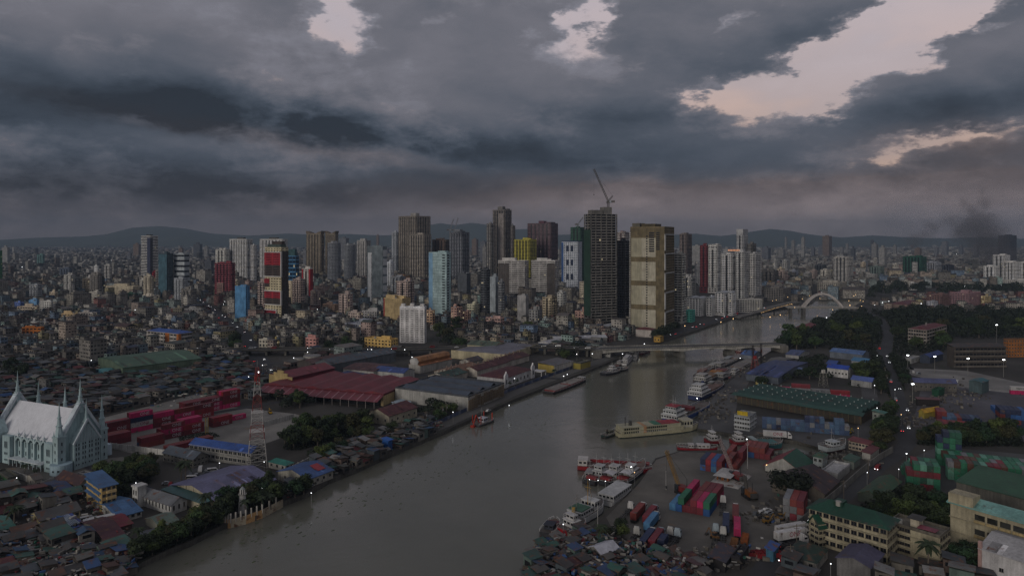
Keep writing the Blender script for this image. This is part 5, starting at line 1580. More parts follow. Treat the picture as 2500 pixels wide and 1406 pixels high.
 for q in ((W + 2, -6.6), (W + 9.4, -6.6)): b.box(q[0] - .25, q[0] + .25, q[1] - .25, q[1] + .25, 0, 4.6)
 b.build('porte_cochere', 'clean', 'bdbbb8', r)
 for k, (xl, xc, xr, yt, yb, c, lab) in enumerate(((1130, 1165, 1240, 905, 921, '421a1f', 'front maroon roofed factory bay with white ridge vents'), (1165, 1200, 1292, 893, 908, '3f1a1e', 'middle maroon roofed factory bay'), (1190, 1225, 1285, 884, 896, '4a2422', 'rear rust red factory bay with chimneys'), (1060, 1110, 1175, 912, 928, '7a5a44', 'tan rusted corrugated factory roof'), (1045, 1090, 1140, 922, 938, '284038', 'dark green factory roof by the white wall'))):
  r, W, D, H = B(lab, (xl, xc, xr, yt, yb, 58), 'b0a89c', ('gable', c, 2.6, 'x'), name='factory_bay', cat='factory', group=None)
  b = MB()
  for j in range(6):
   x = W * (j + .5) / 6; b.cyl(x, D / 2, H + 2.6, H + 4.2, .5, .5, 8); b.cyl(x, D / 2, H + 4.2, H + 4.6, .8, .5, 8)
  b.build('roof_vent', 'steel', '7d6a5e', r)
 r, W, D, H = B('rust streaked monitor roof hall with white octagonal gable ends', (998, 1026, 1103, 893, 912, 55), 'a8a49c', ('gable', '8a5a3a', 2.0, 'x'), name='factory_hall', cat='factory', mark_as='rust streaked hall')
 b = MB(); prof = [(D * .2, H + .5), (D * .12, H + 3.4), (D * .3, H + 6), (D * .7, H + 6), (D * .88, H + 3.4), (D * .8, H + .5)]
 b.loft([[(0, y, z) for y, z in prof], [(W, y, z) for y, z in prof]]); b.build('monitor', 'tin', '93673f', r)
 b = MB(); b.loft([[(-.5, y, z) for y, z in prof], [(-.05, y, z) for y, z in prof]]); b.build('octagon_gable', 'plaster', 'b5b3ae', r)
 r, W, D, H = B('broad cream warehouse with low grey roof behind the factory', (1103, 1235, 1314, 868, 886, 64), 'b5a988', ('hip', '6a6870', 2.6), name='warehouse', cat='warehouse', matr='sheet', mark_as='broad cream warehouse', o=-.6)
 MB().box(-.3, .0, -.3, D + .3, 0, H + 1).box(0, W, -.3, 0, 0, H + 1).build('parapet_wall', 'plaster', 'b9ae8e', r)
 B('raised cream hall with green louvred roof behind the broad warehouse', (1141, 1208, 1234, 846, 868, 64), 'aca488', ('gable', '4c5c4c', 3.0, 'y'), name='hall', cat='building', wins=(8, 0), floors=1)
 B('grey slate gable between the rust hall and broad warehouse', (1122, 1150, 1180, 884, 900, 58), '9a958c', ('gable', '3a3638', 2.4, 'x'), name='shed', cat='shed')
 r, W, D, H = B('yellow walled depot with long grey skylit roof', (1314, 1353, 1399, 893, 911, 52), 'a8944c', ('shed', '5c5c5e', 1.2, 'x'), name='depot', cat='warehouse', mark_as='yellow walled depot')
 MB().box(-.1, W, -.25, -.02, 0, H + .3).build('white_wall', 'plaster', 'b2aea6', r)
 B('white walled compound with olive wall at the quay', (1400, 1418, 1442, 888, 902, 52), '8c7f3c', ('flat', '5b5a52', 0), name='compound', cat='building')
 B('white kiosk with red banner behind the depot', (1314, 1340, 1369, 838, 852, 55), 'b9b6b4', ('gable', 'a9a9ac', 1.6, 'x'), name='kiosk', cat='building', wins=(2, 2), floors=1)
 B('long white vaulted roof warehouse left of the river bend', (1346, 1354, 1482, 828, 843, 12), '8f8d86', ('gable', 'a9a9aa', 2.0, 'x'), name='warehouse', cat='warehouse', matr='clean', mark_as='long white roof')
 B('long flat white roof shed below the tan tower', (1455, 1480, 1530, 800, 812, 50), '8a8a86', ('shed', 'a8aaac', .8, 'x'), name='shed', cat='shed', matr='clean')
 B('yellow guard house on the far river bank', (1596, 1612, 1620, 824, 836, 58), 'a8843c', ('flat', '8c7440', 0), name='guard_house', cat='building', wins=(2, 1), floors=1)
 B('white three-storey house with red roof at the foot of the tan tower', (1552, 1590, 1600, 806, 824, 66), 'b0a8a0', ('hip', '5a2228', 2.0), wins=(0, 0), floors=3, name='house', cat='house', mark_as='red roofed white house')
 B('white control room under the bridge approach', (1456, 1490, 1502, 855, 872, 66), 'a8a6a0', ('shed', '77787a', .8, 'x'), wins=(5, 2), floors=1, name='control_room', cat='building')
 B('mint green shed roof behind the long white roof', (1388, 1420, 1440, 812, 820, 60), '6a7a70', ('gable', '3f7a62', 1.2, 'x'), name='shed', cat='shed')
 B('long green corrugated shed with sagging roof among shanties', (240, 300, 492, 898, 924, 40), '5a6a58', ('gable', '3f5c46', 3.0, 'x'), name='shed', cat='shed', mark_as='long green shed', matr='sheet')
 B('teal roofed shed at the end of the long green shed', (228, 258, 286, 912, 924, 50), '3c6a80', ('gable', '3f7d80', 1.6, 'x'), name='shed', cat='shed', matr='sheet')
 r, W, D, H = B('four-storey orange and white school block with blue roof', (358, 436, 470, 815, 852, 62), 'b0aaa2', ('hip', '2f4f8f', 2.6), name='school_building', cat='school', mark_as='orange and white school', band='c0bbb4', floors=4, matr='sheet')
 for f0, f1 in ((-.01, .05), (.28, .4)):
  panel(r, 'l', W, D, max(0, f0), f1, 0, H - .2, 'a8622c', .5, 'orange_pier')
 panel(r, 'r', W, D, .0, .16, 0, H - .2, 'a8622c', .5, 'orange_pier')
 for k in range(4):
  slots(r, 'l', W, D, .06, .97, k * H / 4 + H * .1, k * H / 4 + H * .19, 9, 1, .75, 1, .2)
  slots(r, 'r', W, D, .2, .97, k * H / 4 + H * .1, k * H / 4 + H * .19, 7, 1, .75, 1, .2)
 B('mint painted tall house with a tiered top among shanties', (10, 26, 38, 833, 850, 55), '3c8a68', ('hip', '3f9a88', 3.0), name='house', cat='house')
 B('plain grey three-storey house standing above the shanties', (95, 112, 120, 930, 958, 60), '6c6a68', ('flat', '66645f', 0), wins=(2, 1), floors=3, name='house', cat='house')
 B('yellow shed roofed store by the scaffolded factory', (1006, 1052, 1068, 974, 989, 64), '8a8a8c', ('gable', 'a8803c', 2.2, 'y'), wins=(4, 1), floors=1, name='store', cat='shop', occ=True, matr='sheet')
left_bank_buildings()
# ---------------------------------------------------------------- right bank: hand placed buildings
def right_bank_buildings():
 B = block
 r, W, D, H = B('very long dark green warehouse with stepped ridge roofs beside the quay', (1799, 2103, None, 1013, 1036, 70), '3f3a30', ('flat', '26392f', 0), W=37, name='warehouse', cat='warehouse', mark_as='long green warehouse', matw='tin')
 multi_gable(r, W, D, H + .9, 5, 'y', '1d3c35', 1.5)
 MB().hexa([(-4, -2, H + .2), (.2, -2, H + 1.3), (.2, D + 2, H + 1.3), (-4, D + 2, H + .2)], [(-4, -2, H + .4), (.2, -2, H + 1.5), (.2, D + 2, H + 1.5), (-4, D + 2, H + .4)]).build('front_eave', 'sheet', '23463c', r)
 for j in range(5):
  b = MB()
  for k in range(12):
   b.cyl(W * (j + .5) / 5, D * (k + .5) / 12, H + 2.8, H + 3.6, .35, .35, 6)
  b.build('roof_vent', 'clean', '8a9490', r)
 b = MB()
 for k in range(22):
  b.box(-.2, .05, D * k / 22, D * k / 22 + .3, 0, H)
 b.build('wall_post', 'steel', '5a5236', r)
 r, W, D, H = B('white three-deck harbour office with a yellow sign on its roof', (1793, 1830, 1846, 1020, 1053, 66), 'a5a8a8', ('flat', '8d8f8f', 0), wins=(6, 3), floors=3, wsize=(1.2, 1.1), name='harbour_office', cat='office', mark_as='harbour office', band='b4b6b6')
 MB().box(-.2, .2, D * .12, D * .8, H + .9, H + 3.2).build('roof_sign', 'clean', 'b59a1c', r)
 for (xl, xc, xr, yt, yb, wc, rc, lab, mk) in (
  (1821, 1900, 1972, 922, 938, '5a6068', '24345e', 'long navy roofed shed behind the container row', 'navy roofed shed'), (2026, 2105, 2122, 866, 882, '6a7078', '4a6690', 'long pale blue roofed hall near the trees', 'pale blue roofed hall'),
  (2079, 2117, 2128, 884, 897, '8f9298', '3f6e8f', 'teal blue roofed hall with white eaves', None), (2018, 2040, 2052, 890, 905, '4a4e58', '2c427a', 'deep blue side roof of the white fronted hall', None),
  (2078, 2128, 2138, 932, 948, '8a8a88', '4a5c92', 'violet blue roofed office with a porch lamp', 'violet blue office'), (1938, 1958, 1972, 908, 918, '7f8286', '4c5c7c', 'hazy blue roof among harbour trees', None),
  (1808, 1838, 1860, 868, 878, '70747a', '34507a', 'blue shed roof by the bridge end', None), (1918, 1950, 1976, 868, 876, 'a09e9a', '3e4c70', 'low blue roofed house with white wall by the trees', None),
  (1870, 1890, 1900, 900, 910, '8a8a86', '55606a', 'grey blue hut roof by the quay trees', None), (1862, 1900, 1940, 894, 904, '6a6660', '54524c', 'drab long roof between quay trees', None)):
  B(lab, (xl, xc, xr, yt, yb, 70), wc, ('gable', rc, 2.2, 'y'), name='shed', cat='shed', matr='sheet', mark_as=mk)
 B('white fronted hall with twin deep blue roof panels', (2020, 2070, 2076, 902, 924, 70), 'b8b6b2', ('gable', '26449a', 2.4, 'y'), wins=(6, 1), floors=1, name='hall', cat='building', matr='sheet', mark_as='white fronted blue hall')
 B('small cream gabled house with white awning among containers', (1845, 1864, 1872, 928, 940, 66), 'b0a060', ('gable', 'a89a80', 1.6, 'x'), wins=(2, 1), floors=1, name='house', cat='house')
 r, W, D, H = B('white five-storey hotel with red roof standing among dark trees', (2217, 2262, 2311, 806, 848, 48), '8d8378', ('hip', '5a1a22', 2.2), wins=(0, 0), floors=5, name='hotel', cat='hotel', mark_as='red roofed hotel', band='b5b2ac')
 for k in range(5):
  slots(r, 'l', W, D, .02, .98, k * H / 5 + .9, k * H / 5 + 2.6, 7, 1, .7, 1, .12); slots(r, 'r', W, D, .02, .98, k * H / 5 + .9, k * H / 5 + 2.6, 8, 1, .7, 1, .12)
 b = MB()
 for k in range(3):
  b.tube((W * .3 + k * 1.8, D * .4, H + 1), (W * .3 + k * 1.8, D * .4, H + 5.6), .1); b.tube((W * .3 + k * 1.8, D * .4, H + 5.4), (W * .3 + k * 1.8 + 1.2, D * .4, H + 4), .1)
 b.build('roof_antenna', 'steel', 'a5a09a', r)
 r, W, D, H = B('huge drab brown depot with slanted flanks behind floodlights', (2312, 2330, 2456, 848, 898, 18), '4c4640', ('shed', '343230', 2.0, 'x'), name='depot', cat='warehouse', mark_as='huge brown depot', floors=4)
 for k in range(4):
  MB().box(-.4, W + .3, -.45, -.02, k * H / 4 + .6, k * H / 4 + 1.9).build('floor_band', 'plaster', '6a645c', r)
  slots(r, 'r', W, D, .02, .98, k * H / 4 + 2, k * H / 4 + 3.6, 14, 1, .8, 1, .1)
 B('orange apartment block with balconies at the right edge', (2450, 2462, 2530, 830, 872, 25), 'a0642c', ('flat', '7a5a40', 0), wins=(3, 10), floors=5, name='apartment_block', cat='building', mark_as='orange flats')
 B('blue arched canopy shed under the floodlights', (2246, 2270, 2302, 872, 888, 40), '39404e', ('gable', '22386e', 2.4, 'x'), name='canopy_shed', cat='shed', matr='sheet')
 B('white roadside booth row under the left floodlight', (2205, 2225, 2248, 878, 888, 40), '9a9a96', ('flat', '9a9a98', 0), wins=(1, 3), floors=1, name='booth', cat='booth')
 B('long blue grey roofed customs shed beside the cleared lot', (2224, 2232, 2336, 932, 953, 12), '5c5852', ('gable', '4c5070', 2.4, 'x'), wins=(1, 9), floors=1, name='customs_shed', cat='shed', mark_as='customs shed', matr='sheet')
 B('teal walkway canopy slanting across the customs yard', (2366, 2398, 2414, 934, 962, 60), '4a5a5c', ('gable', '2f5f66', 1.0, 'x'), name='walkway_canopy', cat='canopy')
 B('low dark open shed with pale posts in the customs yard', (2236, 2240, 2294, 974, 990, 12), '2a2624', ('shed', '5a3c40', .6, 'x'), name='open_shed', cat='shed')
 B('yellow and white striped tent roof in the customs yard', (2243, 2256, 2296, 1006, 1022, 25), '9a8a3c', ('gable', 'b08c24', 1.6, 'x'), name='tent', cat='tent')
 B('dark green kiosk in the customs yard', (2275, 2292, 2306, 955, 969, 45), '1f4a34', ('flat', '24503a', 0), name='kiosk', cat='kiosk')
 B('teal roofed gatehouse beside the harbour road', (2130, 2158, 2165, 1010, 1044, 66), '7f857c', ('shed', '3f6a60', .8, 'x'), wins=(2, 1), floors=2, name='gatehouse', cat='building', mark_as='teal roofed gatehouse')
 B('two-storey cream house with red balconies by the slipway', (2072, 2120, 2132, 1086, 1106, 66), 'a89a88', ('shed', '6a2c30', .8, 'x'), wins=(6, 2), floors=2, name='house', cat='house', mark_as='red balcony house')
 r, W, D, H = B('white warehouse with roof half red half green', (1868, 1958, 1987, 1153, 1168, 66), 'a9a7a0', ('gable', '74262e', 5.0, 'x'), name='warehouse', cat='warehouse', matr='sheet', mark_as='half red warehouse', o=.8)
 b = MB(); sl = 5.0 / (D / 2)
 b.hexa([(-.85, -.85, H + .22 - .85 * sl), (W + .85, -.85, H + .22 - .85 * sl), (W + .85, D / 2 - .05, H + 5.2), (-.85, D / 2 - .05, H + 5.2)], [(-.85, -.85, H + .28 - .85 * sl), (W + .85, -.85, H + .28 - .85 * sl), (W + .85, D / 2 - .05, H + 5.26), (-.85, D / 2 - .05, H + 5.26)])
 b.build('green_roof_slope', 'sheet', '1f4a38', r)
 MB().box(-.2, .05, D * .3, D * .55, 0, H * .75).build('loading_door', 'glass', '1a1a1c', r)
 for y in (.06, .95):
  MB().ball(-.5, D * y, H + .3, .28).build('wall_lamp', 'lamp_warm', None, r)
 B('white two-storey yard house with green roof right of the two-tone warehouse', (1985, 2008, 2020, 1118, 1152, 60), '9aa09e', ('hip', '35503f', 1.6), wins=(2, 2), floors=2, name='house', cat='house')
 B('wide brown roofed warehouse with pale blue end wall under the great round tree', (1885, 2013, 2048, 1205, 1231, 66), '5d564e', ('gable', '33282a', 5.0, 'x'), name='warehouse', cat='warehouse', mark_as='brown roofed warehouse')
 B('white flat roofed garage against the road wall', (2005, 2045, 2075, 1160, 1176, 58), '8f8e8a', ('flat', 'a5a4a2', 0), name='garage', cat='building')
 B('green roofed lean-to against the road wall', (2060, 2085, 2100, 1128, 1146, 58), '6a706a', ('shed', '2f4a3c', .8, 'x'), name='lean_to_shed', cat='shed')
 B('long low red roofed hut on the road wall', (2105, 2125, 2146, 1108, 1124, 52), 'a5a29a', ('shed', '5e2c30', .6, 'x'), name='hut', cat='hut')
 r, W, D, H = B('raised orange cabin with wide white roof on a rusty platform', (1750, 1778, 1796, 1165, 1179, 55), 'a0602c', ('hip', 'a6a4a0', .8), wins=(2, 2), floors=1, name='cabin', cat='cabin', o=1.4, matr='clean', mark_as='orange cabin')
 MB().hexa([(-5, -6, .0), (W + 5, -6, .0), (W + 5, D + 2, .0), (-5, D + 2, .0)], [(-4, -5, .7), (W + 4, -5, .7), (W + 4, D + 1, .7), (-4, D + 1, .7)]).build('platform', 'tin', 'a09c94', r)
 pts = [G(1935, 1300), G(2005, 1242), G(2062, 1195), G(2100, 1160), G(2146, 1124), G(2180, 1104)]
 w = thing('road_wall', 'long grey concrete wall along the harbour road', 'wall', pts[0])
 for p, q in zip(pts, pts[1:]):
  p0, q0 = p - pts[0], q - pts[0]; d = q0 - p0; n = Vector((-d.y, d.x, 0)).normalized() * .15
  MB().hexa([(p0.x - n.x, p0.y - n.y, 0), (q0.x - n.x, q0.y - n.y, 0), (q0.x + n.x, q0.y + n.y, 0), (p0.x + n.x, p0.y + n.y, 0)], [(p0.x - n.x, p0.y - n.y, 3.2), (q0.x - n.x, q0.y - n.y, 3.2), (q0.x + n.x, q0.y + n.y, 3.2), (p0.x + n.x, p0.y + n.y, 3.2)]).build('wall_panel', 'concrete', '77756f', w)
 def school(label, box, floors, wl, wr, roof, mk=None, W=None):
  return B(label, box, 'a39a80', roof, wins=(wl, wr), floors=floors, wsize=(1.9, 1.5), name='school_building', cat='school', band='989078', matr='sheet', W=W, mark_as=mk, frame='5c5448', o=1.0)
 r, W, D, H = school('cream yellow school wing with dark green roof and ledges', (1976, 2166, None, 1291, 1382, 66), 4, 11, 4, ('hip', '14402f', 3.2), 'green roofed school wing', 11)
 MB().box(W * .3, W * .7, D * .6, D * .72, H + .6, H + 3.6).build('roof_vent_house', 'sheet', '123a2b', r)
 MB().cyl(W * .35, D * .66, H + 2.2, H + 3.8, 1.0, n=10).build('water_tank', 'clean', '9a9890', r)
 r, W, D, H = school('rear school wing with dark green roof running along the harbour road', (1978, 1999, 2112, 1281, 1338, 50), 4, 2, 12, ('gable', '14402f', 2.8, 'x'))
 r, W, D, H = school('middle cream school wing with blank front and rooftop tank shed', (2168, 2295, 2319, 1313, 1382, 64), 4, 0, 4, ('flat', '6a6458', 0), 'middle school wing')
 for k in range(4):
  for i in range(4):
   window(r, -.02, D * (.62 + i * .1), k * H / 4 + 1, 2.0, 1.4, -PI / 2, frame='5c5448')
 MB().box(W * .3, W * .7, D * .45, D * .62, H, H + 3).build('roof_hut', 'plaster', '9c9482', r); MB().hip(W * .25, W * .75, D * .42, D * .65, H + 3, .9).build('roof_hut_roof', 'sheet', '3a3836', r)
 MB().box(W * .1, W * .45, D * .1, D * .45, H + .9, H + 1.1).build('roof_patch', 'sheet', '7a3c48', r)
 for k in range(3):
  MB().cyl(W * .2, D * (.8 + k * .06), H, H + 1.8, .75, n=10).build('water_tank', 'clean', 'a2a09a', r)
 r, W, D, H = school('right cream school wing with pale teal roof and open corridors', (2320, 2575, None, 1296, 1412, 64), 3, 0, 2, ('gable', '6f9a92', 1.8, 'y'), 'teal roofed school wing', 11)
 for k in range(3):
  for i in range(6):
   MB().box(-.15, .3, D * (.02 + i * .125), D * (.12 + i * .125), k * H / 3 + 1.3, k * H / 3 + 3.2).build('corridor_opening', 'glass', '2a2a26', r)
   MB().box(-.5, -.1, D * (.015 + i * .125), D * (.125 + i * .125), k * H / 3 + .25, k * H / 3 + 1.1).build('corridor_railing', 'plaster', '9c8a62', r)
 MB().box(-.6, W * .5, D - 7.5, D + .4, H - .5, H + 3.4).build('stair_head', 'plaster', 'a39a80', r)
 b = MB()
 for k in range(14):
  y = D - 7.3 + k * .55; b.tube((-.4, y, H + 3.4), (-.4, y, H + 4.3), .04)
 b.tube((-.4, D - 7.3, H + 4.3), (-.4, D - .1, H + 4.3), .04); b.build('roof_railing', 'steel', '8a877e', r)
 B('broad green roofed warehouse behind the right school wing', (2335, 2540, None, 1228, 1275, 66), '6a675e', ('shed', '2a5238', 2.2, 'y'), W=24, name='warehouse', cat='warehouse', matr='sheet', mark_as='broad green roofed warehouse')
 B('low mossy green roofed hall beside the harbour road', (2095, 2150, 2200, 1216, 1236, 50), '4a5248', ('gable', '2f4a34', 2.0, 'x'), name='hall', cat='building')
 B('white bungalow with dark green roof and rusty eave at the road corner', (1918, 1992, 2021, 1374, 1398, 62), 'a8a49a', ('hip', '22352c', 2.4), wins=(3, 2), floors=1, name='bungalow', cat='house', mark_as='green roofed bungalow')
 B('plain purple grey shed roof in front of the school', (2043, 2125, 2156, 1385, 1430, 62), '6a6866', ('gable', '4a475c', 1.6, 'x'), name='shed', cat='shed', matr='sheet', mark_as='purple grey shed')
 r, W, D, H = B('white gable wall building at the lower right corner', (2392, 2500, 2560, 1372, 1440, 60), 'b5b2b0', ('gable', '9f9d9c', 2.4, 'y'), name='house', cat='house', wins=(1, 1), floors=1, matr='clean')
 MB().box(-.4, .6, D - .6, D + .4, 0, H + 2.4).build('corner_post', 'plaster', 'b09088', r)
 B('small dark flat hut at the yard end with broken walls', (1732, 1770, 1795, 1372, 1398, 58), '2c2a2a', ('shed', '34323c', .8, 'x'), name='hut', cat='hut', mark_as='dark flat hut')
 B('second dark hut with white corner beside the yard', (1785, 1806, 1828, 1366, 1392, 58), '33302e', ('flat', '2e2b30', 0), name='hut', cat='hut')
 B('narrow blue roofed kiosk between yard and road wall', (1870, 1888, 1901, 1345, 1372, 55), '3f6a80', ('shed', '33518a', .6, 'x'), name='kiosk', cat='kiosk')
 B('long white roofed two-storey block above the riverside slum', (1435, 1470, 1512, 1354, 1378, 35), '7d7b76', ('gable', 'a6a6ac', 1.6, 'x'), wins=(2, 4), floors=2, name='house', cat='house', mark_as='white roofed slum block', matr='clean')
 B('white cube house with dark roof beside the yard entrance', (1527, 1548, 1568, 1350, 1368, 50), 'a09d96', ('flat', '3c3c3c', 0), wins=(1, 1), floors=1, name='house', cat='house')
 for px, py, yt, lab, col, tank in ((2010, 944, 902, 'grey steel lattice water tower with two tanks', '77746c', 'b5b2a8'), (1843, 905, 868, 'red painted water tower by the quay', '7a2a28', '8c2c2c')):
  p = G(px, py); H = hgt(py, yt); t = thing('water_tower', lab, 'water tower', p, .5)
  w = 2.4
  for s in ((-1, -1), (1, -1), (1, 1), (-1, 1)):
   MB().tube((s[0] * w, s[1] * w, 0), (s[0] * w * .6, s[1] * w * .6, H - 2.6), .18).build('leg', 'steel', col, t)
  b = MB()
  for k in range(4):
   z0, z1 = (H - 2.6) * k / 4, (H - 2.6) * (k + 1) / 4; f0, f1 = w * (1 - .4 * k / 4), w * (1 - .4 * (k + 1) / 4)
   cs = ((-1, -1), (1, -1), (1, 1), (-1, 1))
   for i in range(4):
    a_, c_ = cs[i], cs[(i + 1) % 4]
    b.tube((a_[0] * f0, a_[1] * f0, z0), (c_[0] * f1, c_[1] * f1, z1), .08); b.tube((a_[0] * f1, a_[1] * f1, z1), (c_[0] * f1, c_[1] * f1, z1), .08)
  b.build('bracing', 'steel', col, t)
  MB().box(-w * .8, w * .8, -w * .8, w * .8, H - 2.6, H - 2.4).build('platform', 'steel', col, t)
  for s in (-.75, .75):
   MB().cyl(s * 1.1, 0, H - 2.4, H - .2, .9, n=12).build('tank', 'clean', tank, t)
  mark('grey lattice water tower' if tank[0] == 'b' else 'red water tower', p.x, p.y)
  occupy(p - Vector((3, 3, 0)), 0, 6, 6)
right_bank_buildings()
block('red roofed pavilion half hidden in riverside trees', (1946, 1972, 1994, 800, 810, 55), '6a5048', ('hip', '6e2226', 3.0), name='pavilion', cat='pavilion', matr='sheet', o=1.5, mark_as='red roofed pavilion')
block('dull red roofed hall half hidden in the park trees', (2172, 2215, 2248, 744, 754, 55), '7a6a60', ('hip', '5c262a', 4.0), name='hall', cat='building', matr='sheet')
for px_, yb_, yt_, lb_ in ((1838, 902, 842, 'left'), (1858, 896, 838, 'right')):
 p_ = G(px_, yb_); t_ = thing('pile_driver', f'{lb_} one of two dark lattice piling leads by the bridge end', 'pile driver', p_, .4, 'piling leads'); h_ = hgt(yb_, yt_)
 lattice(MB(), (0, 0, 0), (0, 0, h_), 1.1, 12, .13).build('lead', 'steel', '2a2422', t_); MB().box(-1.6, 1.6, -2, 2, 0, 2.2).build('base_frame', 'steel', '3a2a26', t_); MB().box(-.5, .5, -.9, -.4, h_ * .6, h_ * .75).build('hammer', 'steel', '4a2a24', t_)
p_ = G(505, 1058); t_ = thing('yellow_gantry', 'yellow steel ladder gantry beside the right maroon pile', 'gantry', p_, .9)
for s_ in (-.7, .7): MB().tube((s_, 0, 0), (s_, 0, 9), .16).build('leg', 'steel', 'a08428', t_)
for k_ in range(8): MB().tube((-.7, 0, .8 + k_), (.7, 0, .8 + k_), .1).build('rung', 'steel', 'a08428', t_)
# ---------------------------------------------------------------- shipping containers
CL, CW, CH = 12.19, 2.44, 2.75
def cont_mesh(L):
 b = MB()
 b.box(.03, L - .03, .04, CW - .04, .03, CH - .06)
 for (x0, x1) in ((0, .14), (L - .14, L)):
  for (y0, y1) in ((0, .14), (CW - .14, CW)):
   b.box(x0, x1, y0, y1, 0, CH)
 for y0, y1 in ((0, .1), (CW - .1, CW)):
  b.box(.14, L - .14, y0, y1, CH - .14, CH); b.box(.14, L - .14, y0, y1, 0, .16)
 n = int(L / .6)
 for k in range(n):
  x = .3 + (L - .6) * k / n
  b.box(x, x + .28, .0, .05, .16, CH - .14, False); b.box(x, x + .28, CW - .05, CW, .16, CH - .14, False)
 return b.mesh('container_body')
def door_mesh():
 b = MB()
 b.box(-.02, .02, .16, CW / 2 - .03, .18, CH - .18); b.box(-.02, .02, CW / 2 + .03, CW - .16, .18, CH - .18)
 for y in (.5, .95, CW - .95, CW - .5):
  b.box(-.07, -.02, y - .03, y + .03, .1, CH - .1)
 return b.mesh('container_door')
CM40, CM20, CDOOR = cont_mesh(CL), cont_mesh(6.06), door_mesh()
def text_mesh(word, size, extr=.015):
 cu = bpy.data.curves.new('lettering', 'FONT')
 cu.body = word; cu.size = size; cu.extrude = extr; cu.align_x = 'CENTER'; cu.align_y = 'CENTER'; cu.resolution_u = 2
 o = bpy.data.objects.new('lettering', cu)
 COL.objects.link(o)
 dg = bpy.context.evaluated_depsgraph_get(); dg.update()
 me = bpy.data.meshes.new_from_object(o.evaluated_get(dg))
 bpy.data.objects.remove(o)
 return me
TXT = {'ONE': text_mesh('ONE', 2.5), 'MAERSK': text_mesh('MAERSK', 1.5)}
CNAMES = {'maroon': '70242d', 'magenta': 'b02058', 'rust red': '74302a', 'red': '88242c', 'navy': '1f2b4a', 'blue': '2b5a94', 'light blue': '4a7aa0', 'green': '2a6e50', 'dark green': '225240', 'mint': '5a8d78',
    'grey': '77787a', 'white': 'b5b3b0', 'brown': '5a3c2c', 'slate blue': '3f5272', 'orange': '9c5a24', 'steel blue': '46607c'}
NCONT = 0
def container(parent_loc, rz, cname, label, group, L=40, text=None, side='r', tcol=None):
 global NCONT
 NCONT += 1
 base = lin(CNAMES[cname]); f = R.uniform(.8, 1.15)
 c = (base[0] * f, base[1] * f, base[2] * f, 1)
 o = obj('shipping_container', CM40 if L == 40 else CM20, 'sheet', c, None, parent_loc, rz)
 tag(o, label, 'container', group)
 d = obj('door', CDOOR, 'sheet', (c[0] * .9, c[1] * .9, c[2] * .9, 1), o)
 LL = CL if L == 40 else 6.06
 if text:
  t = obj('lettering', TXT[text], 'clean', tcol or ('b8b0b4' if cname != 'white' else '8c1a40'), o, (LL * (.62 if text == 'ONE' else .5), -.03, CH * .52))
  t.rotation_euler = (PI / 2, 0, 0)
 return o
def stack(where, px, a, nlen, nwid, height, pal, text=0.0, L=40, pre='container', gap=.12, textword='ONE', mk=None):
 C = G(*px); r = math.radians(a)
 v = Vector((math.cos(r), math.sin(r), 0)); u = Vector((-math.sin(r), math.cos(r), 0))
 LL = CL if L == 40 else 6.06
 occupy(C, r, nlen * (LL + .3), nwid * (CW + gap), .6)
 if mk: mark(mk, *(C + v * 4 + u * 2).xy)
 for i in range(nlen):
  for j in range(nwid):
   h = height(i, j) if callable(height) else height
   for k in range(h):
    if i > 0 and j > 0 and k < h - 1:
     nb = [(height(i - 1, j) if callable(height) else height), (height(i, j - 1) if callable(height) else height)]
     if min(nb) > k:
      continue                       # nothing of it shows
    cn = R.choice(pal) if not callable(pal) else pal(i, j, k)
    p = C + v * (i * (LL + .3)) + u * (j * (CW + gap)) + Vector((0, 0, .04 + k * (CH + .02)))
    lev = ('bottom', 'second', 'third', 'fourth', 'fifth', 'sixth')[k]
    tx = textword if (text and j == 0 and R.random() < text and cn in ('magenta', 'maroon', 'red', 'white')) else None
    bits = f'{cn} container, {lev} level' if h > 1 else f'{cn} container'
    if nwid > 1: bits += f', {ordinal(j + 1)} column'
    if nlen > 1: bits += f', {ordinal(i + 1)} row'
    container(p, r, cn, f'{bits} of the {where}', f'containers of the {where}', L, tx)
RED = ['maroon', 'maroon', 'magenta', 'maroon', 'rust red', 'red', 'magenta']
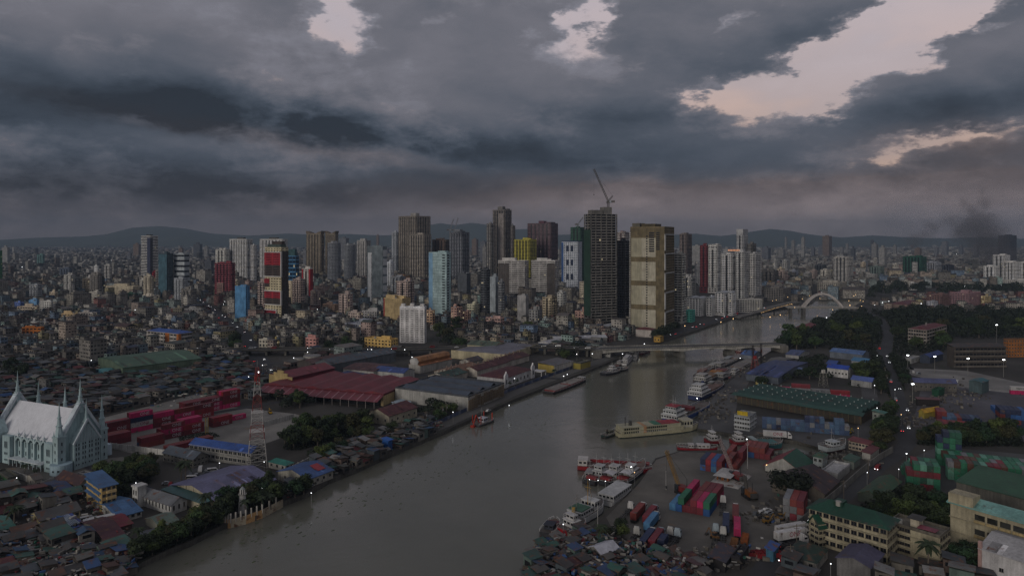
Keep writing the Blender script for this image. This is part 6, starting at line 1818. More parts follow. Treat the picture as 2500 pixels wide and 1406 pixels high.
def stacks():
 stack('long magenta stack', mk='magenta stack', px=(262, 1070), a=53, nlen=5, nwid=2, height=lambda i, j: (3, 4, 3, 3, 3)[i] - (j % 2 if i > 2 else 0), pal=lambda i, j, k: {(1, 2): 'navy', (1, 1): 'white', (1, 0): 'magenta', (2, 2): 'magenta'}.get((i, k), R.choice(RED)) if j == 0 else R.choice(RED), text=.75)
 stack('tall rear magenta stack', (452, 1018), 53, 3, 3, lambda i, j: (3, 3, 4)[i], RED, text=.9)
 stack('front twin maroon stack', (398, 1075), 53, 1, 3, lambda i, j: 2 + (j == 0), RED, text=1)
 stack('middle maroon stack', (448, 1064), 53, 1, 3, lambda i, j: 3 if j else 2, RED, text=1)
 stack('right maroon pile', (520, 1044), 53, 1, 2, lambda i, j: 2, RED, text=.3)
 stack('single pile at the yard corner', (556, 1030), 53, 1, 1, 1, ['magenta'], text=1)
 stack('maroon pile behind the church wall', (262, 1090), 53, 1, 3, 2, ['maroon', 'rust red', 'maroon'])
 stack('charcoal pile near the wall', (345, 1096), 53, 1, 2, 2, ['slate blue', 'maroon', 'rust red'])
 stack('low red pile by the perimeter wall', (410, 1104), 53, 2, 2, 1, ['rust red', 'maroon', 'red'])
 stack('harbour pile of four columns', (1762, 1156), 60, 1, 4, 2, lambda i, j, k: [('rust red', 'maroon'), ('light blue', 'blue'), ('maroon', 'red'), ('blue', 'navy')][j][k])
 stack('second harbour pile', (1800, 1150), 60, 2, 3, lambda i, j: 1 + (i + j) % 2, ['maroon', 'navy', 'blue', 'rust red', 'maroon'])
 stack('slipway pile', (1880, 1124), 60, 1, 5, lambda i, j: 2 - (j == 0), ['rust red', 'maroon', 'rust red', 'blue'])
 stack('mixed centre pile', mk='centre container pile', px=(1732, 1262), a=60, nlen=2, nwid=5, height=lambda i, j: (2, 2, 2, 1, 2)[j], pal=['maroon', 'rust red', 'magenta', 'maroon', 'green', 'blue', 'maroon'])
 stack('low blue pile left of the centre pile', (1664, 1250), 60, 1, 2, lambda i, j: 1 + j % 1, ['light blue', 'blue'])
 stack('round tree pile', (1962, 1276), 60, 1, 3, 3, ['maroon', 'rust red', 'green', 'maroon', 'grey'])
 stack('slate blue wall', (2074, 1064), 70, 1, 18, lambda i, j: 3 if 4 < j < 9 or j in (1, 2) else 2, ['slate blue', 'steel blue', 'slate blue', 'steel blue', 'navy', 'grey', 'slate blue'], L=20)
 def side_row(where, px, cols, a=-20):
  C = G(*px)
  r = math.radians(a)
  v = Vector((math.cos(r), math.sin(r), 0))
  for i, colm in enumerate(cols):
   for k, (cn, tx) in enumerate(colm):
    lev = ('bottom', 'second', 'third')[k]
    container(C + v * i * 12.6 + Vector((0, 0, .04 + k * (CH + .02))), r, cn, f'{cn} container, {lev} level, {ordinal(i + 1)} from left in the {where}', f'containers of the {where}', 40, tx, tcol='2c3540' if tx == 'MAERSK' else None)
 side_row('lettered row', (1886, 962), [[('magenta', None), ('magenta', 'ONE')], [('navy', None), ('grey', None), ('maroon', None)], [('grey', 'MAERSK'), ('grey', 'MAERSK')], [('magenta', 'ONE'), ('red', None)]], -18)
 side_row('pale row at the customs yard edge', (2468, 962), [[('magenta', None), ('white', 'MAERSK')]], -14)
 stack('front rank of the customs yard', (2408, 1056), 66, 1, 9, 1, ['maroon', 'rust red', 'red', 'slate blue', 'maroon'])
 stack('rear rank of the customs yard', (2398, 1036), 66, 1, 9, lambda i, j: 1 + (j > 6), ['maroon', 'slate blue', 'navy', 'rust red', 'steel blue'])
 stack('right edge blue block', (2520, 1052), 66, 2, 6, lambda i, j: 4 - i, ['navy', 'blue', 'navy', 'maroon', 'blue', 'rust red'])
 stack('tallest green stack', (2348, 1142), 66, 1, 4, lambda i, j: 6 if j < 3 else 5, ['green', 'dark green', 'green', 'green', 'mint', 'navy'], L=20)
 stack('green block by the road', (2296, 1202), 66, 4, 5, lambda i, j: (4, 4, 3, 2)[i] - (j == 4), lambda i, j, k: 'maroon' if (k == 2 and i == 0) or R.random() < .2 else R.choice(['green', 'green', 'dark green', 'mint']), L=20, text=0)
 stack('wide green block', mk='wide green block', px=(2530, 1196), a=66, nlen=3, nwid=13, height=lambda i, j: 3, pal=['green', 'mint', 'dark green', 'green', 'mint', 'green', 'maroon', 'brown', 'grey', 'green'], L=20)
 p = G(2262, 1188)
 l = thing('green_floodlight', 'glowing green lamp on the green container block', 'lamp', (p.x, p.y - 4, 0))
 MB().tube((0, 0, 0), (0, 0, 4), .1).build('pole', 'steel', '4a4a4a', l); MB().ball(0, -.2, 4.1, .5).build('bulb', 'lamp_green', None, l)
stacks()
# ---------------------------------------------------------------- vehicles
def wheel_mesh(r, w):
 b = MB(); n = 10
 b.loft([[(r * math.cos(2 * PI * k / n), y, r * math.sin(2 * PI * k / n)) for k in range(n)] for y in (-w / 2, w / 2)])
 return b.mesh('wheel')
WH, WH2 = wheel_mesh(.5, .3), wheel_mesh(.33, .22)
def cab_mesh():
 b = MB()
 b.hexa([(0, -1.2, .8), (2.1, -1.2, .8), (2.1, 1.2, .8), (0, 1.2, .8)], [(0, -1.2, 2.2), (2.1, -1.2, 2.2), (2.1, 1.2, 2.2), (0, 1.2, 2.2)])
 b.hexa([(0, -1.18, 2.2), (2.1, -1.18, 2.2), (2.1, 1.18, 2.2), (0, 1.18, 2.2)], [(0, -1.1, 3.2), (1.6, -1.1, 3.2), (1.6, 1.1, 3.2), (0, 1.1, 3.2)])
 b.hexa([(.1, -.9, 3.2), (1.5, -.9, 3.2), (1.5, .9, 3.2), (.1, .9, 3.2)], [(.1, -.9, 3.9), (.7, -.9, 3.9), (.7, .9, 3.9), (.1, .9, 3.9)])
 return b.mesh('cab')
CAB = cab_mesh()
def truck_proto():
 t = thing('semi_trailer_truck', None, 'truck')
 c = obj('cab', CAB, 'clean', 'bdbbb8', t, (13.0, 0, 0))
 MB().hexa([(1.68, -1.0, 2.3), (2.12, -1.0, 2.3), (2.12, 1.0, 2.3), (1.68, 1.0, 2.3)], [(1.6, -1.0, 3.0), (1.74, -1.0, 3.0), (1.74, 1.0, 3.0), (1.6, 1.0, 3.0)]).build('windscreen', 'glass', '14171b', c)
 MB().box(.3, 1.6, -1.23, 1.23, 2.25, 2.9).build('side_window', 'glass', '14171b', c)
 b = MB(); b.box(0, 13.0, -.5, -.3, .95, 1.25); b.box(0, 13.0, .3, .5, .95, 1.25)
 for k in range(7): b.box(k * 2, k * 2 + .25, -1.2, 1.2, 1.1, 1.3)
 b.build('chassis', 'steel', '2c2b2b', t)
 MB().box(9, 15, -.6, .6, .6, .95).build('tractor_frame', 'steel', '2a2a2a', t)
 for x in (1.2, 2.4, 3.6, 10.0, 11.2, 14.2):
  for y in (-1.05, 1.05):
   obj('wheel', WH, 'steel', '121212', t, (x, y, .5))
 return t
TRK = truck_proto(); TRK_used = [False]
def truck(px, a, label, load=None, loadname='', L=40, cabcol=None, tx=None):
 if not TRK_used[0]:
  t = TRK; TRK_used[0] = True
 else:
  t = copy_tree(TRK)
 C = G(*px); t.location = C; t.rotation_euler = (0, 0, math.radians(a))
 tag(t, label, 'truck', 'trucks in the harbour yard')
 occupy(C, math.radians(a), 15, 2.6, 1)
 if cabcol:
  for ch in t.children:
   if ch.name.startswith('cab'): ch.color = lin(cabcol)
 if load:
  r = math.radians(a)
  o = container(C + Vector((math.cos(r) * .3 + math.sin(r) * CW / 2, math.sin(r) * .3 - math.cos(r) * CW / 2, 1.31)), r, load, loadname, 'containers on trucks', L, tx)
def trucks():
 ln = [((1545, 1278), 62, 'rust red', 'white cab truck carrying a rust red box, first from the ships', 'rust red container on the truck nearest the ships'), ((1575, 1285), 62, 'maroon', 'truck with a maroon box between rust red and pale blue loads', 'maroon container on the truck left of the pale blue load'),
    ((1578, 1303), 62, 'light blue', 'truck loaded with a pale blue box', 'pale blue container on a truck'), ((1567, 1348), 62, 'navy', 'truck loaded with a navy box near the slum edge', 'navy container on the truck near the slum edge'), ((1589, 1348), 62, 'maroon', 'truck loaded with a maroon box beside the navy one', 'maroon container on the truck beside the navy load'),
    ((1772, 1308), 72, 'navy', 'truck with navy box at the middle of the yard', 'navy container on the mid yard truck'), ((1796, 1284), 72, 'rust red', 'truck with rust red box behind the magenta load', 'rust red container on the truck behind the magenta load'), ((1800, 1318), 72, 'magenta', 'truck loaded with a bright magenta box', 'bright magenta container on a truck'),
    ((1612, 1346), 62, 'navy', 'truck with a short navy box and white cab', 'short navy container on a truck'),
    ((1513, 1276), 62, None, 'empty flatbed truck nearest the ships', ''), ((1630, 1350), 62, None, 'empty chassis truck with a tall white cab', ''), ((1526, 1345), 62, None, 'empty chassis truck near the palm tree', ''), ((1764, 1262), 72, None, 'empty chassis truck right of the centre pile', ''), ((1745, 1340), 72, None, 'empty chassis truck left of the brown skip', ''), ((1764, 1348), 72, None, 'empty chassis truck beside the orange skip', '')]
 for i, (px, a, load, lab, ll) in enumerate(ln):
  truck(px, a, lab, load, ll, 20 if 'short' in lab else 40, cabcol=('bdbbb8', '8f9aa0', 'a8a6a2')[i % 3])
 truck((1893, 1326), 20, 'truck hauling a white reefer box with red lettering by the road wall', 'white', 'white reefer container with red lettering by the road wall', 40, tx='ONE')
 truck((1895, 1312), 20, 'white cab truck behind the lettered white reefer', 'white', 'plain white container behind the lettered reefer', 40)
 truck((1862, 1068), -14, 'truck hauling a white lettered reefer before the green warehouse', 'white', 'white lettered container before the green warehouse', 40, tx='ONE')
 truck((1886, 1342), 20, 'white cab empty truck nearest the road wall', None)
trucks()
def car_mesh(kind):
 b = MB(); g = MB()
 if kind == 'car':
  b.hexa([(0, -.85, .35), (4.3, -.85, .35), (4.3, .85, .35), (0, .85, .35)], [(.05, -.85, .85), (4.2, -.83, .78), (4.2, .83, .78), (.05, .85, .85)])
  b.hexa([(.5, -.8, .85), (3.2, -.8, .84), (3.2, .8, .84), (.5, .8, .85)], [(.95, -.66, 1.42), (2.5, -.66, 1.42), (2.5, .66, 1.42), (.95, .66, 1.42)])
  g.hexa([(.62, -.82, .92), (3.02, -.82, .92), (3.02, .82, .92), (.62, .82, .92)], [(.95, -.69, 1.33), (2.48, -.69, 1.33), (2.48, .69, 1.33), (.95, .69, 1.33)])
  wx = (.85, 3.45); L = 4.3
 elif kind == 'van':
  b.hexa([(0, -.9, .35), (5.0, -.9, .35), (5.0, .9, .35), (0, .9, .35)], [(0, -.9, 1.2), (4.9, -.9, 1.1), (4.9, .9, 1.1), (0, .9, 1.2)])
  b.hexa([(0, -.89, 1.2), (4.7, -.89, 1.1), (4.7, .89, 1.1), (0, .89, 1.2)], [(.1, -.8, 2.1), (3.9, -.8, 2.1), (3.9, .8, 2.1), (.1, .8, 2.1)])
  g.hexa([(.2, -.9, 1.25), (4.55, -.9, 1.2), (4.55, .9, 1.2), (.2, .9, 1.25)], [(.25, -.84, 1.85), (4.05, -.84, 1.85), (4.05, .84, 1.85), (.25, .84, 1.85)])
  wx = (.9, 4.0); L = 5.0
 else:
  b.box(0, 10.5, -1.25, 1.25, .45, 3.1); b.box(.6, 9.8, -1.1, 1.1, 3.1, 3.25)
  g.box(.4, 10.55, -1.27, 1.27, 1.6, 2.5)
  wx = (2.2, 8.2); L = 10.5
 return b.mesh(kind + '_body'), g.mesh(kind + '_glass'), wx, L
VK = {k: car_mesh(k) for k in ('car', 'van', 'bus')}
PAINT = {'white': 'b9b8b5', 'silver': '8a8d90', 'black': '17181a', 'red': '7a1a1c', 'grey': '4f5255', 'blue': '2a3f66', 'yellow': 'b0841c', 'orange': 'a0521c'}
NV = 0
def vehicle(kind, p, rz, color, desc, lights=None, group='parked vehicles', small=False, z=0.0):
 body, gl, wx, L = VK[kind]
 t = thing({'car': 'parked_car', 'van': 'passenger_van', 'bus': 'bus'}[kind] if not lights else {'car': 'car_in_traffic', 'van': 'van_in_traffic', 'bus': 'bus_in_traffic'}[kind], None, kind, (p.x, p.y, .04 + z), rz)
 obj('body', body, 'clean', PAINT[color], t)
 obj('glass', gl, 'glass', '12151a', t)
 for x in wx:
  for y in (-.82, .82):
   obj('wheel', WH2, 'steel', '101010', t, (x, y, .33), None, (1.3, 1, 1.3) if kind == 'bus' else None)
 if lights:
  for y in (-.6, .6):
   if lights == 'head':
    MBL = LAMPM; obj('headlight', MBL, 'lamp_white', None, t, (L + .02, y, .75))
   else:
    obj('tail_light', LAMPR, 'lamp_red', None, t, (-.02, y, .8))
 gen(t, desc, kind, group)
 return t
LAMPM = MB().ball(0, 0, 0, .19, 6, 4).mesh('lamp_ball'); LAMPR = MB().ball(0, 0, 0, .17, 6, 4).mesh('red_ball')
def vehicles():
 rows = [((400, 1204), 'van', 'white'), ((420, 1198), 'van', 'white'), ((438, 1199), 'car', 'silver'), ((455, 1172), 'van', 'white'), ((418, 1181), 'car', 'red'), ((395, 1183), 'car', 'silver'), ((466, 1158), 'car', 'grey'), ((480, 1160), 'car', 'silver'), ((496, 1158), 'car', 'grey'),
   ((505, 1154), 'van', 'white'), ((512, 1161), 'car', 'white'), ((490, 1146), 'van', 'white'), ((500, 1150), 'car', 'silver'), ((530, 1150), 'car', 'black'), ((545, 1147), 'car', 'black'), ((556, 1153), 'car', 'white'), ((562, 1148), 'van', 'silver'), ((378, 1206), 'car', 'grey'), ((385, 1210), 'car', 'silver'), ((440, 1192), 'car', 'white'), ((470, 1166), 'car', 'black')]
 for p, k, c in rows:
  vehicle(k, G(*p), math.radians(R.choice((12, 15, 20, -70))), c, f'{c} {k} parked')
 vehicle('bus', G(203, 1290), math.radians(38), 'white', 'white bus standing between roofs')
 for p, c in (((195, 1276), 'white'), ((210, 1278), 'silver'), ((115, 1196), 'white')):
  vehicle('van', G(*p), math.radians(40), c, f'{c} van parked')
 vehicle('car', G(1188, 1006), math.radians(60), 'white', 'white car on the riverside promenade')
 for p, c in (((1850, 1256), 'white'), ((1862, 1250), 'white'), ((1842, 1262), 'grey'), ((1868, 1258), 'silver'), ((1855, 1268), 'black')):
  vehicle('car', G(*p), math.radians(R.uniform(0, 90)), c, f'{c} car in the harbour yard')
 for p, c in (((2335, 935), 'white'), ((2230, 912), 'white'), ((2238, 915), 'silver'), ((2228, 903), 'black')):
  vehicle('van', G(*p), math.radians(R.uniform(0, 90)), c, f'{c} van near the customs yard')
 def along(P, n, off, light, desc, rnd, z=0.0, jit=1.0):
  segs = [(P[i + 1] - P[i]).length for i in range(len(P) - 1)]; T = sum(segs)
  for k in range(n):
   s = T * (k + rnd.random() * .8) / n; i = 0
   while i < len(segs) - 1 and s > segs[i]: s -= segs[i]; i += 1
   p = P[i].lerp(P[i + 1], min(1, s / segs[i])); d = (P[i + 1] - P[i]).normalized(); nn = Vector((-d.y, d.x, 0))
   if light == 'head' and d.y > 0: d = -d
   if light == 'tail' and d.y < 0: d = -d
   p = p + nn * (off + rnd.uniform(-jit, jit))
   k2 = rnd.choice(('car', 'car', 'van')); c = rnd.choice(('white', 'silver', 'grey', 'black', 'red'))
   zz = z(p) if callable(z) else z
   vehicle(k2, p, math.atan2(d.y, d.x), c, desc.format(c=c, k=k2), light, 'evening traffic', z=zz)
 rn = random.Random(8)
 along(av1, 22, 4.5, 'head', '{c} {k} with headlights on the avenue', rn); along(av1, 12, -4.5, 'tail', '{c} {k} with tail lights on the avenue', rn)
 along(rd2, 7, 2.2, 'head', '{c} {k} with headlights by the harbour', rn); along(rd2, 5, -2.2, 'tail', '{c} {k} with tail lights by the harbour', rn)
 along(av3, 9, 1.8, 'head', '{c} {k} with headlights by the river', rn); along(av3, 9, -1.8, 'tail', '{c} {k} with tail lights by the river', rn)
 P0, a, L, Wd, z = BRIDGE
 d = Vector((math.cos(a), math.sin(a), 0)); n = Vector((-d.y, d.x, 0))
 for i in range(9):
  p = P0 + d * L * (i + .4) / 9 + n * (4 if i % 2 else 12)
  c = rn.choice(('white', 'grey', 'black', 'silver')); vehicle(rn.choice(('car', 'van')), p, a + (0 if i % 2 else PI), c, f'{c} vehicle crossing the girder bridge', 'head' if i % 3 == 0 else None, 'evening traffic', z=z)
 q = P0 + d * (L - 4) + n * 3
 vehicle('bus', q, a, 'red', 'red bus leaving the girder bridge', None, 'evening traffic', z=z)
 for i in range(len(VIA) - 2):
  (p1, z1), (p2, z2) = VIA[i], VIA[i + 1]
  for t in (.2, .6):
   p = p1.lerp(p2, t); c = rn.choice(('white', 'grey', 'black', 'silver', 'red')); dd = p2 - p1
   vehicle(rn.choice(('car', 'van')), p + Vector((0, rn.choice((-3, 3)), 0)), math.atan2(dd.y, dd.x), c, f'{c} vehicle on the approach viaduct', 'head' if rn.random() < .6 else None, 'evening traffic', z=max(z1, z2) - abs(z1 - z2) * (t if z1 > z2 else 1 - t))
vehicles()
# yard machines
def machines():
 def crane(label, px, col, boomcol, tip_px, a, tip_d=None, mk=None):
  C = G(*px); t = thing('crawler_crane', label, 'crane', C, 0)
  if mk: mark(mk, C.x, C.y)
  occupy(C - Vector((4, 4, 0)), 0, 8, 8)
  for s in (-1.8, 1.8):
   b = MB().at(0, 0, a); b.box(-3.2, 3.2, s - .45, s + .45, 0, 1.1); b.build('track', 'steel', '1c1b1a', t)
  b = MB().at(0, 0, a); b.box(-3.4, 2.6, -1.6, 1.6, 1.15, 3.4); b.build('engine_house', 'sheet', col, t)
  b = MB().at(0, 0, a); b.box(1.2, 3.0, 1.0, 2.3, 1.4, 3.9); b.build('cab', 'glass', '2b2f33', t)
  b = MB().at(0, 0, a); b.box(-4.6, -3.4, -1.6, 1.6, 1.3, 3.0); b.build('counterweight', 'concrete', '4a4846', t)
  tip = Vector(((tip_px[0] - 1250) * (C.y + tip_d) / F, C.y + tip_d, HC + (HOR - tip_px[1]) * (C.y + tip_d) / F)) - C
  base = Vector((math.cos(a) * 2.2, math.sin(a) * 2.2, 1.8))
  lattice(MB(), base, tip, 1.1, 14, .1).build('boom', 'steel', boomcol, t)
  b = MB(); ap = Vector((-math.cos(a) * 2.2, -math.sin(a) * 2.2, 7)); b.tube((-math.cos(a) * 2.2, -math.sin(a) * 2.2, 3.4), ap, .15); b.tube(ap, tip, .06); b.tube(tip, (tip.x, tip.y, max(2.0, tip.z - 15)), .05); b.box(tip.x - .3, tip.x + .3, tip.y - .3, tip.y + .3, max(1.2, tip.z - 16), max(2.0, tip.z - 15)); b.build('rigging', 'steel', '2a2a2a', t)
 crane('red crawler crane with tall yellow lattice boom by the ships', (1668, 1205), '6a2420', '8a6a30', (1627, 1100), math.radians(120), -4, 'red crawler crane')
 crane('orange crawler crane with dark boom in the harbour yard', (1830, 1214), '74481f', '55524e', (1818, 1160), math.radians(100), -2, 'orange crawler crane')
 crane('crane with pale lattice boom leaning over the red containers', (1800, 1172), '7a3030', '8a7a76', (1757, 1072), math.radians(110), 6)
 for i, (px, c, lab) in enumerate(((( 1872, 1276), '7a5c28', 'yellow wheel loader nearest the parked cars'), ((1905, 1270), '86652a', 'large yellow forklift beside the red green pile'), ((1936, 1295), '86702a', 'yellow forklift beside the reefers'), ((1745, 1316), '6a4a28', 'small rusty excavator in the mid yard'), ((660, 1010), 'b08a1c', 'yellow excavator in the left container yard'), ((2072, 1060), 'b8a01c', 'yellow tractor cab before the slate blue wall'))):
  C = G(*px); t = thing('yard_machine', lab, 'machine', C, R.uniform(0, 3)); t.scale = (.72, .72, .72)
  MB().box(-2.2, 2.0, -1.1, 1.1, .7, 2.1).build('body', 'sheet', c, t)
  MB().box(-.6, .9, -.9, .9, 2.1, 3.5).build('cab', 'glass', '2a2d30', t); MB().box(-.8, 1.1, -1.0, 1.0, 3.5, 3.65).build('cab_roof', 'sheet', c, t)
  b = MB(); b.tube((1.8, 0, 1.4), (4.2, 0, 4.6), .25); b.tube((4.2, 0, 4.6), (6.0, 0, 1.4), .2); b.build('arm', 'sheet', c, t)
  b = MB(); b.hexa([(5.4, -.9, .1), (6.6, -.9, .1), (6.6, .9, .1), (5.4, .9, .1)], [(5.2, -.9, 1.2), (6.2, -.9, 1.4), (6.2, .9, 1.4), (5.2, .9, 1.2)]); b.build('bucket', 'steel', '3a3836', t)
  for x in (-1.4, 1.3):
   for y in (-1.2, 1.2):
    obj('wheel', WH, 'steel', '141414', t, (x, y, .75), None, (1.5, 1.3, 1.5))
  occupy(C - Vector((3, 3, 0)), 0, 6, 6)
 for px, c, lab in (((1798, 1345), '7a5230', 'brown open skip by the dark huts'), ((1825, 1332), '84481f', 'orange open skip by the dark huts'), ((1815, 1364), '6a1a20', 'long red open skip behind the dark huts'), ((1852, 1366), '7a1c22', 'second long red skip with white spots')):
  C = G(*px); t = thing('open_skip', lab, 'skip', C, math.radians(66 if 'long' not in lab else 8))
  L = 7 if 'long' not in lab else 9
  b = MB(); b.box(0, L, 0, 2.4, .2, .4)
  b.box(0, L, 0, .1, .2, 1.9); b.box(0, L, 2.3, 2.4, .2, 1.9); b.box(0, .1, .1, 2.3, .2, 1.9); b.box(L - .1, L, .1, 2.3, .2, 1.9); b.build('tub', 'tin', c, t)
  b = MB()
  for k in range(6): b.box(L * (k + .4) / 6, L * (k + .4) / 6 + .15, -.08, 2.48, .2, 1.85)
  b.build('rib', 'steel', c, t)
  occupy(C, math.radians(66), L, 2.4)
machines()
# ---------------------------------------------------------------- ships
def ship(name, label, stern, bow, beam, fb, hull, houses, boot='2a1a1a', sheer=1.2, mast=None, funnel=None, cat='ship', blunt=.55, group=None, deckcol='55504a', cargo=None, mk=None, rail='b5b3b0', stripe=None):
 S, Bw = G(*stern, WATER), G(*bow, WATER)
 d = Bw - S; L = d.length
 t = thing(name, label, cat, S, math.atan2(d.y, d.x), group)
 if mk: mark(mk, (S.x + Bw.x) / 2, (S.y + Bw.y) / 2)
 hb = beam / 2
 prof = [(0, .80), (.06, .92), (.25, 1), (.6, 1), (.78, .9), (.9, .55 + .3 * blunt), (1.0, .06 + .25 * blunt)]
 def secs(z0, z1f, e=0.0, rake=0.0):
  o = []
  for f, w in prof:
   zt = z1f(f)
   o.append([(f * L - (rake if f > .9 else 0), -hb * w * .9 - e, z0), (f * L - (rake if f > .9 else 0), hb * w * .9 + e, z0), (f * L, hb * w + e, zt), (f * L, -hb * w - e, zt)])
  return o
 top = lambda f: fb + sheer * max(0, (f - .6) / .4) ** 2 + .3 * sheer * max(0, (.2 - f) / .2) ** 2
 MB().loft(secs(-.8, top, 0, L * .03)).build('hull', 'steel', hull, t)
 MB().loft([[(p[0] * 1.0, p[1], p[2]) for p in s_] for s_ in secs(-.85, lambda f: .45, .03, L * .03)]).build('boot_top', 'steel', boot, t)
 if stripe:
  MB().loft([[(x, y * 1.012, z) for x, y, z in (s_[0], s_[1], s_[2], s_[3])] for s_ in [[(f * L, -hb * w, top(f) - .35), (f * L, hb * w, top(f) - .35), (f * L, hb * w, top(f) - .12), (f * L, -hb * w, top(f) - .12)] for f, w in prof]]).build('stripe', 'clean', stripe, t)
 b = MB()
 for (f0, w0), (f1, w1) in zip(prof, prof[1:]):
  b.poly([(f0 * L, -hb * w0 * .93, top(f0) + .02), (f1 * L, -hb * w1 * .93, top(f1) + .02), (f1 * L, hb * w1 * .93, top(f1) + .02), (f0 * L, hb * w0 * .93, top(f0) + .02)])
 b.build('deck', 'tin', deckcol, t)
 b = MB()
 for side in (-1, 1):
  for (f0, w0), (f1, w1) in zip(prof, prof[1:]):
   b.tube((f0 * L, side * hb * w0, top(f0) + .9), (f1 * L, side * hb * w1, top(f1) + .9), .07)
  for k in range(14):
   f = k / 13
   w = next(w0 + (w1 - w0) * (f - f0) / (f1 - f0) for (f0, w0), (f1, w1) in zip(prof, prof[1:]) if f0 <= f <= f1)
   b.tube((f * L, side * hb * w, top(f)), (f * L, side * hb * w, top(f) + .9), .05)
 stuff(b.build('railing', 'steel', rail, t))
 for (f0, f1, wf, z0, h, col, win) in houses:
  o = MB().box(f0 * L, f1 * L, -hb * wf, hb * wf, fb + z0, fb + z0 + h).build('deckhouse', 'clean', col, t)
  MB().box(f0 * L - .3, f1 * L + .3, -hb * wf - .25, hb * wf + .25, fb + z0 + h, fb + z0 + h + .15).build('house_roof', 'clean', win[1] if isinstance(win, tuple) else col, o)
  if win:
   b = MB(); n = max(2, int((f1 - f0) * L / 1.7))
   for k in range(n):
    x = f0 * L + (f1 - f0) * L * (k + .5) / n; w = (f1 - f0) * L / n * .32
    b.box(x - w, x + w, -hb * wf - .03, hb * wf + .03, fb + z0 + h * .45, fb + z0 + h * .8)
   m = max(2, int(hb * wf * 2 / 1.5))
   for k in range(m):
    y = -hb * wf + 2 * hb * wf * (k + .5) / m; w = hb * wf / m * .7
    b.box(f0 * L - .03, f1 * L + .03, y - w, y + w, fb + z0 + h * .45, fb + z0 + h * .8)
   stuff(b.build('window_row', 'glass', '14171b', o))
 if mast:
  for (f, h, c) in mast:
   b = MB(); b.tube((f * L, 0, fb), (f * L, 0, fb + h), .14, .06); b.tube((f * L, -hb * .4, fb + h * .75), (f * L, hb * .4, fb + h * .75), .07); b.tube((f * L, 0, fb + h * .95), (f * L + h * .35, 0, fb + 1), .04)
   b.build('mast', 'steel', c, t)
 if funnel:
  f, z, h, c = funnel
  MB().cyl(f * L, 0, fb + z, fb + z + h, hb * .22, hb * .18, 10).build('funnel', 'steel', c, t)
 if cargo:
  rn = random.Random(int(stern[0]))
  for (f0, f1, z0, h, col, nme) in cargo:
   MB().box(f0 * L, f1 * L, -hb * .78, hb * .78, fb + z0, fb + z0 + h).build(nme, 'tin', col, t)
 return t, L, hb
def deck_lamp(x, y, z, h, lab, mat='lamp_flood', r=.3, pole='8a8a88', name='lamp_post', cat='lamp'):
 t = thing(name, lab, cat, (x, y, z))
 MB().tube((0, 0, 0), (0, 0, h), .09, .06, 6).build('pole', 'steel', pole, t)
 b = MB(); b.box(-.35, .35, -.12, .12, h, h + .18); b.build('lamp_head', 'steel', '4a4a4a', t)
 MB().ball(0, -.1, h - .12, r, 8, 6).build('bulb', mat, None, t)
 return t
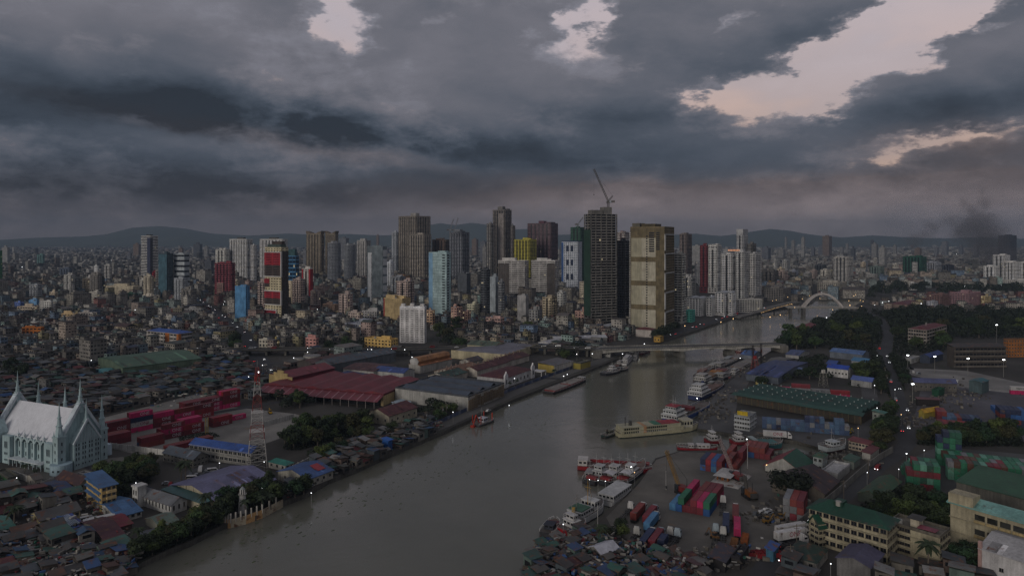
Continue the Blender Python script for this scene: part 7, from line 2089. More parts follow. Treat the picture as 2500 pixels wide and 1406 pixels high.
def ships():
 t, L, hb = ship('ferry', 'long cream ferry with open side decks and red hatches at the quay', (1506, 1066), (1703, 1048), 9, 2.2, 'a19b80', [(.02, .78, .98, 0, 1.8, 'a09b82', None), (.03, .74, .96, 1.9, 1.8, '9b9780', None), (.79, .9, .7, 0, 4.6, 'a5a18e', True)], boot='1d2a26', sheer=1.6, mast=[(.84, 10, 'a5a29a')], funnel=(.16, 3.8, 2.6, '2a2a28'), cat='ferry', blunt=.3, deckcol='5a5648', mk='cream ferry')
 b = MB()
 for k in range(20):
  for z in (2.6, 4.5):
   x = L * (.05 + .026 * k)
   if abs(k - 8) > 1: b.box(x, x + L * .018, -hb * .99, hb * .99, z, z + 1.05)
 stuff(b.build('open_deck_bay', 'glass', '22241f', t))
 for f0, f1, c in ((.42, .50, '2f6a52'), (.505, .56, '8c2830'), (.565, .62, '8c2830'), (.625, .68, '8c2830'), (.685, .73, '7c2028')):
  MB().box(f0 * L, f1 * L, -hb * .8, hb * .8, 6.05, 6.4).build('roof_hatch', 'sheet', c, t)
 MB().box(.28 * L, .315 * L, -hb * 1.0, hb * 1.0, 2.3, 6.2).build('stair_casing', 'clean', 'a8805c', t)
 MB().tube((.1 * L, 0, 6), (.1 * L, 0, 11), .22, .25, 8).build('exhaust_pipe', 'steel', '2a2a2a', t)
 ship('tug_boat', 'small dark green tug pushing at the ferry stern', (1473, 1070), (1502, 1060), 4.2, 1.4, '20302c', [(.35, .65, .6, 0, 2.2, '6a6a5c', True)], cat='tug', funnel=(.3, 0, 3, '1a1a1a'), mast=[(.5, 5.5, '6a6a66')])
 ship('cargo_ship', 'blue and white landing craft moored behind the ferry', (1633, 1036), (1726, 994), 11, 3.0, '2a4478', [(.0, .26, .95, 0, 2.6, 'b5b5b2', True), (.02, .22, .8, 2.7, 2.4, 'b0b2b0', True), (.04, .18, .6, 5.2, 2.2, 'a9aaa8', (True, '8c3038'))], boot='8a8a88', sheer=.6, mast=[(.1, 14, 'a8a8a6'), (.16, 12, 'a8a8a6')], blunt=.9, cargo=[(.34, .62, .1, 1.6, '5a5650', 'deck_cargo'), (.40, .50, 1.7, 1.8, '6a2228', 'deck_crate')], mk='blue landing craft')
 ship('cargo_ship', 'navy hulled coaster with white bridge tower at the quay bend', (1694, 978), (1762, 945), 11, 3.0, '1f2c52', [(.02, .34, .95, 0, 2.5, 'aaaaaa', True), (.05, .28, .8, 2.6, 2.3, 'b2b2b0', True), (.08, .24, .6, 5.0, 2.2, 'b2b2b0', True)], sheer=1.0, mast=[(.15, 13, 'b0b0ae')], funnel=(.3, 5, 3.2, '22305a'), cargo=[(.45, .85, .1, 1.2, '6a5248', 'deck_cargo')], mk='navy coaster')
 ship('cargo_ship', 'cluttered grey coaster with orange boats on deck', (1705, 940), (1772, 908), 11, 2.8, '3a3c40', [(.04, .25, .85, 0, 2.4, 'a5a39e', True), (.06, .2, .6, 2.5, 2.2, '9a9894', True)], sheer=1.0, mast=[(.15, 11, '9a9a98'), (.6, 9, '9a9a98')], cargo=[(.32, .55, .1, 1.5, '6f5a44', 'deck_cargo'), (.58, .7, .1, 2.0, '8a5a28', 'orange_boat'), (.74, .9, .1, 1.2, '6a3434', 'deck_crate')])
 ship('barge', 'long grey deck barge piled with pipes along the upper quay', (1752, 928), (1846, 878), 12, 2.0, '2c3038', [(.02, .1, .6, 0, 2.6, '8a8a86', True)], sheer=.3, blunt=1.0, cargo=[(.14, .4, .1, .9, '5f5d5a', 'pipe_pile'), (.44, .66, .1, 1.2, '6b6864', 'pipe_pile'), (.7, .9, .1, .8, '75726c', 'pipe_pile')], cat='barge', mk='long grey deck barge')
 ship('barge', 'outer deck barge with pale cargo beside the upper quay', (1748, 900), (1820, 868), 10, 1.8, '262a30', [(.04, .16, .6, 0, 2.4, '9a9894', True)], sheer=.3, blunt=1.0, cargo=[(.22, .5, .1, .8, '6f6d69', 'deck_cargo'), (.55, .85, .1, 1.1, '7d7a76', 'deck_cargo')], cat='barge', mast=[(.1, 7, '999')if False else (.1, 7, '9a9a98')])
 ship('tug_boat', 'red trimmed workboat moored below the bridge end', (1790, 872), (1842, 858), 8, 2.0, '3a2022', [(.2, .5, .7, 0, 2.4, '8a5a56', True), (.25, .42, .5, 2.5, 2.0, 'a09a94', True)], cat='boat', mast=[(.35, 10, '8a8a88')])
 ship('barge', 'red edged hopper barge lying by the promenade', (1338, 962), (1425, 928), 11, 1.6, '1c1b1c', [(.9, .97, .5, 0, 1.6, '9a9894', True)], sheer=.4, blunt=1.0, cargo=[(.04, .44, .05, .9, '7a2430', 'hatch_coaming'), (.47, .88, .05, .9, '7a2430', 'hatch_coaming'), (.05, .43, .96, .15, '77716a', 'hatch_cover'), (.48, .87, .96, .15, '7a746c', 'hatch_cover')], cat='barge', mk='red edged barge')
 t, L, hb = ship('dredger', 'orange backhoe dredger pontoon near the left bank', (1160, 1040), (1199, 1026), 8, 1.2, '4a4c50', [(.35, .6, .55, 0, 2.4, 'a9aab0', True)], sheer=.1, blunt=1.0, cat='dredger', mast=[(.4, 9, '8a8a88')], mk='orange dredger')
 b = MB(); b.tube((L * .25, 0, 1.5), (L * .05, 0, 6.5), .45); b.tube((L * .05, 0, 6.5), (-L * .12, 0, .5), .4); b.build('digger_arm', 'sheet', 'a8321c', t)
 for x in (.1, .8):
  for s in (-1, 1): MB().tube((L * x, s * hb * .8, -1), (L * x, s * hb * .8, 6), .3).build('spud_leg', 'sheet', 'a8321c', t)
 MB().box(-L * .2, -L * .08, -1.2, 1.2, -.5, 1.0).build('bucket', 'sheet', 'a02c1a', t)
 ship('tug_boat', 'dark harbour tug with white wheelhouse by the yellow footbridge', (1472, 917), (1512, 908), 8, 1.8, '22242a', [(.4, .7, .7, 0, 2.4, 'a8a6a4', True), (.48, .64, .5, 2.5, 2.2, 'b5b3b0', True)], cat='tug', mast=[(.55, 9, '9a9a98')], cargo=[(.05, .35, .1, .8, '4a4c50', 'deck_gear')], mk='dark harbour tug')
 ship('tug_boat', 'low black workboat beside the dark harbour tug', (1500, 908), (1532, 903), 6, 1.4, '1a1c20', [(.3, .5, .6, 0, 2.0, '6a6a68', True)], cat='boat')
 ship('cruise_boat', 'white river boat moored near the left bridge end', (1523, 893), (1542, 872), 6, 1.8, 'b5b3b0', [(.1, .7, .8, 0, 2.2, 'b5b3b0', True), (.15, .55, .6, 2.3, 1.8, 'a8a6a4', True)], cat='boat', mast=[(.4, 7, 'a5a5a3')], mk='white river boat')
 ship('cruise_boat', 'small white launch under the left bridge end', (1549, 880), (1556, 866), 4.5, 1.2, 'aaa8a6', [(.2, .6, .7, 0, 2.0, 'a8a6a4', True)], cat='boat', mast=[(.4, 6, 'a5a5a3')])
 t, L, hb = ship('barge', 'long red barge with white wheelhouse, ramp towards the yard', (1411, 1142), (1592, 1152), 9, 2.2, '7a141c', [(.01, .13, .75, 0, 2.6, 'b5b0aa', True)], boot='4a1014', sheer=.2, blunt=1.0, deckcol='4f3a36', cat='barge', mk='long red barge')
 MB().box(.16 * L, .97 * L, hb * .75, hb * .95, 2.2, 3.4).build('bulwark', 'sheet', '80161e', t)
 MB().hexa([(L, -hb * .8, 1.5), (L + 7, -hb * .8, .3), (L + 7, hb * .8, .3), (L, hb * .8, 1.5)], [(L, -hb * .8, 1.9), (L + 7, -hb * .8, .6), (L + 7, hb * .8, .6), (L, hb * .8, 1.9)]).build('bow_ramp', 'steel', '5a2224', t)
 for i, (s, b_, c, lab) in enumerate((((1440, 1184), (1496, 1148), 'a5a5a3', 'left'), ((1474, 1186), (1536, 1146), 'b0aeab', 'middle'), ((1516, 1186), (1572, 1142), 'bab8b6', 'right'))):
  t, L, hb = ship('fishing_boat', f'white topped fishing boat, {lab} one of three rafted together', s, b_, 6.4, 2.0, '1b1e24', [(.3, .55, .75, 0, 2.3, c, True), (.34, .5, .6, 2.4, 2.0, c, True)], sheer=2.0, mast=[(.28, 11, '9a9a98'), (.6, 9, '9a9a98')], blunt=.2, cat='fishing boat', group='rafted fishing boats', stripe='c4c2be', deckcol='6b5a50', mk='rafted fishing boats' if i == 1 else None, cargo=[(.04, .14, .1, 1.4, '7a2428', 'awning_frame')])
  b = MB(); n = 8
  b.loft([[(L * (.1 + .2 * j / 6), -hb * .85 + hb * 1.7 * k / n, 4.6 + .5 * math.sin(PI * k / n) - .3 * (j % 2)) for k in range(n + 1)] for j in range(7)], close=False)
  if i: b.build('tarpaulin', 'clean', 'b0aeb0', t)
 ship('houseboat', 'white flat roofed lighter tied along the yard quay', (1478, 1236), (1524, 1204), 8, 2.4, 'a8a8a6', [(.03, .97, .9, 0, 2.4, 'aaaaa8', True)], blunt=1.0, sheer=.1, cat='boat', rail='7a7a78', mk='white flat roofed lighter')
 ship('cargo_ship', 'white work ship with green awning and yellow mast at the quay', (1392, 1284), (1468, 1240), 8, 2.6, 'b0b0ae', [(.12, .5, .8, 0, 2.2, 'a9a9a6', True), (.16, .42, .75, 2.4, .3, '3a5a48', None), (.56, .72, .8, 0, 3.6, 'b5b5b2', True)], boot='22262c', sheer=1.6, mast=[(.55, 12, 'a8802c'), (.2, 9, '77706a')], funnel=(.1, 0, 4, '9a7a2c'), blunt=.3, mk='white work ship')
 ship('patrol_boat', 'red and white rescue boat at the lower quay', (1372, 1306), (1424, 1286), 7, 2.2, '8c141a', [(.3, .62, .8, 0, 2.4, 'b5b3b0', True), (.36, .54, .6, 2.5, 2.0, 'b0aeac', True)], cat='boat', stripe='b5b3b0', sheer=1.0, mast=[(.45, 8, '9a9a98')], mk='red rescue boat')
 ship('tug_boat', 'low black tug lying outside the red rescue boat', (1332, 1312), (1356, 1282), 6, 1.6, '16171c', [(.3, .6, .6, 0, 1.8, '2c2e38', True)], cat='tug', cargo=[(.66, .9, .1, .7, '5c2428', 'deck_gear')])
 ship('workboat', 'long low red utility boat in the slip basin', (1653, 1096), (1752, 1100), 6, 1.5, '7c121c', [(.28, .4, .6, 0, 1.5, 'a8a4a0', True), (.5, .8, .6, 0, 1.6, 'b0aca8', True)], cat='boat', sheer=.8, mk='red utility boat')
 ship('tug_boat', 'red hulled tug with white wheelhouse in the slip basin', (1724, 1082), (1758, 1080), 7, 2.0, '6c1820', [(.2, .65, .75, 0, 2.2, 'a8a6a4', True), (.28, .55, .6, 2.3, 2.1, 'b5b3b0', True)], cat='tug', mast=[(.4, 8, '9a9a98')], sheer=1.2)
 ship('tug_boat', 'second red hulled tug right of the first in the slip basin', (1786, 1084), (1824, 1082), 7, 2.0, '701820', [(.2, .65, .75, 0, 2.2, 'aaa8a6', True), (.3, .55, .6, 2.3, 2.1, 'b5b3b0', True)], cat='tug', mast=[(.4, 8, '9a9a98')], sheer=1.2)
 ship('cargo_ship', 'green decked barge with red lower hull at the slip end', (1832, 1092), (1908, 1090), 11, 2.6, '2f5a5c', [(.02, .14, .7, 0, 2.4, '8a9492', True)], boot='7a2428', blunt=.7, cat='barge', cargo=[(.2, .8, .1, .5, '3c6a68', 'hatch_cover')], mk='green decked barge')
 t, L, hb = ship('fishing_boat', 'beached white fishing boat hauled out by the slipway', (2008, 1115), (2062, 1104), 7, 2.2, '9aa0a0', [(.3, .6, .7, 0, 2.2, 'a8acac', True)], cat='fishing boat', mast=[(.4, 9, '9a9a98')], sheer=1.6, blunt=.2)
 t.location.z = .9
ships()
# ---------------------------------------------------------------- trees
def crown_mesh(seed, rx, rz, nclump, nleaf, leaf, flat=1.0):
 rn = random.Random(seed); b = MB()
 for _ in range(nclump):
  while True:
   x, y, z = rn.uniform(-1, 1), rn.uniform(-1, 1), rn.uniform(-.75, 1)
   q = x * x + y * y + z * z
   if .12 < q < 1: break
  cx, cy, cz = x * rx * .78, y * rx * .78, z * rz * .75
  cr = rx * rn.uniform(.26, .46)
  for _ in range(nleaf):
   t, p = rn.uniform(0, 2 * PI), math.acos(rn.uniform(-.8, 1))
   rr = cr * rn.uniform(.72, 1.08)
   n = Vector((math.sin(p) * math.cos(t), math.sin(p) * math.sin(t), math.cos(p)))
   c = Vector((cx, cy, cz)) + Vector((n.x * rr, n.y * rr, n.z * rr * .8 * flat))
   n = (n + Vector((rn.uniform(-.7, .7), rn.uniform(-.7, .7), rn.uniform(-.3, .8)))).normalized()
   u = n.orthogonal().normalized(); w = n.cross(u)
   a = rn.uniform(0, PI); u, w = u * math.cos(a) + w * math.sin(a), w * math.cos(a) - u * math.sin(a)
   s = leaf * rn.uniform(.6, 1.3)
   b.poly([tuple(c - u * s), tuple(c - w * s * .55), tuple(c + u * s), tuple(c + w * s * .55)])
 return b.mesh('crown')
def trunk_mesh(seed, h, r, spread):
 rn = random.Random(seed); b = MB()
 b.tube((0, 0, -.2), (.1, .1, h * .55), r, r * .7, 6)
 for k in range(5):
  a = 2 * PI * k / 5 + rn.uniform(-.4, .4)
  b.tube((.1, .1, h * .5), (spread * math.cos(a), spread * math.sin(a), h * rn.uniform(.9, 1.2)), r * .5, r * .15, 5)
 return b.mesh('trunk')
TREES = []
for i, (rx, rz, nc, nlf, lf) in enumerate(((5, 4.2, 22, 70, .55), (5, 3.4, 26, 64, .52), (4, 5.0, 20, 70, .5), (5.5, 3.0, 28, 60, .55), (4.5, 4.4, 18, 74, .55))):
 TREES.append((crown_mesh(40 + i, rx, rz, nc, nlf, lf), trunk_mesh(60 + i, 5.0, .4, rx * .55), rx))
def palm_meshes():
 b = MB(); b.tube((0, 0, -.2), (.3, 0, 4), .28, .2, 6); b.tube((.3, 0, 4), (.4, .1, 8), .2, .16, 6)
 tr = b.mesh('trunk')
 b = MB(); rn = random.Random(3)
 for k in range(20):
  a = 2 * PI * k / 20 + rn.uniform(-.1, .1); el = rn.uniform(-.2, .9); L = rn.uniform(2.6, 3.6)
  d = Vector((math.cos(a), math.sin(a), 0)); s = Vector((-d.y, d.x, 0))
  P = [Vector((.4, .1, 8)) + d * L * t * math.cos(el * (1 - t)) + Vector((0, 0, L * (math.sin(el) * t - .75 * t * t))) for t in (0, .25, .5, .75, 1)]
  for j in range(4):
   w0, w1 = (.12, .5, .55, .4, .08)[j], (.12, .5, .55, .4, .08)[j + 1]
   b.poly([tuple(P[j]), tuple(P[j + 1]), tuple(P[j + 1] + s * w1 - Vector((0, 0, w1 * .5))), tuple(P[j] + s * w0 - Vector((0, 0, w0 * .5)))])
   b.poly([tuple(P[j]), tuple(P[j + 1]), tuple(P[j + 1] - s * w1 - Vector((0, 0, w1 * .5))), tuple(P[j] - s * w0 - Vector((0, 0, w0 * .5)))])
 return b.mesh('crown'), tr
PALM = palm_meshes()
GREENS = ['242e1a', '2d381c', '1f2c17', '38441f', '29331b', '424c22', '22361f', '36361e', '314223']
NT_ = 0
def tree(p, size, desc, kind=None, col=None, hstretch=1.0, name='tree'):
 global NT_
 NT_ += 1
 rz = R.uniform(0, 6.28)
 t = thing(name, None, 'tree', (p.x, p.y, 0), rz)
 if kind == 'palm':
  obj('crown', PALM[0], 'leaf', col or '26301c', t, None, None, (size, size, size)); obj('trunk', PALM[1], 'bark', None, t, None, None, (size, size, size))
  gen(t, desc, 'palm', 'palm trees'); return t
 cm, tm, rx = TREES[kind if kind is not None else R.randrange(5)]
 s = size / rx
 obj('crown', cm, 'leaf', col or R.choice(GREENS), t, (0, 0, s * 5.6 * hstretch), None, (s, s, s * hstretch))
 obj('trunk', tm, 'bark', None, t, None, None, (s, s, s * hstretch))
 gen(t, desc, 'tree', 'broad leaved trees')
 return t
TREE_SPOTS = []
def trees_in(poly, n, s0, s1, tag_='broad dark leafy tree', dense=.75, avoid=True):
 P = [G(*p) for p in poly]; P2 = [(p.x, p.y) for p in P]
 x0, x1 = min(p[0] for p in P2), max(p[0] for p in P2); y0, y1 = min(p[1] for p in P2), max(p[1] for p in P2)
 got = []; tries = 0
 while len(got) < n and tries < n * 60:
  tries += 1
  x, y = R.uniform(x0, x1), R.uniform(y0, y1); s = R.uniform(s0, s1)
  if not inside(x, y, P2) or inside(x, y, RIVER2D): continue
  if avoid and not is_free(x, y, s * .35): continue
  if any((x - a) ** 2 + (y - b) ** 2 < ((s + c) * dense * .62) ** 2 for a, b, c in got): continue
  got.append((x, y, s)); TREE_SPOTS.append((x, y, s, tag_))
rebuild_grid()
trees_in([(1892, 852), (1900, 828), (1960, 803), (2060, 772), (2130, 762), (2250, 762), (2500, 764), (2530, 800), (2530, 828), (2460, 828), (2320, 826), (2305, 860), (2215, 868), (2175, 880), (2150, 880), (2125, 856), (2020, 852), (1950, 862)], 215, 5.0, 8.0, dense=.62)
trees_in([(2120, 700), (2300, 705), (2500, 703), (2500, 722), (2260, 722), (2110, 735)], 46, 7, 11)
trees_in([(1890, 905), (2010, 880), (2025, 930), (1890, 935)], 18, 3.5, 5.5)
trees_in([(1862, 905), (1885, 895), (1880, 940), (1855, 945)], 6, 3.5, 5)
trees_in([(2072, 925), (2100, 900), (2150, 880), (2168, 960), (2130, 965)], 22, 4, 6)
trees_in([(2180, 880), (2205, 885), (2222, 950), (2205, 990)], 14, 3.5, 5)
trees_in([(2130, 1030), (2190, 1005), (2205, 1080), (2135, 1110)], 16, 3.5, 5.5)
trees_in([(2228, 1080), (2300, 1052), (2470, 1060), (2500, 1085), (2400, 1092), (2280, 1084)], 34, 3.4, 5, dense=.55)
trees_in([(2110, 1250), (2200, 1210), (2335, 1245), (2345, 1300), (2200, 1300)], 26, 3, 4.6, dense=.55)
trees_in([(2335, 1370), (2400, 1345), (2400, 1400), (2330, 1400)], 6, 3, 4.5)
trees_in([(228, 1215), (250, 1160), (320, 1145), (370, 1150), (368, 1182), (350, 1205), (300, 1218)], 20, 3.4, 5.2, dense=.55)
trees_in([(690, 1085), (715, 1062), (770, 1045), (900, 1032), (905, 1052), (850, 1075), (730, 1100)], 36, 3.4, 5.4, dense=.55)
trees_in([(730, 1130), (860, 1070), (1000, 1045), (1080, 1020), (1060, 1040), (960, 1062), (860, 1105), (770, 1140)], 20, 2.6, 4.2)
trees_in([(540, 1272), (545, 1225), (600, 1205), (680, 1200), (690, 1220), (620, 1255)], 26, 3, 4.6, dense=.55)
trees_in([(330, 1375), (345, 1345), (430, 1310), (500, 1262), (540, 1262), (535, 1285), (440, 1325)], 30, 2.6, 4.2, dense=.6)
trees_in([(715, 1215), (740, 1195), (760, 1190), (752, 1212)], 3, 3.5, 4.5)
trees_in([(640, 985), (700, 968), (760, 990), (700, 1003)], 10, 3.5, 5.5)
trees_in([(1065, 850), (1060, 812), (1115, 806), (1130, 850), (1105, 865)], 14, 5, 7.5, dense=.6)
trees_in([(800, 858), (900, 838), (905, 858), (830, 866)], 8, 5, 7)
trees_in([(1255, 820), (1300, 816), (1300, 830), (1260, 834)], 4, 6, 8)
trees_in([(1596, 830), (1640, 800), (1665, 800), (1640, 822)], 9, 5, 7)
trees_in([(1350, 862), (1420, 852), (1430, 872), (1370, 880)], 8, 4, 6)
trees_in([(560, 830), (600, 825), (610, 850), (570, 855)], 5, 5, 8)
trees_in([(1190, 1010), (1100, 1030), (1020, 1010), (1060, 990)], 10, 3, 4.5)
trees_in([(20, 905), (70, 900), (90, 930), (0, 935)], 8, 4, 6)
trees_in([(180, 720), (255, 718), (255, 732), (190, 735)], 7, 6, 8)
trees_in([(1460, 1310), (1510, 1290), (1530, 1318), (1480, 1335)], 4, 2, 3)
def plant():
 TREE_SPOTS.sort(key=lambda q: -(q[2] / q[1]))
 for x, y, s, d in TREE_SPOTS[:285]:
  big = 'tall broad' if s > 6 else ('medium' if s > 4.3 else 'small')
  tree(Vector((x, y, 0)), s, f'{big} dark leafy tree', hstretch=R.uniform(.8, 1.15))
  OCC.append((x, y, 1, 0, 1.5, 1.5))
 rest = TREE_SPOTS[285:]
 b = MB(); rn = random.Random(9)
 for x, y, s, d in rest:
  for _ in range(170):
   t, p = rn.uniform(0, 2 * PI), math.acos(rn.uniform(-.35, 1))
   n = Vector((math.sin(p) * math.cos(t), math.sin(p) * math.sin(t), math.cos(p)))
   f = 1 + .25 * mnoise.noise((n * 2.2) + Vector((x, y, 0)))
   c = Vector((x, y, s * .95)) + Vector((n.x * s * f, n.y * s * f, n.z * s * .75 * f))
   n = (n + Vector((rn.uniform(-.6, .6), rn.uniform(-.6, .6), rn.uniform(-.2, .6)))).normalized()
   u = n.orthogonal().normalized(); w = n.cross(u); q = s * .16 * rn.uniform(.7, 1.4)
   b.poly([tuple(c - u * q), tuple(c - w * q * .7), tuple(c + u * q), tuple(c + w * q * .7)])
 o = b.build('far_woodland', 'leaf', '1d2516'); stuff(o); tag(o, 'dark woodland of the far park beyond the bridge', 'woodland')
 b = MB()
 def fill(poly, n, s, zmax):
  P2 = [(p.x, p.y) for p in (G(*q) for q in poly)]
  x0, x1 = min(p[0] for p in P2), max(p[0] for p in P2); y0, y1 = min(p[1] for p in P2), max(p[1] for p in P2)
  k = 0; tr = 0
  while k < n and tr < n * 20:
   tr += 1
   x, y = rn.uniform(x0, x1), rn.uniform(y0, y1)
   if not inside(x, y, P2) or inside(x, y, RIVER2D) or not is_free(x, y, .3): continue
   k += 1
   c = Vector((x, y, rn.uniform(.2, zmax) * (0.5 + .5 * mnoise.noise(Vector((x * .08, y * .08, 0))) + .3)))
   n_ = Vector((rn.uniform(-1, 1), rn.uniform(-1, 1), rn.uniform(0, 1.2))).normalized(); u = n_.orthogonal().normalized(); w = n_.cross(u); q = s * rn.uniform(.6, 1.4)
   b.poly([tuple(c - u * q), tuple(c - w * q * .7), tuple(c + u * q), tuple(c + w * q * .7)])
 fill([(1892, 852), (1900, 828), (1960, 803), (2060, 772), (2130, 762), (2500, 764), (2530, 828), (2320, 826), (2305, 860), (2215, 868), (2150, 880), (2020, 852)], 26000, 1.1, 7)
 fill([(335, 1372), (345, 1340), (430, 1305), (545, 1235), (545, 1280), (440, 1328)], 5000, .4, 2.0)
 fill([(545, 1274), (545, 1225), (690, 1190), (690, 1222), (620, 1255)], 3500, .4, 2.5)
 fill([(690, 1098), (720, 1058), (900, 1032), (900, 1055), (730, 1100)], 4000, .5, 2.4)
 fill([(225, 1215), (250, 1165), (365, 1155), (368, 1182), (300, 1220)], 2500, .5, 2.5)
 fill([(2100, 1250), (2200, 1205), (2345, 1240), (2340, 1300), (2200, 1300)], 4500, .6, 3.5)
 fill([(2228, 1085), (2300, 1052), (2480, 1058), (2500, 1090), (2300, 1090)], 4500, .7, 3.5)
 fill([(2070, 940), (2150, 880), (2200, 890), (2215, 1000), (2180, 1000), (2168, 960)], 3000, .8, 3)
 fill([(430, 1060), (520, 1056), (540, 1066), (440, 1078)], 1200, .3, .5)
 o = b.build('undergrowth', 'leaf', '1a2113'); stuff(o)
plant()
# the great round tree and the palms are individuals of their own
t = tree(G(1932, 1222), 9.2, 'x', 1, '171d11', .8)
GEN.pop(); t['label'] = 'great round dark tree overhanging the brown roofed warehouse'; t['group'] = 'broad leaved trees'; mark('great round tree', t.location.x, t.location.y)
for px, s in (((500, 1262), 1.1), ((2265, 1402), 1.25), ((35, 1300), 1.2), ((600, 1262), .8), ((640, 1250), .75), ((662, 1242), .7), ((335, 1340), .9), ((1470, 1335), .9), ((455, 1180), 1.2), ((442, 1178), 1.1), ((2190, 1275), 1.0), ((1975, 1195), .8), ((60, 1160), .6), ((85, 1168), .5), ((1352, 922), .8), ((740, 985), .8), ((1245, 950), .6), ((1262, 944), .6), ((1225, 957), .6), ((2150, 1085), 1.0)):
 tree(G(*px), s, 'feathery palm tree', 'palm', name='palm_tree')
# ---------------------------------------------------------------- houses
SHW = ['4f4c48', '5c5852', '6a655c', '46413c', '544a42', '63605c', '3f3c3a', '77726a', '5f5048', '6a5c50', '7a766e', '4c5458', '5a6a62']
SHR = ['4a4a48', '55554f', '433f3c', '66645f', '50382f', '52524f', '3a3837', '5a463c', '4a4f54', '2f4a66', '3a5a50', '5a2a2c', '6f6e6b', '454442', '7d7c79', '4a4845', '33507a', '3f6258', '55585a', '3f4448', '5f6264', '4c4f50']
CTW = ['8f8a80', '9a958c', 'a8a39a', '7d7972', 'b0aba0', '6d6963', 'a5978a', '8a8278', 'b5a890', '7a8a92', '978a80', 'a8b0ae', 'b9b5ac', '6a6258', '86908c', 'a8a39a', '9a958c', 'b9b5ac', '8f8a80', '7d7972', 'b0aba0', 'a8b0ae', '8a8278', '6d6963', '9a958c', 'a8938a', '8fa39c', 'a39a78', '74869a', '8a625c']
CTR = ['4a4845', '55524e', '5f5c58', '3f3d3b', '4a3c36', '66635e', '3f4a44', '3a4456', '44302c', '55524e', '75726c', '3c3a38', '4a4845', '5f5c58']
SPEC = {'shanty_house': [], 'concrete_house': []}
NAMED = {'4f4c48': 'grey', '5c5852': 'grey', '6a655c': 'drab', '46413c': 'dark', '544a42': 'brown', '63605c': 'grey', '3f3c3a': 'dark', '77726a': 'pale', '5f5048': 'brown', '6a5c50': 'brown', '7a766e': 'pale', '4c5458': 'slate', '5a6a62': 'greenish',
   '8f8a80': 'grey', '9a958c': 'pale', 'a8a39a': 'pale', '7d7972': 'grey', 'b0aba0': 'ivory', '6d6963': 'dark', 'a5978a': 'beige', '8a8278': 'drab', 'b5a890': 'cream', '7a8a92': 'bluish', '978a80': 'pinkish', 'a8b0ae': 'ivory', 'b9b5ac': 'white', '6a6258': 'brown', '86908c': 'greenish', 'a8938a': 'pink', '8fa39c': 'mint', 'a39a78': 'yellow', '74869a': 'blue', '8a625c': 'red'}
RNAMED = {'4c2628': 'maroon', '52393a': 'rusty', '2f4056': 'blue', '36504a': 'green', '4a382f': 'rusty', '4a2426': 'maroon', '33486a': 'blue', '2f544a': 'teal', '5a463c': 'rusty', '3f6258': 'teal', '6f6e6b': 'tin', '7d7c79': 'shiny', '50382f': 'rusty', '62443a': 'rusty', '2f4a66': 'blue', '3a5a50': 'green', '5a2a2c': 'maroon', '33507a': 'blue', '2f5f50': 'teal', '7d7a76': 'shiny', '6f6c68': 'tin', '5a4038': 'rusty', '44584c': 'green', '3a4a6a': 'blue', '55302c': 'maroon', '8a8780': 'pale'}
def scatter(kind, poly, cell, size, height, rz_deg, walls, roofs, fill=.95, street=0, flatp=0.0, px=True):
 P2 = [(p.x, p.y) for p in (G(*q) for q in poly)] if px else poly
 x0, x1 = min(p[0] for p in P2), max(p[0] for p in P2); y0, y1 = min(p[1] for p in P2), max(p[1] for p in P2)
 r = math.radians(rz_deg); c, s = math.cos(r), math.sin(r)
 cx, cy = (x0 + x1) / 2, (y0 + y1) / 2
 half = math.hypot(x1 - x0, y1 - y0) / 2
 n = int(half * 2 / cell)
 for i in range(n):
  for j in range(n):
   if street and (i % street == 0 or j % (street + 3) == 0): continue
   a = -half + i * cell + R.uniform(-.2, .2) * cell; b = -half + j * cell + R.uniform(-.2, .2) * cell
   x, y = cx + a * c - b * s, cy + a * s + b * c
   if abs(x) > .80 * y + 30: continue
   if not inside(x, y, P2) or R.random() > fill: continue
   w = R.uniform(*size); d = R.uniform(*size); h = R.choice(height) * R.uniform(.85, 1.2)
   if kind[0] == 'c' and R.random() < .035: w, d, h = w * 2.2, d * 1.7, h * 1.5 + 3
   if inside(x, y, RIVER2D) or not is_free(x, y, max(w, d) * .42): continue
   if any(inside(x, y, Y) for Y in YARDS): continue
   SPEC[kind].append((x, y, w, d, h, r + R.choice((0, PI / 2)) + R.uniform(-.12, .12), R.choice(walls), R.choice(roofs), 'flat' if R.random() < flatp else R.choice(('gable', 'shed', 'shed'))))
rebuild_grid()
HTS = [2.8, 3.0, 3.4, 4.6, 5.2, 5.6]
scatter('shanty_house', [(-60, 1030), (-60, 876), (240, 895), (480, 878), (640, 880), (700, 905), (655, 950), (640, 985), (560, 968), (480, 958), (240, 1015), (150, 1040)], 6.2, (4.6, 7.2), HTS, 58, SHW, SHR)
scatter('shanty_house', [(-80, 1335), (-80, 1178), (60, 1200), (240, 1205), (330, 1215), (470, 1260), (420, 1335), (330, 1372), (200, 1345)], 6.2, (4.8, 7.8), HTS, 48, SHW, SHR)
scatter('shanty_house', [(-80, 1440), (-80, 1335), (200, 1345), (330, 1372), (305, 1440)], 4.4, (3.2, 5.2), [2.3, 2.6, 3.0, 4.2], 48, SHW, SHR)
scatter('shanty_house', [(690, 1205), (720, 1165), (830, 1105), (930, 1066), (1060, 1022), (1075, 1052), (1000, 1086), (900, 1128), (800, 1172), (745, 1206)], 4.3, (3.4, 5.0), [2.4, 2.8, 3.2, 4.4], 62, SHW, SHR)
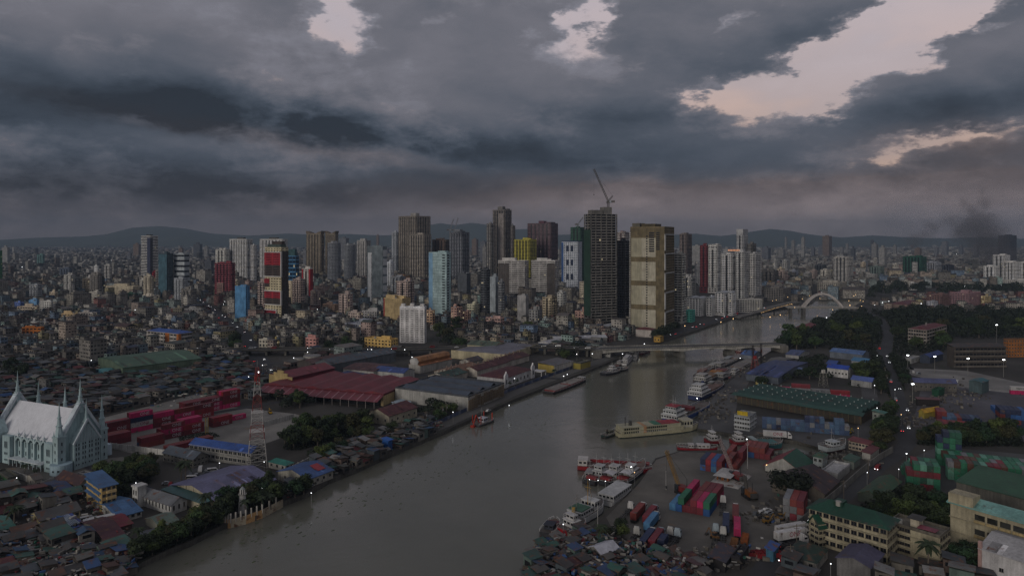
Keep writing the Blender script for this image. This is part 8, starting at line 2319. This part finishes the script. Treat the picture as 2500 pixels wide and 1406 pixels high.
scatter('shanty_house', [(1285, 1445), (1298, 1372), (1340, 1322), (1400, 1306), (1460, 1300), (1490, 1325), (1545, 1362), (1650, 1358), (1730, 1385), (1740, 1445)], 3.9, (2.9, 5.0), [2.2, 2.5, 2.9, 4.2], 40, SHW, ['4c2628', '52393a', '4f4a46', '2f4056', '36504a', '4a382f', '66635f', '4a2426', '33486a', '55524e', '2f544a', '3f3c3a', '4a4a48'])
scatter('shanty_house', [(1830, 1445), (1900, 1360), (1990, 1402), (2010, 1445)], 7, (5, 7), HTS, 50, SHW, SHR)
scatter('shanty_house', [(2150, 1445), (2170, 1390), (2290, 1395), (2400, 1400), (2400, 1445)], 7, (5, 7), HTS, 60, SHW, SHR)
scatter('concrete_house', [(-80, 880), (-80, 760), (640, 770), (1060, 770), (1400, 780), (1560, 802), (1540, 828), (1400, 848), (1150, 848), (1100, 800), (880, 830), (700, 850), (640, 880), (480, 878), (240, 892)], 8.6, (5.6, 9), [3.5, 4.5, 5.5, 6.5, 7, 8.5, 9.5, 12], 62, CTW, CTR, street=7, flatp=.5)
scatter('concrete_house', [(-80, 760), (-80, 688), (480, 690), (1060, 690), (1500, 720), (1560, 800), (1400, 780), (640, 770)], 11.5, (8, 12.5), [5, 6, 7, 8, 9, 11, 14, 18, 22], 62, CTW, CTR, street=6, flatp=.7)
scatter('concrete_house', [(1840, 740), (1850, 668), (2520, 668), (2520, 700), (2110, 706), (2090, 728), (1960, 735)], 17, (11, 18), [6, 8, 9, 12, 16, 20], 66, CTW, CTR, street=5, flatp=.7)
scatter('concrete_house', [(2200, 760), (2120, 745), (2200, 722), (2530, 716), (2530, 762)], 14, (9, 14), [5, 6, 7, 9], 66, CTW + ['8a625c', '8a625c'], CTR + ['55302c', '55302c', '5a2a2c', '5a2a2c'], street=5, flatp=.2, fill=.6)
scatter('concrete_house', [(2060, 1090), (2125, 1072), (2135, 1085), (2085, 1106)], 9, (6, 9), [3, 4], 62, CTW, CTR, fill=.6)
scatter('concrete_house', [(700, 905), (730, 862), (960, 855), (1000, 868), (900, 895)], 11, (8, 11), [4, 5, 6], 60, CTW, CTR)
scatter('concrete_house', [(1130, 850), (1420, 845), (1500, 838), (1450, 858), (1330, 860), (1240, 862)], 11, (8, 12), [4, 5, 6], 60, CTW, CTR, fill=.7)
def add_house(bw, br, bg, x, y, w, d, h, kind, rn, at=True):
 """walls into bw, roof into br, openings and clutter into bg, local frame centred"""
 bw.box(-w / 2, w / 2, -d / 2, d / 2, 0, h, False)
 if kind == 'flat':
  br.box(-w / 2 - .1, w / 2 + .1, -d / 2 - .1, d / 2 + .1, h, h + .35)
  if rn.random() < .7:
   a, c = rn.uniform(-.3, .2) * w, rn.uniform(-.3, .2) * d
   bw.box(a, a + w * .35, c, c + d * .35, h + .35, h + 2.4, False); br.box(a - .2, a + w * .35 + .2, c - .2, c + d * .35 + .2, h + 2.4, h + 2.55)
  for _ in range(rn.randrange(3)):
   a, c = rn.uniform(-.4, .3) * w, rn.uniform(-.4, .3) * d; br.box(a, a + .9, c, c + .9, h + .35, h + 1.5, False)
 elif kind == 'gable':
  br.gable(-w / 2, w / 2, -d / 2, d / 2, h, min(w, d) * .2, 'x' if w > d else 'y', .35, .12)
 else:
  o = .35; k = rn.uniform(.5, 1.1)
  br.hexa([(-w / 2 - o, -d / 2 - o, h), (w / 2 + o, -d / 2 - o, h), (w / 2 + o, d / 2 + o, h + k), (-w / 2 - o, d / 2 + o, h + k)], [(-w / 2 - o, -d / 2 - o, h + .12), (w / 2 + o, -d / 2 - o, h + .12), (w / 2 + o, d / 2 + o, h + k + .12), (-w / 2 - o, d / 2 + o, h + k + .12)])
 nf = max(1, int(h / 2.9))
 for f in range(nf):
  z = f * h / nf + h / nf * .38; hz = h / nf * .38
  for L, ax in ((w, 0), (d, 1)):
   m = max(1, int(L / 2.6))
   for i in range(m):
    if rn.random() < .25: continue
    c = -L / 2 + L * (i + .5) / m; q = L / m * rn.uniform(.22, .34)
    if ax == 0:
     bg.box(c - q, c + q, -d / 2 - .06, d / 2 + .06, z, z + hz, False)
    else:
     bg.box(-w / 2 - .06, w / 2 + .06, c - q, c + q, z, z + hz, False)
def vis(q):
 x, y, w, d, h = q[:5]
 return (w + d) * (h + .35 * d * HC / y) / (y * y)
def houses():
 rn = random.Random(21)
 for kind, lim in (('shanty_house', 300), ('concrete_house', 290)):
  L = SPEC[kind]
  L.sort(key=vis, reverse=True)
  for (x, y, w, d, h, r, wc, rc, rk) in L[:lim]:
   t = thing(kind, None, 'house', (x, y, 0), r)
   bw, br, bg = MB(), MB(), MB()
   add_house(bw, br, bg, x, y, w, d, h, rk, rn)
   k8 = tuple(q * .8 for q in lin(rc)[:3]) + (1,)
   bw.build('wall', 'plaster', wc, t); br.build('roof', 'tin' if rk != 'flat' else 'concrete', k8, t)
   if bg.v: stuff(bg.build('window_opening', 'glass', '15171a', t))
   st = 'low ' if h < 3.8 else ('' if h < 7 else ('tall ' if h < 10 else 'lofty '))
   rn_ = RNAMED.get(rc, 'dull')
   if rk == 'flat': gen(t, f'{st}{NAMED[wc]} flat roofed house', 'house', 'houses of the old quarter')
   else: gen(t, f'{st}{NAMED[wc]} house with {rn_} roof', 'house', 'tin roofed shanty houses' if kind[0] == 's' else 'houses of the old quarter')
  mass = MB()
  gl = lin('191b1e')
  for (x, y, w, d, h, r, wc, rc, rk) in L[lim:]:
   bw, br, bg = MB().at(x, y, r), MB().at(x, y, r), MB().at(x, y, r)
   add_house(bw, br, bg, x, y, w, d, h, rk, rn)
   f = rn.uniform(.6, .95)
   for b, c in ((bw, lin(wc)), (br, lin(rc)), (bg, gl)):
    o = len(mass.v); mass.v += b.v
    c = (c[0] * f, c[1] * f, c[2] * f, 1)
    for fc in b.f:
     mass.f.append(tuple(i + o for i in fc)); mass.c.append(c)
  if mass.v:
   o = mass.build('shanty_carpet' if kind[0] == 's' else 'old_quarter_carpet', 'mass'); stuff(o)
   tag(o, 'dense carpet of tin roofed shanties too many to count' if kind[0] == 's' else 'dense carpet of old quarter houses too many to count', 'houses')
  print(kind, len(L))
houses()
def clutter():
 rn = random.Random(77); b = MB(); pal = [lin(c) for c in ('6a6660', '8a867e', '4a4642', '5a4034', '77746e', 'a5a29c', '34507a', '2f5a4c', '6a2c30', '3a3836', '9a958a', '554c40')]
 for poly, n in (([(-60, 1430), (-60, 1335), (200, 1345), (335, 1375), (310, 1430)], 1500), ([(1290, 1430), (1300, 1372), (1400, 1308), (1490, 1325), (1650, 1358), (1740, 1430)], 1500), ([(-60, 1335), (-60, 1190), (230, 1210), (330, 1330)], 700), ([(690, 1200), (830, 1100), (1090, 1020), (1000, 1080), (800, 1166)], 800), ([(-60, 1030), (-60, 880), (480, 880), (690, 905), (640, 970), (240, 1010)], 3500), ([(1840, 1340), (1900, 1290), (1990, 1240), (1900, 1230), (1860, 1270)], 120), ([(1700, 1400), (1780, 1350), (1880, 1350), (1800, 1410)], 150)):
  P2 = [(p.x, p.y) for p in (G(*q) for q in poly)]
  x0, x1 = min(p[0] for p in P2), max(p[0] for p in P2); y0, y1 = min(p[1] for p in P2), max(p[1] for p in P2)
  k = 0
  while k < n:
   x, y = rn.uniform(x0, x1), rn.uniform(y0, y1); k += 1
   if not inside(x, y, P2) or inside(x, y, RIVER2D): continue
   c = rn.choice(pal); f = rn.uniform(.6, 1.2); b.col = (c[0] * f, c[1] * f, c[2] * f, 1)
   L, w = rn.uniform(.6, 2.6), rn.uniform(.2, 1.1); z = rn.choice((0, 0, 2.6, 2.9, 3.3)); h = rn.uniform(.1, .9)
   b.at(x, y, rn.uniform(0, 3.1)).box(0, L, 0, w, z, z + h, True)
 o = b.build('yard_clutter', 'mass'); stuff(o); tag(o, 'countless boards, drums and scraps lying among the shanties', 'clutter')
clutter()
def far_city():
 rn = random.Random(33); b = MB(); gl = lin('1d2024')
 cols = [lin(c) for c in ('8a8780', '9a968e', '77746e', 'a8a49c', '6a6863', '5a5854', '857a70', 'b0aca4', '4a4a48', '6f625a', 'b9b6b0')]
 y = 1650.0
 while y < 9500:
  cell = 15 + (y - 1650) * .0065
  x = -.8 * y - 50
  while x < .8 * y + 50:
   x += cell * rn.uniform(.8, 1.3)
   yy = y + rn.uniform(-.5, .5) * cell
   gapn = mnoise.noise(Vector((x * .002, yy * .002, 3.3)))
   if rn.random() > .62 + gapn * .6 or not is_free(x, yy, cell * .3): continue
   w, d = cell * rn.uniform(.45, .8), cell * rn.uniform(.45, .8); h = rn.choice((6, 7, 8, 9, 10, 13, 17)) * rn.uniform(.8, 1.2)
   if rn.random() < .02: h *= 2.6
   b.at(x, yy, math.radians(62) + rn.uniform(-.2, .2)); c = rn.choice(cols); f = rn.uniform(.7, 1.1)
   b.col = (c[0] * f, c[1] * f, c[2] * f, 1); b.box(0, w, 0, d, 0, h, False)
   if y < 4200:
    b.col = gl
    for k in range(max(1, int(h / 4))):
     z = k * 4 + 1.6
     if z + 1.6 < h: b.box(.5, w - .5, -.08, d * .5, z, z + 1.5, False); b.box(-.08, w * .5, .5, d - .5, z, z + 1.5, False)
   g = rn.uniform(.5, 1.0); c = rn.choice(cols); b.col = (c[0] * g, c[1] * g, c[2] * g, 1); b.box(-.2, w + .2, -.2, d + .2, h, h + .5, False)
  y += cell * 1.15
 o = b.build('far_city_carpet', 'mass'); stuff(o); tag(o, 'hazy far city of countless low roofs reaching the hills', 'city')
 b = MB()
 for _ in range(900):
  y = 1500 + 5000 * rn.random() ** 1.6; x = rn.uniform(-.8, .8) * y
  if mnoise.noise(Vector((x * .002, y * .002, 3.3))) > .12 or not is_free(x, y, 6): continue
  s = rn.uniform(6, 13)
  for k in range(26):
   t, p = rn.uniform(0, 2 * PI), math.acos(rn.uniform(-.2, 1)); n = Vector((math.sin(p) * math.cos(t), math.sin(p) * math.sin(t), math.cos(p)))
   c = Vector((x, y, s * .5)) + Vector((n.x * s * 1.4, n.y * s * 1.4, n.z * s * .6)); n = (n + Vector((rn.uniform(-.5, .5), rn.uniform(-.5, .5), .3))).normalized(); u = n.orthogonal().normalized(); w = n.cross(u); q = s * .42
   b.poly([tuple(c - u * q), tuple(c - w * q), tuple(c + u * q), tuple(c + w * q)])
 o = b.build('far_tree_belt', 'leaf', '1b2316'); stuff(o)
far_city()
# ---------------------------------------------------------------- lamps
def lamps():
 white = [(1202, 934), (1106, 1005), (1243, 981), (1256, 923), (1376, 911), (1385, 907), (1013, 874), (1006, 871), (393, 857), (360, 851), (321, 815), (223, 879), (35, 905), (31, 917), (607, 919), (641, 891), (717, 873), (751, 859), (907, 853),
    (1439, 1158), (1460, 1160), (1478, 1162), (1375, 1278), (1807, 868), (1973, 1268), (2028, 1374), (2117, 1152), (2256, 1098), (2194, 1144), (1069, 916), (1218, 932), (1408, 864), (1446, 863), (1520, 858), (1560, 840), (1573, 834), (536, 1129), (645, 1126), (2141, 868), (2185, 950), (2135, 940), (41, 1165), (332, 1177), (760, 1190), (988, 853), (640, 1191), (630, 1190), (2018, 775), (2232, 735), (2249, 741), (2141, 995), (2164, 1044)]
 for x, y in white:
  h = 6.5
  p = G(x, y, h)
  t = deck_lamp(p.x, p.y, 0 if not inside(p.x, p.y, RIVER2D) else WATER, h, None, 'lamp_white', max(.17, p.y * .00055), name='street_lamp'); gen(t, 'lit white street lamp', 'lamp', 'lit lamps')
 for x, y in ((1541, 1128), (1549, 1141), (1672, 795), (2213, 1106), (1702, 964), (1823, 1071), (2095, 1044), (2200, 1011), (1760, 782), (1790, 774), (2060, 752), (2080, 750), (2095, 752), (2075, 742), (2050, 740), (1995, 748), (1905, 765), (1880, 770)):
  h = 7.0; p = G(x, y, h); flood = x in (2213, 1702, 1823, 1541)
  t = deck_lamp(p.x, p.y, 0 if not inside(p.x, p.y, RIVER2D) else WATER, h, None, 'lamp_flood' if flood else 'lamp_warm', max(.2, p.y * .0006), name='street_lamp'); gen(t, 'bright white quay lamp' if flood else 'warm orange street lamp', 'lamp', 'lit lamps')
 for x, y, h in ((2216, 867, 14), (2282, 870, 14), (2363, 875, 14), (2450, 878, 14), (2433, 793, 20), (2228, 937, 13)):
  p = G(x, y, h); t = thing('floodlight_mast', None, 'floodlight', (p.x, p.y, 0))
  MB().tube((0, 0, 0), (0, 0, h), .2, .12, 6).build('pole', 'steel', '77756f', t); MB().box(-1.0, 1.0, -.15, .2, h - .5, h + .6).build('lamp_frame', 'steel', '3a3a3a', t)
  b = MB()
  for k in (-.6, 0, .6): b.ball(k, -.25, h, .34, 6, 5)
  b.build('lamp_cluster', 'lamp_flood', None, t)
  gen(t, 'tall glaring floodlight mast', 'floodlight', 'floodlight masts')
 rn = random.Random(14); b = MB()
 for _ in range(90):
  y = 900 + 3600 * rn.random() ** 1.5; x = rn.uniform(-.76, .76) * y
  if inside(x, y, RIVER2D): continue
  b.ball(x, y, rn.uniform(9, 16), y * .00036 * rn.uniform(.6, 1.4), 5, 4)
 o = b.build('distant_city_lights', 'lamp_white', None); stuff(o); tag(o, 'scattered pinprick lights of the distant city', 'lights')
 b = MB()
 for _ in range(40):
  y = 900 + 900 * rn.random(); x = y * rn.uniform(.38, .52)
  b.ball(x, y, rn.uniform(6, 12), y * .00042, 5, 4)
 o = b.build('distant_warm_lights', 'lamp_warm', None); stuff(o); tag(o, 'warm lights around the arch bridge approach', 'lights')
 for px, yt, yb, w, h, m, lab in ((1795, 611, 734, 22, 3.5, 'lit_sign', 'glowing orange rooftop sign letters above the balcony cluster'), (2008, 684, 690, 6, 9, 'lamp_green', 'small lit green and blue street billboard in the distance')):
  p = G(px - 5, yb); s = p.y / F
  t = thing('lit_sign', lab, 'sign', (p.x, p.y - 2.5, 0))
  z = HC + (HOR - yt) * s
  if m == 'lit_sign':
   for k in range(8): MB().box(k * 2.7 - 10, k * 2.7 - 8.2, -.2, .2, z - 1.5, z + 1.5).build('sign_letter', m, None, t)
   MB().box(-10.5, 11, .25, .5, z - 2, z - 1.6).box(-10, -9.6, .25, .5, z - 8, z - 1.6).box(10, 10.4, .25, .5, z - 8, z - 1.6).build('sign_frame', 'steel', '4a4a4a', t)
  else:
   MB().box(-w / 2, w / 2, -.2, .2, z - h / 2, z + h / 2).build('sign_face', 'lit_window', None, t); MB().tube((0, 0, 0), (0, 0, z - h / 2), .3).build('sign_post', 'steel', '4a4a4a', t)
lamps()
# promenade fence
def fence():
 pts = [G(*q) for q in ((1040, 1046), (1085, 1028), (1180, 985), (1250, 953), (1330, 923), (1440, 884))]
 f = thing('promenade_fence', 'blue and grey panel fence along the riverside promenade', 'fence', pts[0])
 k = 0
 for p, q in zip(pts, pts[1:]):
  d = q - p; n = max(1, int(d.length / 3.2)); nn = Vector((-d.y, d.x, 0)).normalized() * .06
  for i in range(n):
   a, c = p.lerp(q, (i + .04) / n) - pts[0], p.lerp(q, (i + .96) / n) - pts[0]
   MB().hexa([(a.x - nn.x, a.y - nn.y, 0), (c.x - nn.x, c.y - nn.y, 0), (c.x + nn.x, c.y + nn.y, 0), (a.x + nn.x, a.y + nn.y, 0)], [(a.x - nn.x, a.y - nn.y, 2.3), (c.x - nn.x, c.y - nn.y, 2.3), (c.x + nn.x, c.y + nn.y, 2.3), (a.x + nn.x, a.y + nn.y, 2.3)]).build('fence_panel', 'sheet', ('3f4a66', '4a5470', '6a7080', '3a4460')[k % 4], f); k += 1
fence()
def flagpoles():
 for (x, yb, yt, lab) in ((728 * .2461 + 1280, 1295, 1235, 'white flagpole standing at the lower quay'), (1825, 1145, 1075, 'slim grey light pole between the red containers'), (1627 - 1, 1196, 1150, 'thin dark mooring pole by the ships')):
  p = G(x, yb); h = hgt(yb, yt); t = thing('pole', lab, 'pole', p)
  MB().tube((0, 0, 0), (0, 0, h), .16, .1, 6).build('shaft', 'steel', '9a9894', t); MB().box(-.3, .3, -.3, .3, 0, .4).build('footing', 'concrete', '77746c', t); MB().ball(0, 0, h, .2).build('finial', 'steel', '9a9894', t)
 for i in range(16):
  x, y = [(980, 1046), (1040, 1022), (1090, 1002), (1115, 990), (1170, 968), (1210, 955), (2160, 905), (2175, 985), (2188, 1030), (2120, 1150), (2060, 1205), (1990, 1262), (1945, 1322), (1930, 1376), (2165, 925), (1080, 1008)][i]
  p = G(x, y + 18); t = thing('utility_pole', None, 'pole', p)
  MB().tube((0, 0, 0), (0, 0, 9), .16, .11, 6).build('shaft', 'bark', None, t)
  MB().box(-1.2, 1.2, -.08, .08, 8.2, 8.35).box(-1.0, 1.0, -.08, .08, 7.4, 7.52).build('crossarm', 'bark', None, t); MB().cyl(.5, 0, 6, 7, .25, n=8).build('transformer', 'steel', '77777a', t)
  gen(t, 'utility pole with crossarms', 'pole', 'utility poles')
flagpoles()
# ---------------------------------------------------------------- hills, haze, smoke
def hills():
 prof = [(-900, 582), (-300, 578), (0, 577), (100, 572), (200, 569), (270, 562), (330, 553), (390, 549), (450, 555), (520, 563), (600, 567), (700, 562), (780, 565), (850, 563), (950, 566), (1010, 556), (1050, 546), (1075, 541), (1110, 547), (1150, 542), (1200, 549), (1250, 557), (1290, 556), (1360, 565), (1440, 562), (1520, 568), (1600, 566), (1700, 562), (1760, 568), (1830, 560), (1880, 556), (1930, 559), (2000, 567), (2060, 571), (2130, 566), (2200, 570), (2300, 574), (2400, 570), (2500, 575), (2900, 578), (3400, 582)]
 Dr = 11800.0
 def ridge(px):
  for (x0, y0), (x1, y1) in zip(prof, prof[1:]):
   if x0 <= px <= x1:
    q = y0 + (y1 - y0) * (px - x0) / (x1 - x0)
    return q + 7 * min(1, max(0, (q - 555) / 8))
  return 582
 b = MB(); nx, nyy = 360, 22; ids = []
 for j in range(nyy):
  t = j / (nyy - 1); d = 8900 + t * 4300
  row = []
  for i in range(nx):
   px = -900 + 4300 * i / (nx - 1)
   x = (px - 1250) / F * Dr
   top = HC + (HOR - ridge(px)) / F * Dr
   s = (d - 8900) / (Dr - 8900) if d < Dr else max(0, 1 - (d - Dr) / 1900)
   z = top * (s ** 1.3) * (.97 + .06 * mnoise.noise(Vector((x * .0011, d * .0011, 1)))) + 60 * (1 - s) * s * 4 * mnoise.noise(Vector((x * .0016, d * .0016, 5))) - 2
   row.append(b.P(x * d / Dr if d > Dr else x * (d / Dr), d, z))
  ids.append(row)
 for j in range(nyy - 1):
  for i in range(nx - 1):
   b.face((ids[j][i], ids[j][i + 1], ids[j + 1][i + 1], ids[j + 1][i]))
 o = b.build('hills', 'hill', None, None, True); o['kind'] = 'structure'
hills()
def haze():
 o = MB().box(-13600, 13600, -300, 13600, -6, 480).build('haze', None)
 m = bpy.data.materials.new('haze_air'); m.use_nodes = True; t = NT(m.node_tree)
 v = t.n('ShaderNodeVolumePrincipled'); v.inputs['Color'].default_value = (.255, .33, .43, 1); v.inputs['Density'].default_value = HAZE; v.inputs['Anisotropy'].default_value = 0.0
 out = t.n('ShaderNodeOutputMaterial'); t.put(out.inputs['Volume'], v.outputs[0])
 o.data.materials.append(m); stuff(o)
HAZE = 9.5e-5
haze()
def smoke():
 def plume(pts, name, dens, lab):
  P = [(Vector(((px - 1250) / F * d, d, HC + (HOR - py) / F * d)), r * d / F) for px, py, r, d in pts]
  lo = [min(p[i] - 1.9 * r for p, r in P) for i in range(3)]; hi = [max(p[i] + 1.9 * r for p, r in P) for i in range(3)]
  o = MB().box(lo[0], hi[0], lo[1], hi[1], max(4, lo[2]), min(470, hi[2])).build(name, None)
  m = bpy.data.materials.new(name + '_air'); m.use_nodes = True; t = NT(m.node_tree)
  v = t.n('ShaderNodeVolumePrincipled'); v.inputs['Color'].default_value = (.26, .24, .24, 1)
  co = t.n('ShaderNodeNewGeometry').outputs['Position']
  wv = t.v('SCALE', t.v('SUBTRACT', t.noise(co, .011, 4, .6, col=True), (.5, .5, .5)), scale=150.0)
  q = t.v('ADD', co, wv); acc = None
  for p, r in P:
   d = t.v('DISTANCE', q, tuple(p)); g = t.m('EXPONENT', t.m('MULTIPLY', t.m('POWER', t.m('DIVIDE', d, r * .8), 2.0), -1.0))
   acc = g if acc is None else t.m('ADD', acc, g)
  t.put(v.inputs['Density'], t.m('MULTIPLY', t.ramp(acc, .08, 1.0), dens))
  out = t.n('ShaderNodeOutputMaterial'); t.put(out.inputs['Volume'], v.outputs[0])
  m.cycles.volume_step_rate = .35
  o.data.materials.append(m); stuff(o); tag(o, lab, 'smoke')
 plume([(2450, 625, 40, 2700), (2425, 605, 48, 2700), (2395, 582, 50, 2700), (2372, 556, 46, 2700), (2400, 535, 34, 2700)], 'smoke_plume', .010, 'dark smoke plume rising over the right of the city')
 plume([(2235, 585, 24, 2900), (2275, 556, 26, 2900), (2320, 533, 26, 2900), (2365, 510, 25, 2900), (2405, 490, 24, 2900)], 'smoke_drift', .010, 'thin grey smoke drifting left of the dark plume')
smoke()
def extras():
 rn = random.Random(55)
 for i, (s_, b_, bm, fb, c, hc, kind, lab) in enumerate((
  ((1780, 925), (1812, 905), 6, 1.6, '5a1c20', '9a9894', 'tug', 'red hulled tug moored inside the long grey barge'),
  ((1722, 958), (1756, 938), 6, 1.5, '22262c', '8a8a88', 'tug', 'black tug wedged between the navy coaster and quay'),
  ((1700, 922), (1734, 902), 7, 1.6, '2a2c30', '7a5a50', 'barge', 'outer dark barge left of the cluttered coaster'),
  ((1728, 905), (1758, 888), 6, 1.4, '3a2022', '96948e', 'boat', 'small red brown workboat off the outer barge'),
  ((1765, 888), (1794, 872), 6, 1.4, '26343a', '8a8e8e', 'boat', 'small teal workboat near the upper barges'),
  ((1800, 864), (1836, 850), 7, 1.6, '2c2426', '7a7672', 'barge', 'dark lighter tied under the bridge end'),
  ((1432, 1180), (1452, 1150), 5, 1.4, '1c1e22', '8a8886', 'boat', 'slim black launch outside the rafted fishing boats'),
  ((1498, 1200), (1530, 1190), 5, 1.5, '5c161a', '9a9690', 'boat', 'short red launch between the fishing boats and lighter'),
  ((1430, 1268), (1458, 1250), 5, 1.5, '26282e', '6a6a68', 'barge', 'low dark pontoon inside the white work ship'),
  ((1392, 1306), (1420, 1300), 5, 1.2, '3a3c40', '5a5a58', 'boat', 'flat grey skiff beside the red rescue boat'),
  ((1562, 866), (1586, 858), 6, 1.4, '6a2226', '9a948e', 'boat', 'red hulled boat below the left bridge span'),
  ((1506, 895), (1524, 884), 5, 1.4, '4a2a28', '8a8682', 'boat', 'rusty small tug beside the white river boat'))):
  ship('barge' if kind == 'barge' else 'workboat', lab, s_, b_, bm, fb, c, [(.25, .6, .7, 0, 2.1, hc, True)] + ([(.32, .5, .5, 2.2, 1.8, hc, True)] if kind == 'tug' else []), cat=kind, mast=[(.4, rn.uniform(6, 9), '8a8a88')], cargo=[(.66, .86, .1, rn.uniform(.5, 1.2), rn.choice(('6a4a3c', '5a5a58', '4a5a66')), 'deck_gear')], blunt=.7 if kind == 'barge' else .35)
 for k in range(16):
  px, py = (720 + k * 22, 1203 - k * 10.2)
  p = G(px + 8, py + 7, WATER); a = math.radians(rn.uniform(40, 80))
  t = thing('skiff', None, 'skiff', (p.x, p.y, WATER), a)
  MB().loft([[(x, -w, -.2), (x, w, -.2), (x, w * 1.3, .5 + e), (x, -w * 1.3, .5 + e)] for x, w, e in ((0, .45, 0), (2, .6, 0), (4.5, .5, .05), (6, .06, .35))]).build('hull', 'plaster', rn.choice(('5a5650', '3f5a6a', '6a3a34', '77746c')), t)
  MB().box(1, 1.3, -.7, .7, .4, .5).box(3, 3.3, -.7, .7, .4, .5).build('thwart', 'plaster', '6a5c4a', t)
  gen(t, 'narrow wooden skiff', 'skiff', 'skiffs along the shanty bank')
 b = MB(); pal = [lin(c) for c in ('5a5650', '6a655c', '46413c', '3a4a5a', '6a3a34', '7a766e', '3a5a50')]
 for k in range(900):
  t = rn.random(); px, py = 700 + 380 * t, 1208 - 172 * t
  p = G(px + rn.uniform(-4, 8), py + rn.uniform(-6, 7)); b.at(p.x, p.y, rn.uniform(0, 3)); b.col = rn.choice(pal)
  if rn.random() < .4: b.box(0, .16, 0, .16, WATER - .5, rn.uniform(.5, 3), True)
  else: z = rn.uniform(-.6, 2.6); b.box(0, rn.uniform(.6, 2.8), 0, rn.uniform(.3, 1.6), z, z + rn.uniform(.08, .5), True)
 for k in range(1100):
  px, py = rn.choice(((1880, 1262), (1765, 1362), (1960, 1112), (1720, 1010), (1760, 970), (2300, 985), (2240, 1030), (2350, 960), (2060, 1120), (1900, 1080), (1820, 900)))
  p = G(px + rn.gauss(0, 38), py + rn.gauss(0, 12))
  if inside(p.x, p.y, RIVER2D): continue
  c = rn.choice(pal[:3]); f = rn.uniform(.6, 1.6); b.col = (c[0] * f, c[1] * f, c[2] * f, 1); b.at(p.x, p.y, rn.uniform(0, 3)).box(0, rn.uniform(.4, 2.4), 0, rn.uniform(.3, 1.4), 0, rn.uniform(.2, 1.5), True)
 o = b.build('bank_clutter', 'mass'); stuff(o); tag(o, 'stilts, planks and yard scraps along both banks', 'clutter')
 b = MB()
 for k in range(420):
  t = rn.random(); px = 420 + 1000 * t + rn.gauss(0, 60); py = 1345 - 400 * t + rn.gauss(0, 26) + 40
  p = G(px, py, WATER)
  if not inside(p.x, p.y, RIVER2D): continue
  b.at(p.x, p.y, 1.05); L = rn.uniform(.2, 1.4); b.box(0, L, 0, L * .4, WATER - .02, WATER + .04, False)
 o = b.build('floating_weed', 'leaf', '3a4426'); stuff(o)
extras()
label_generated()
print('objects', len(bpy.data.objects), 'trees', NT_, 'containers', NCONT)
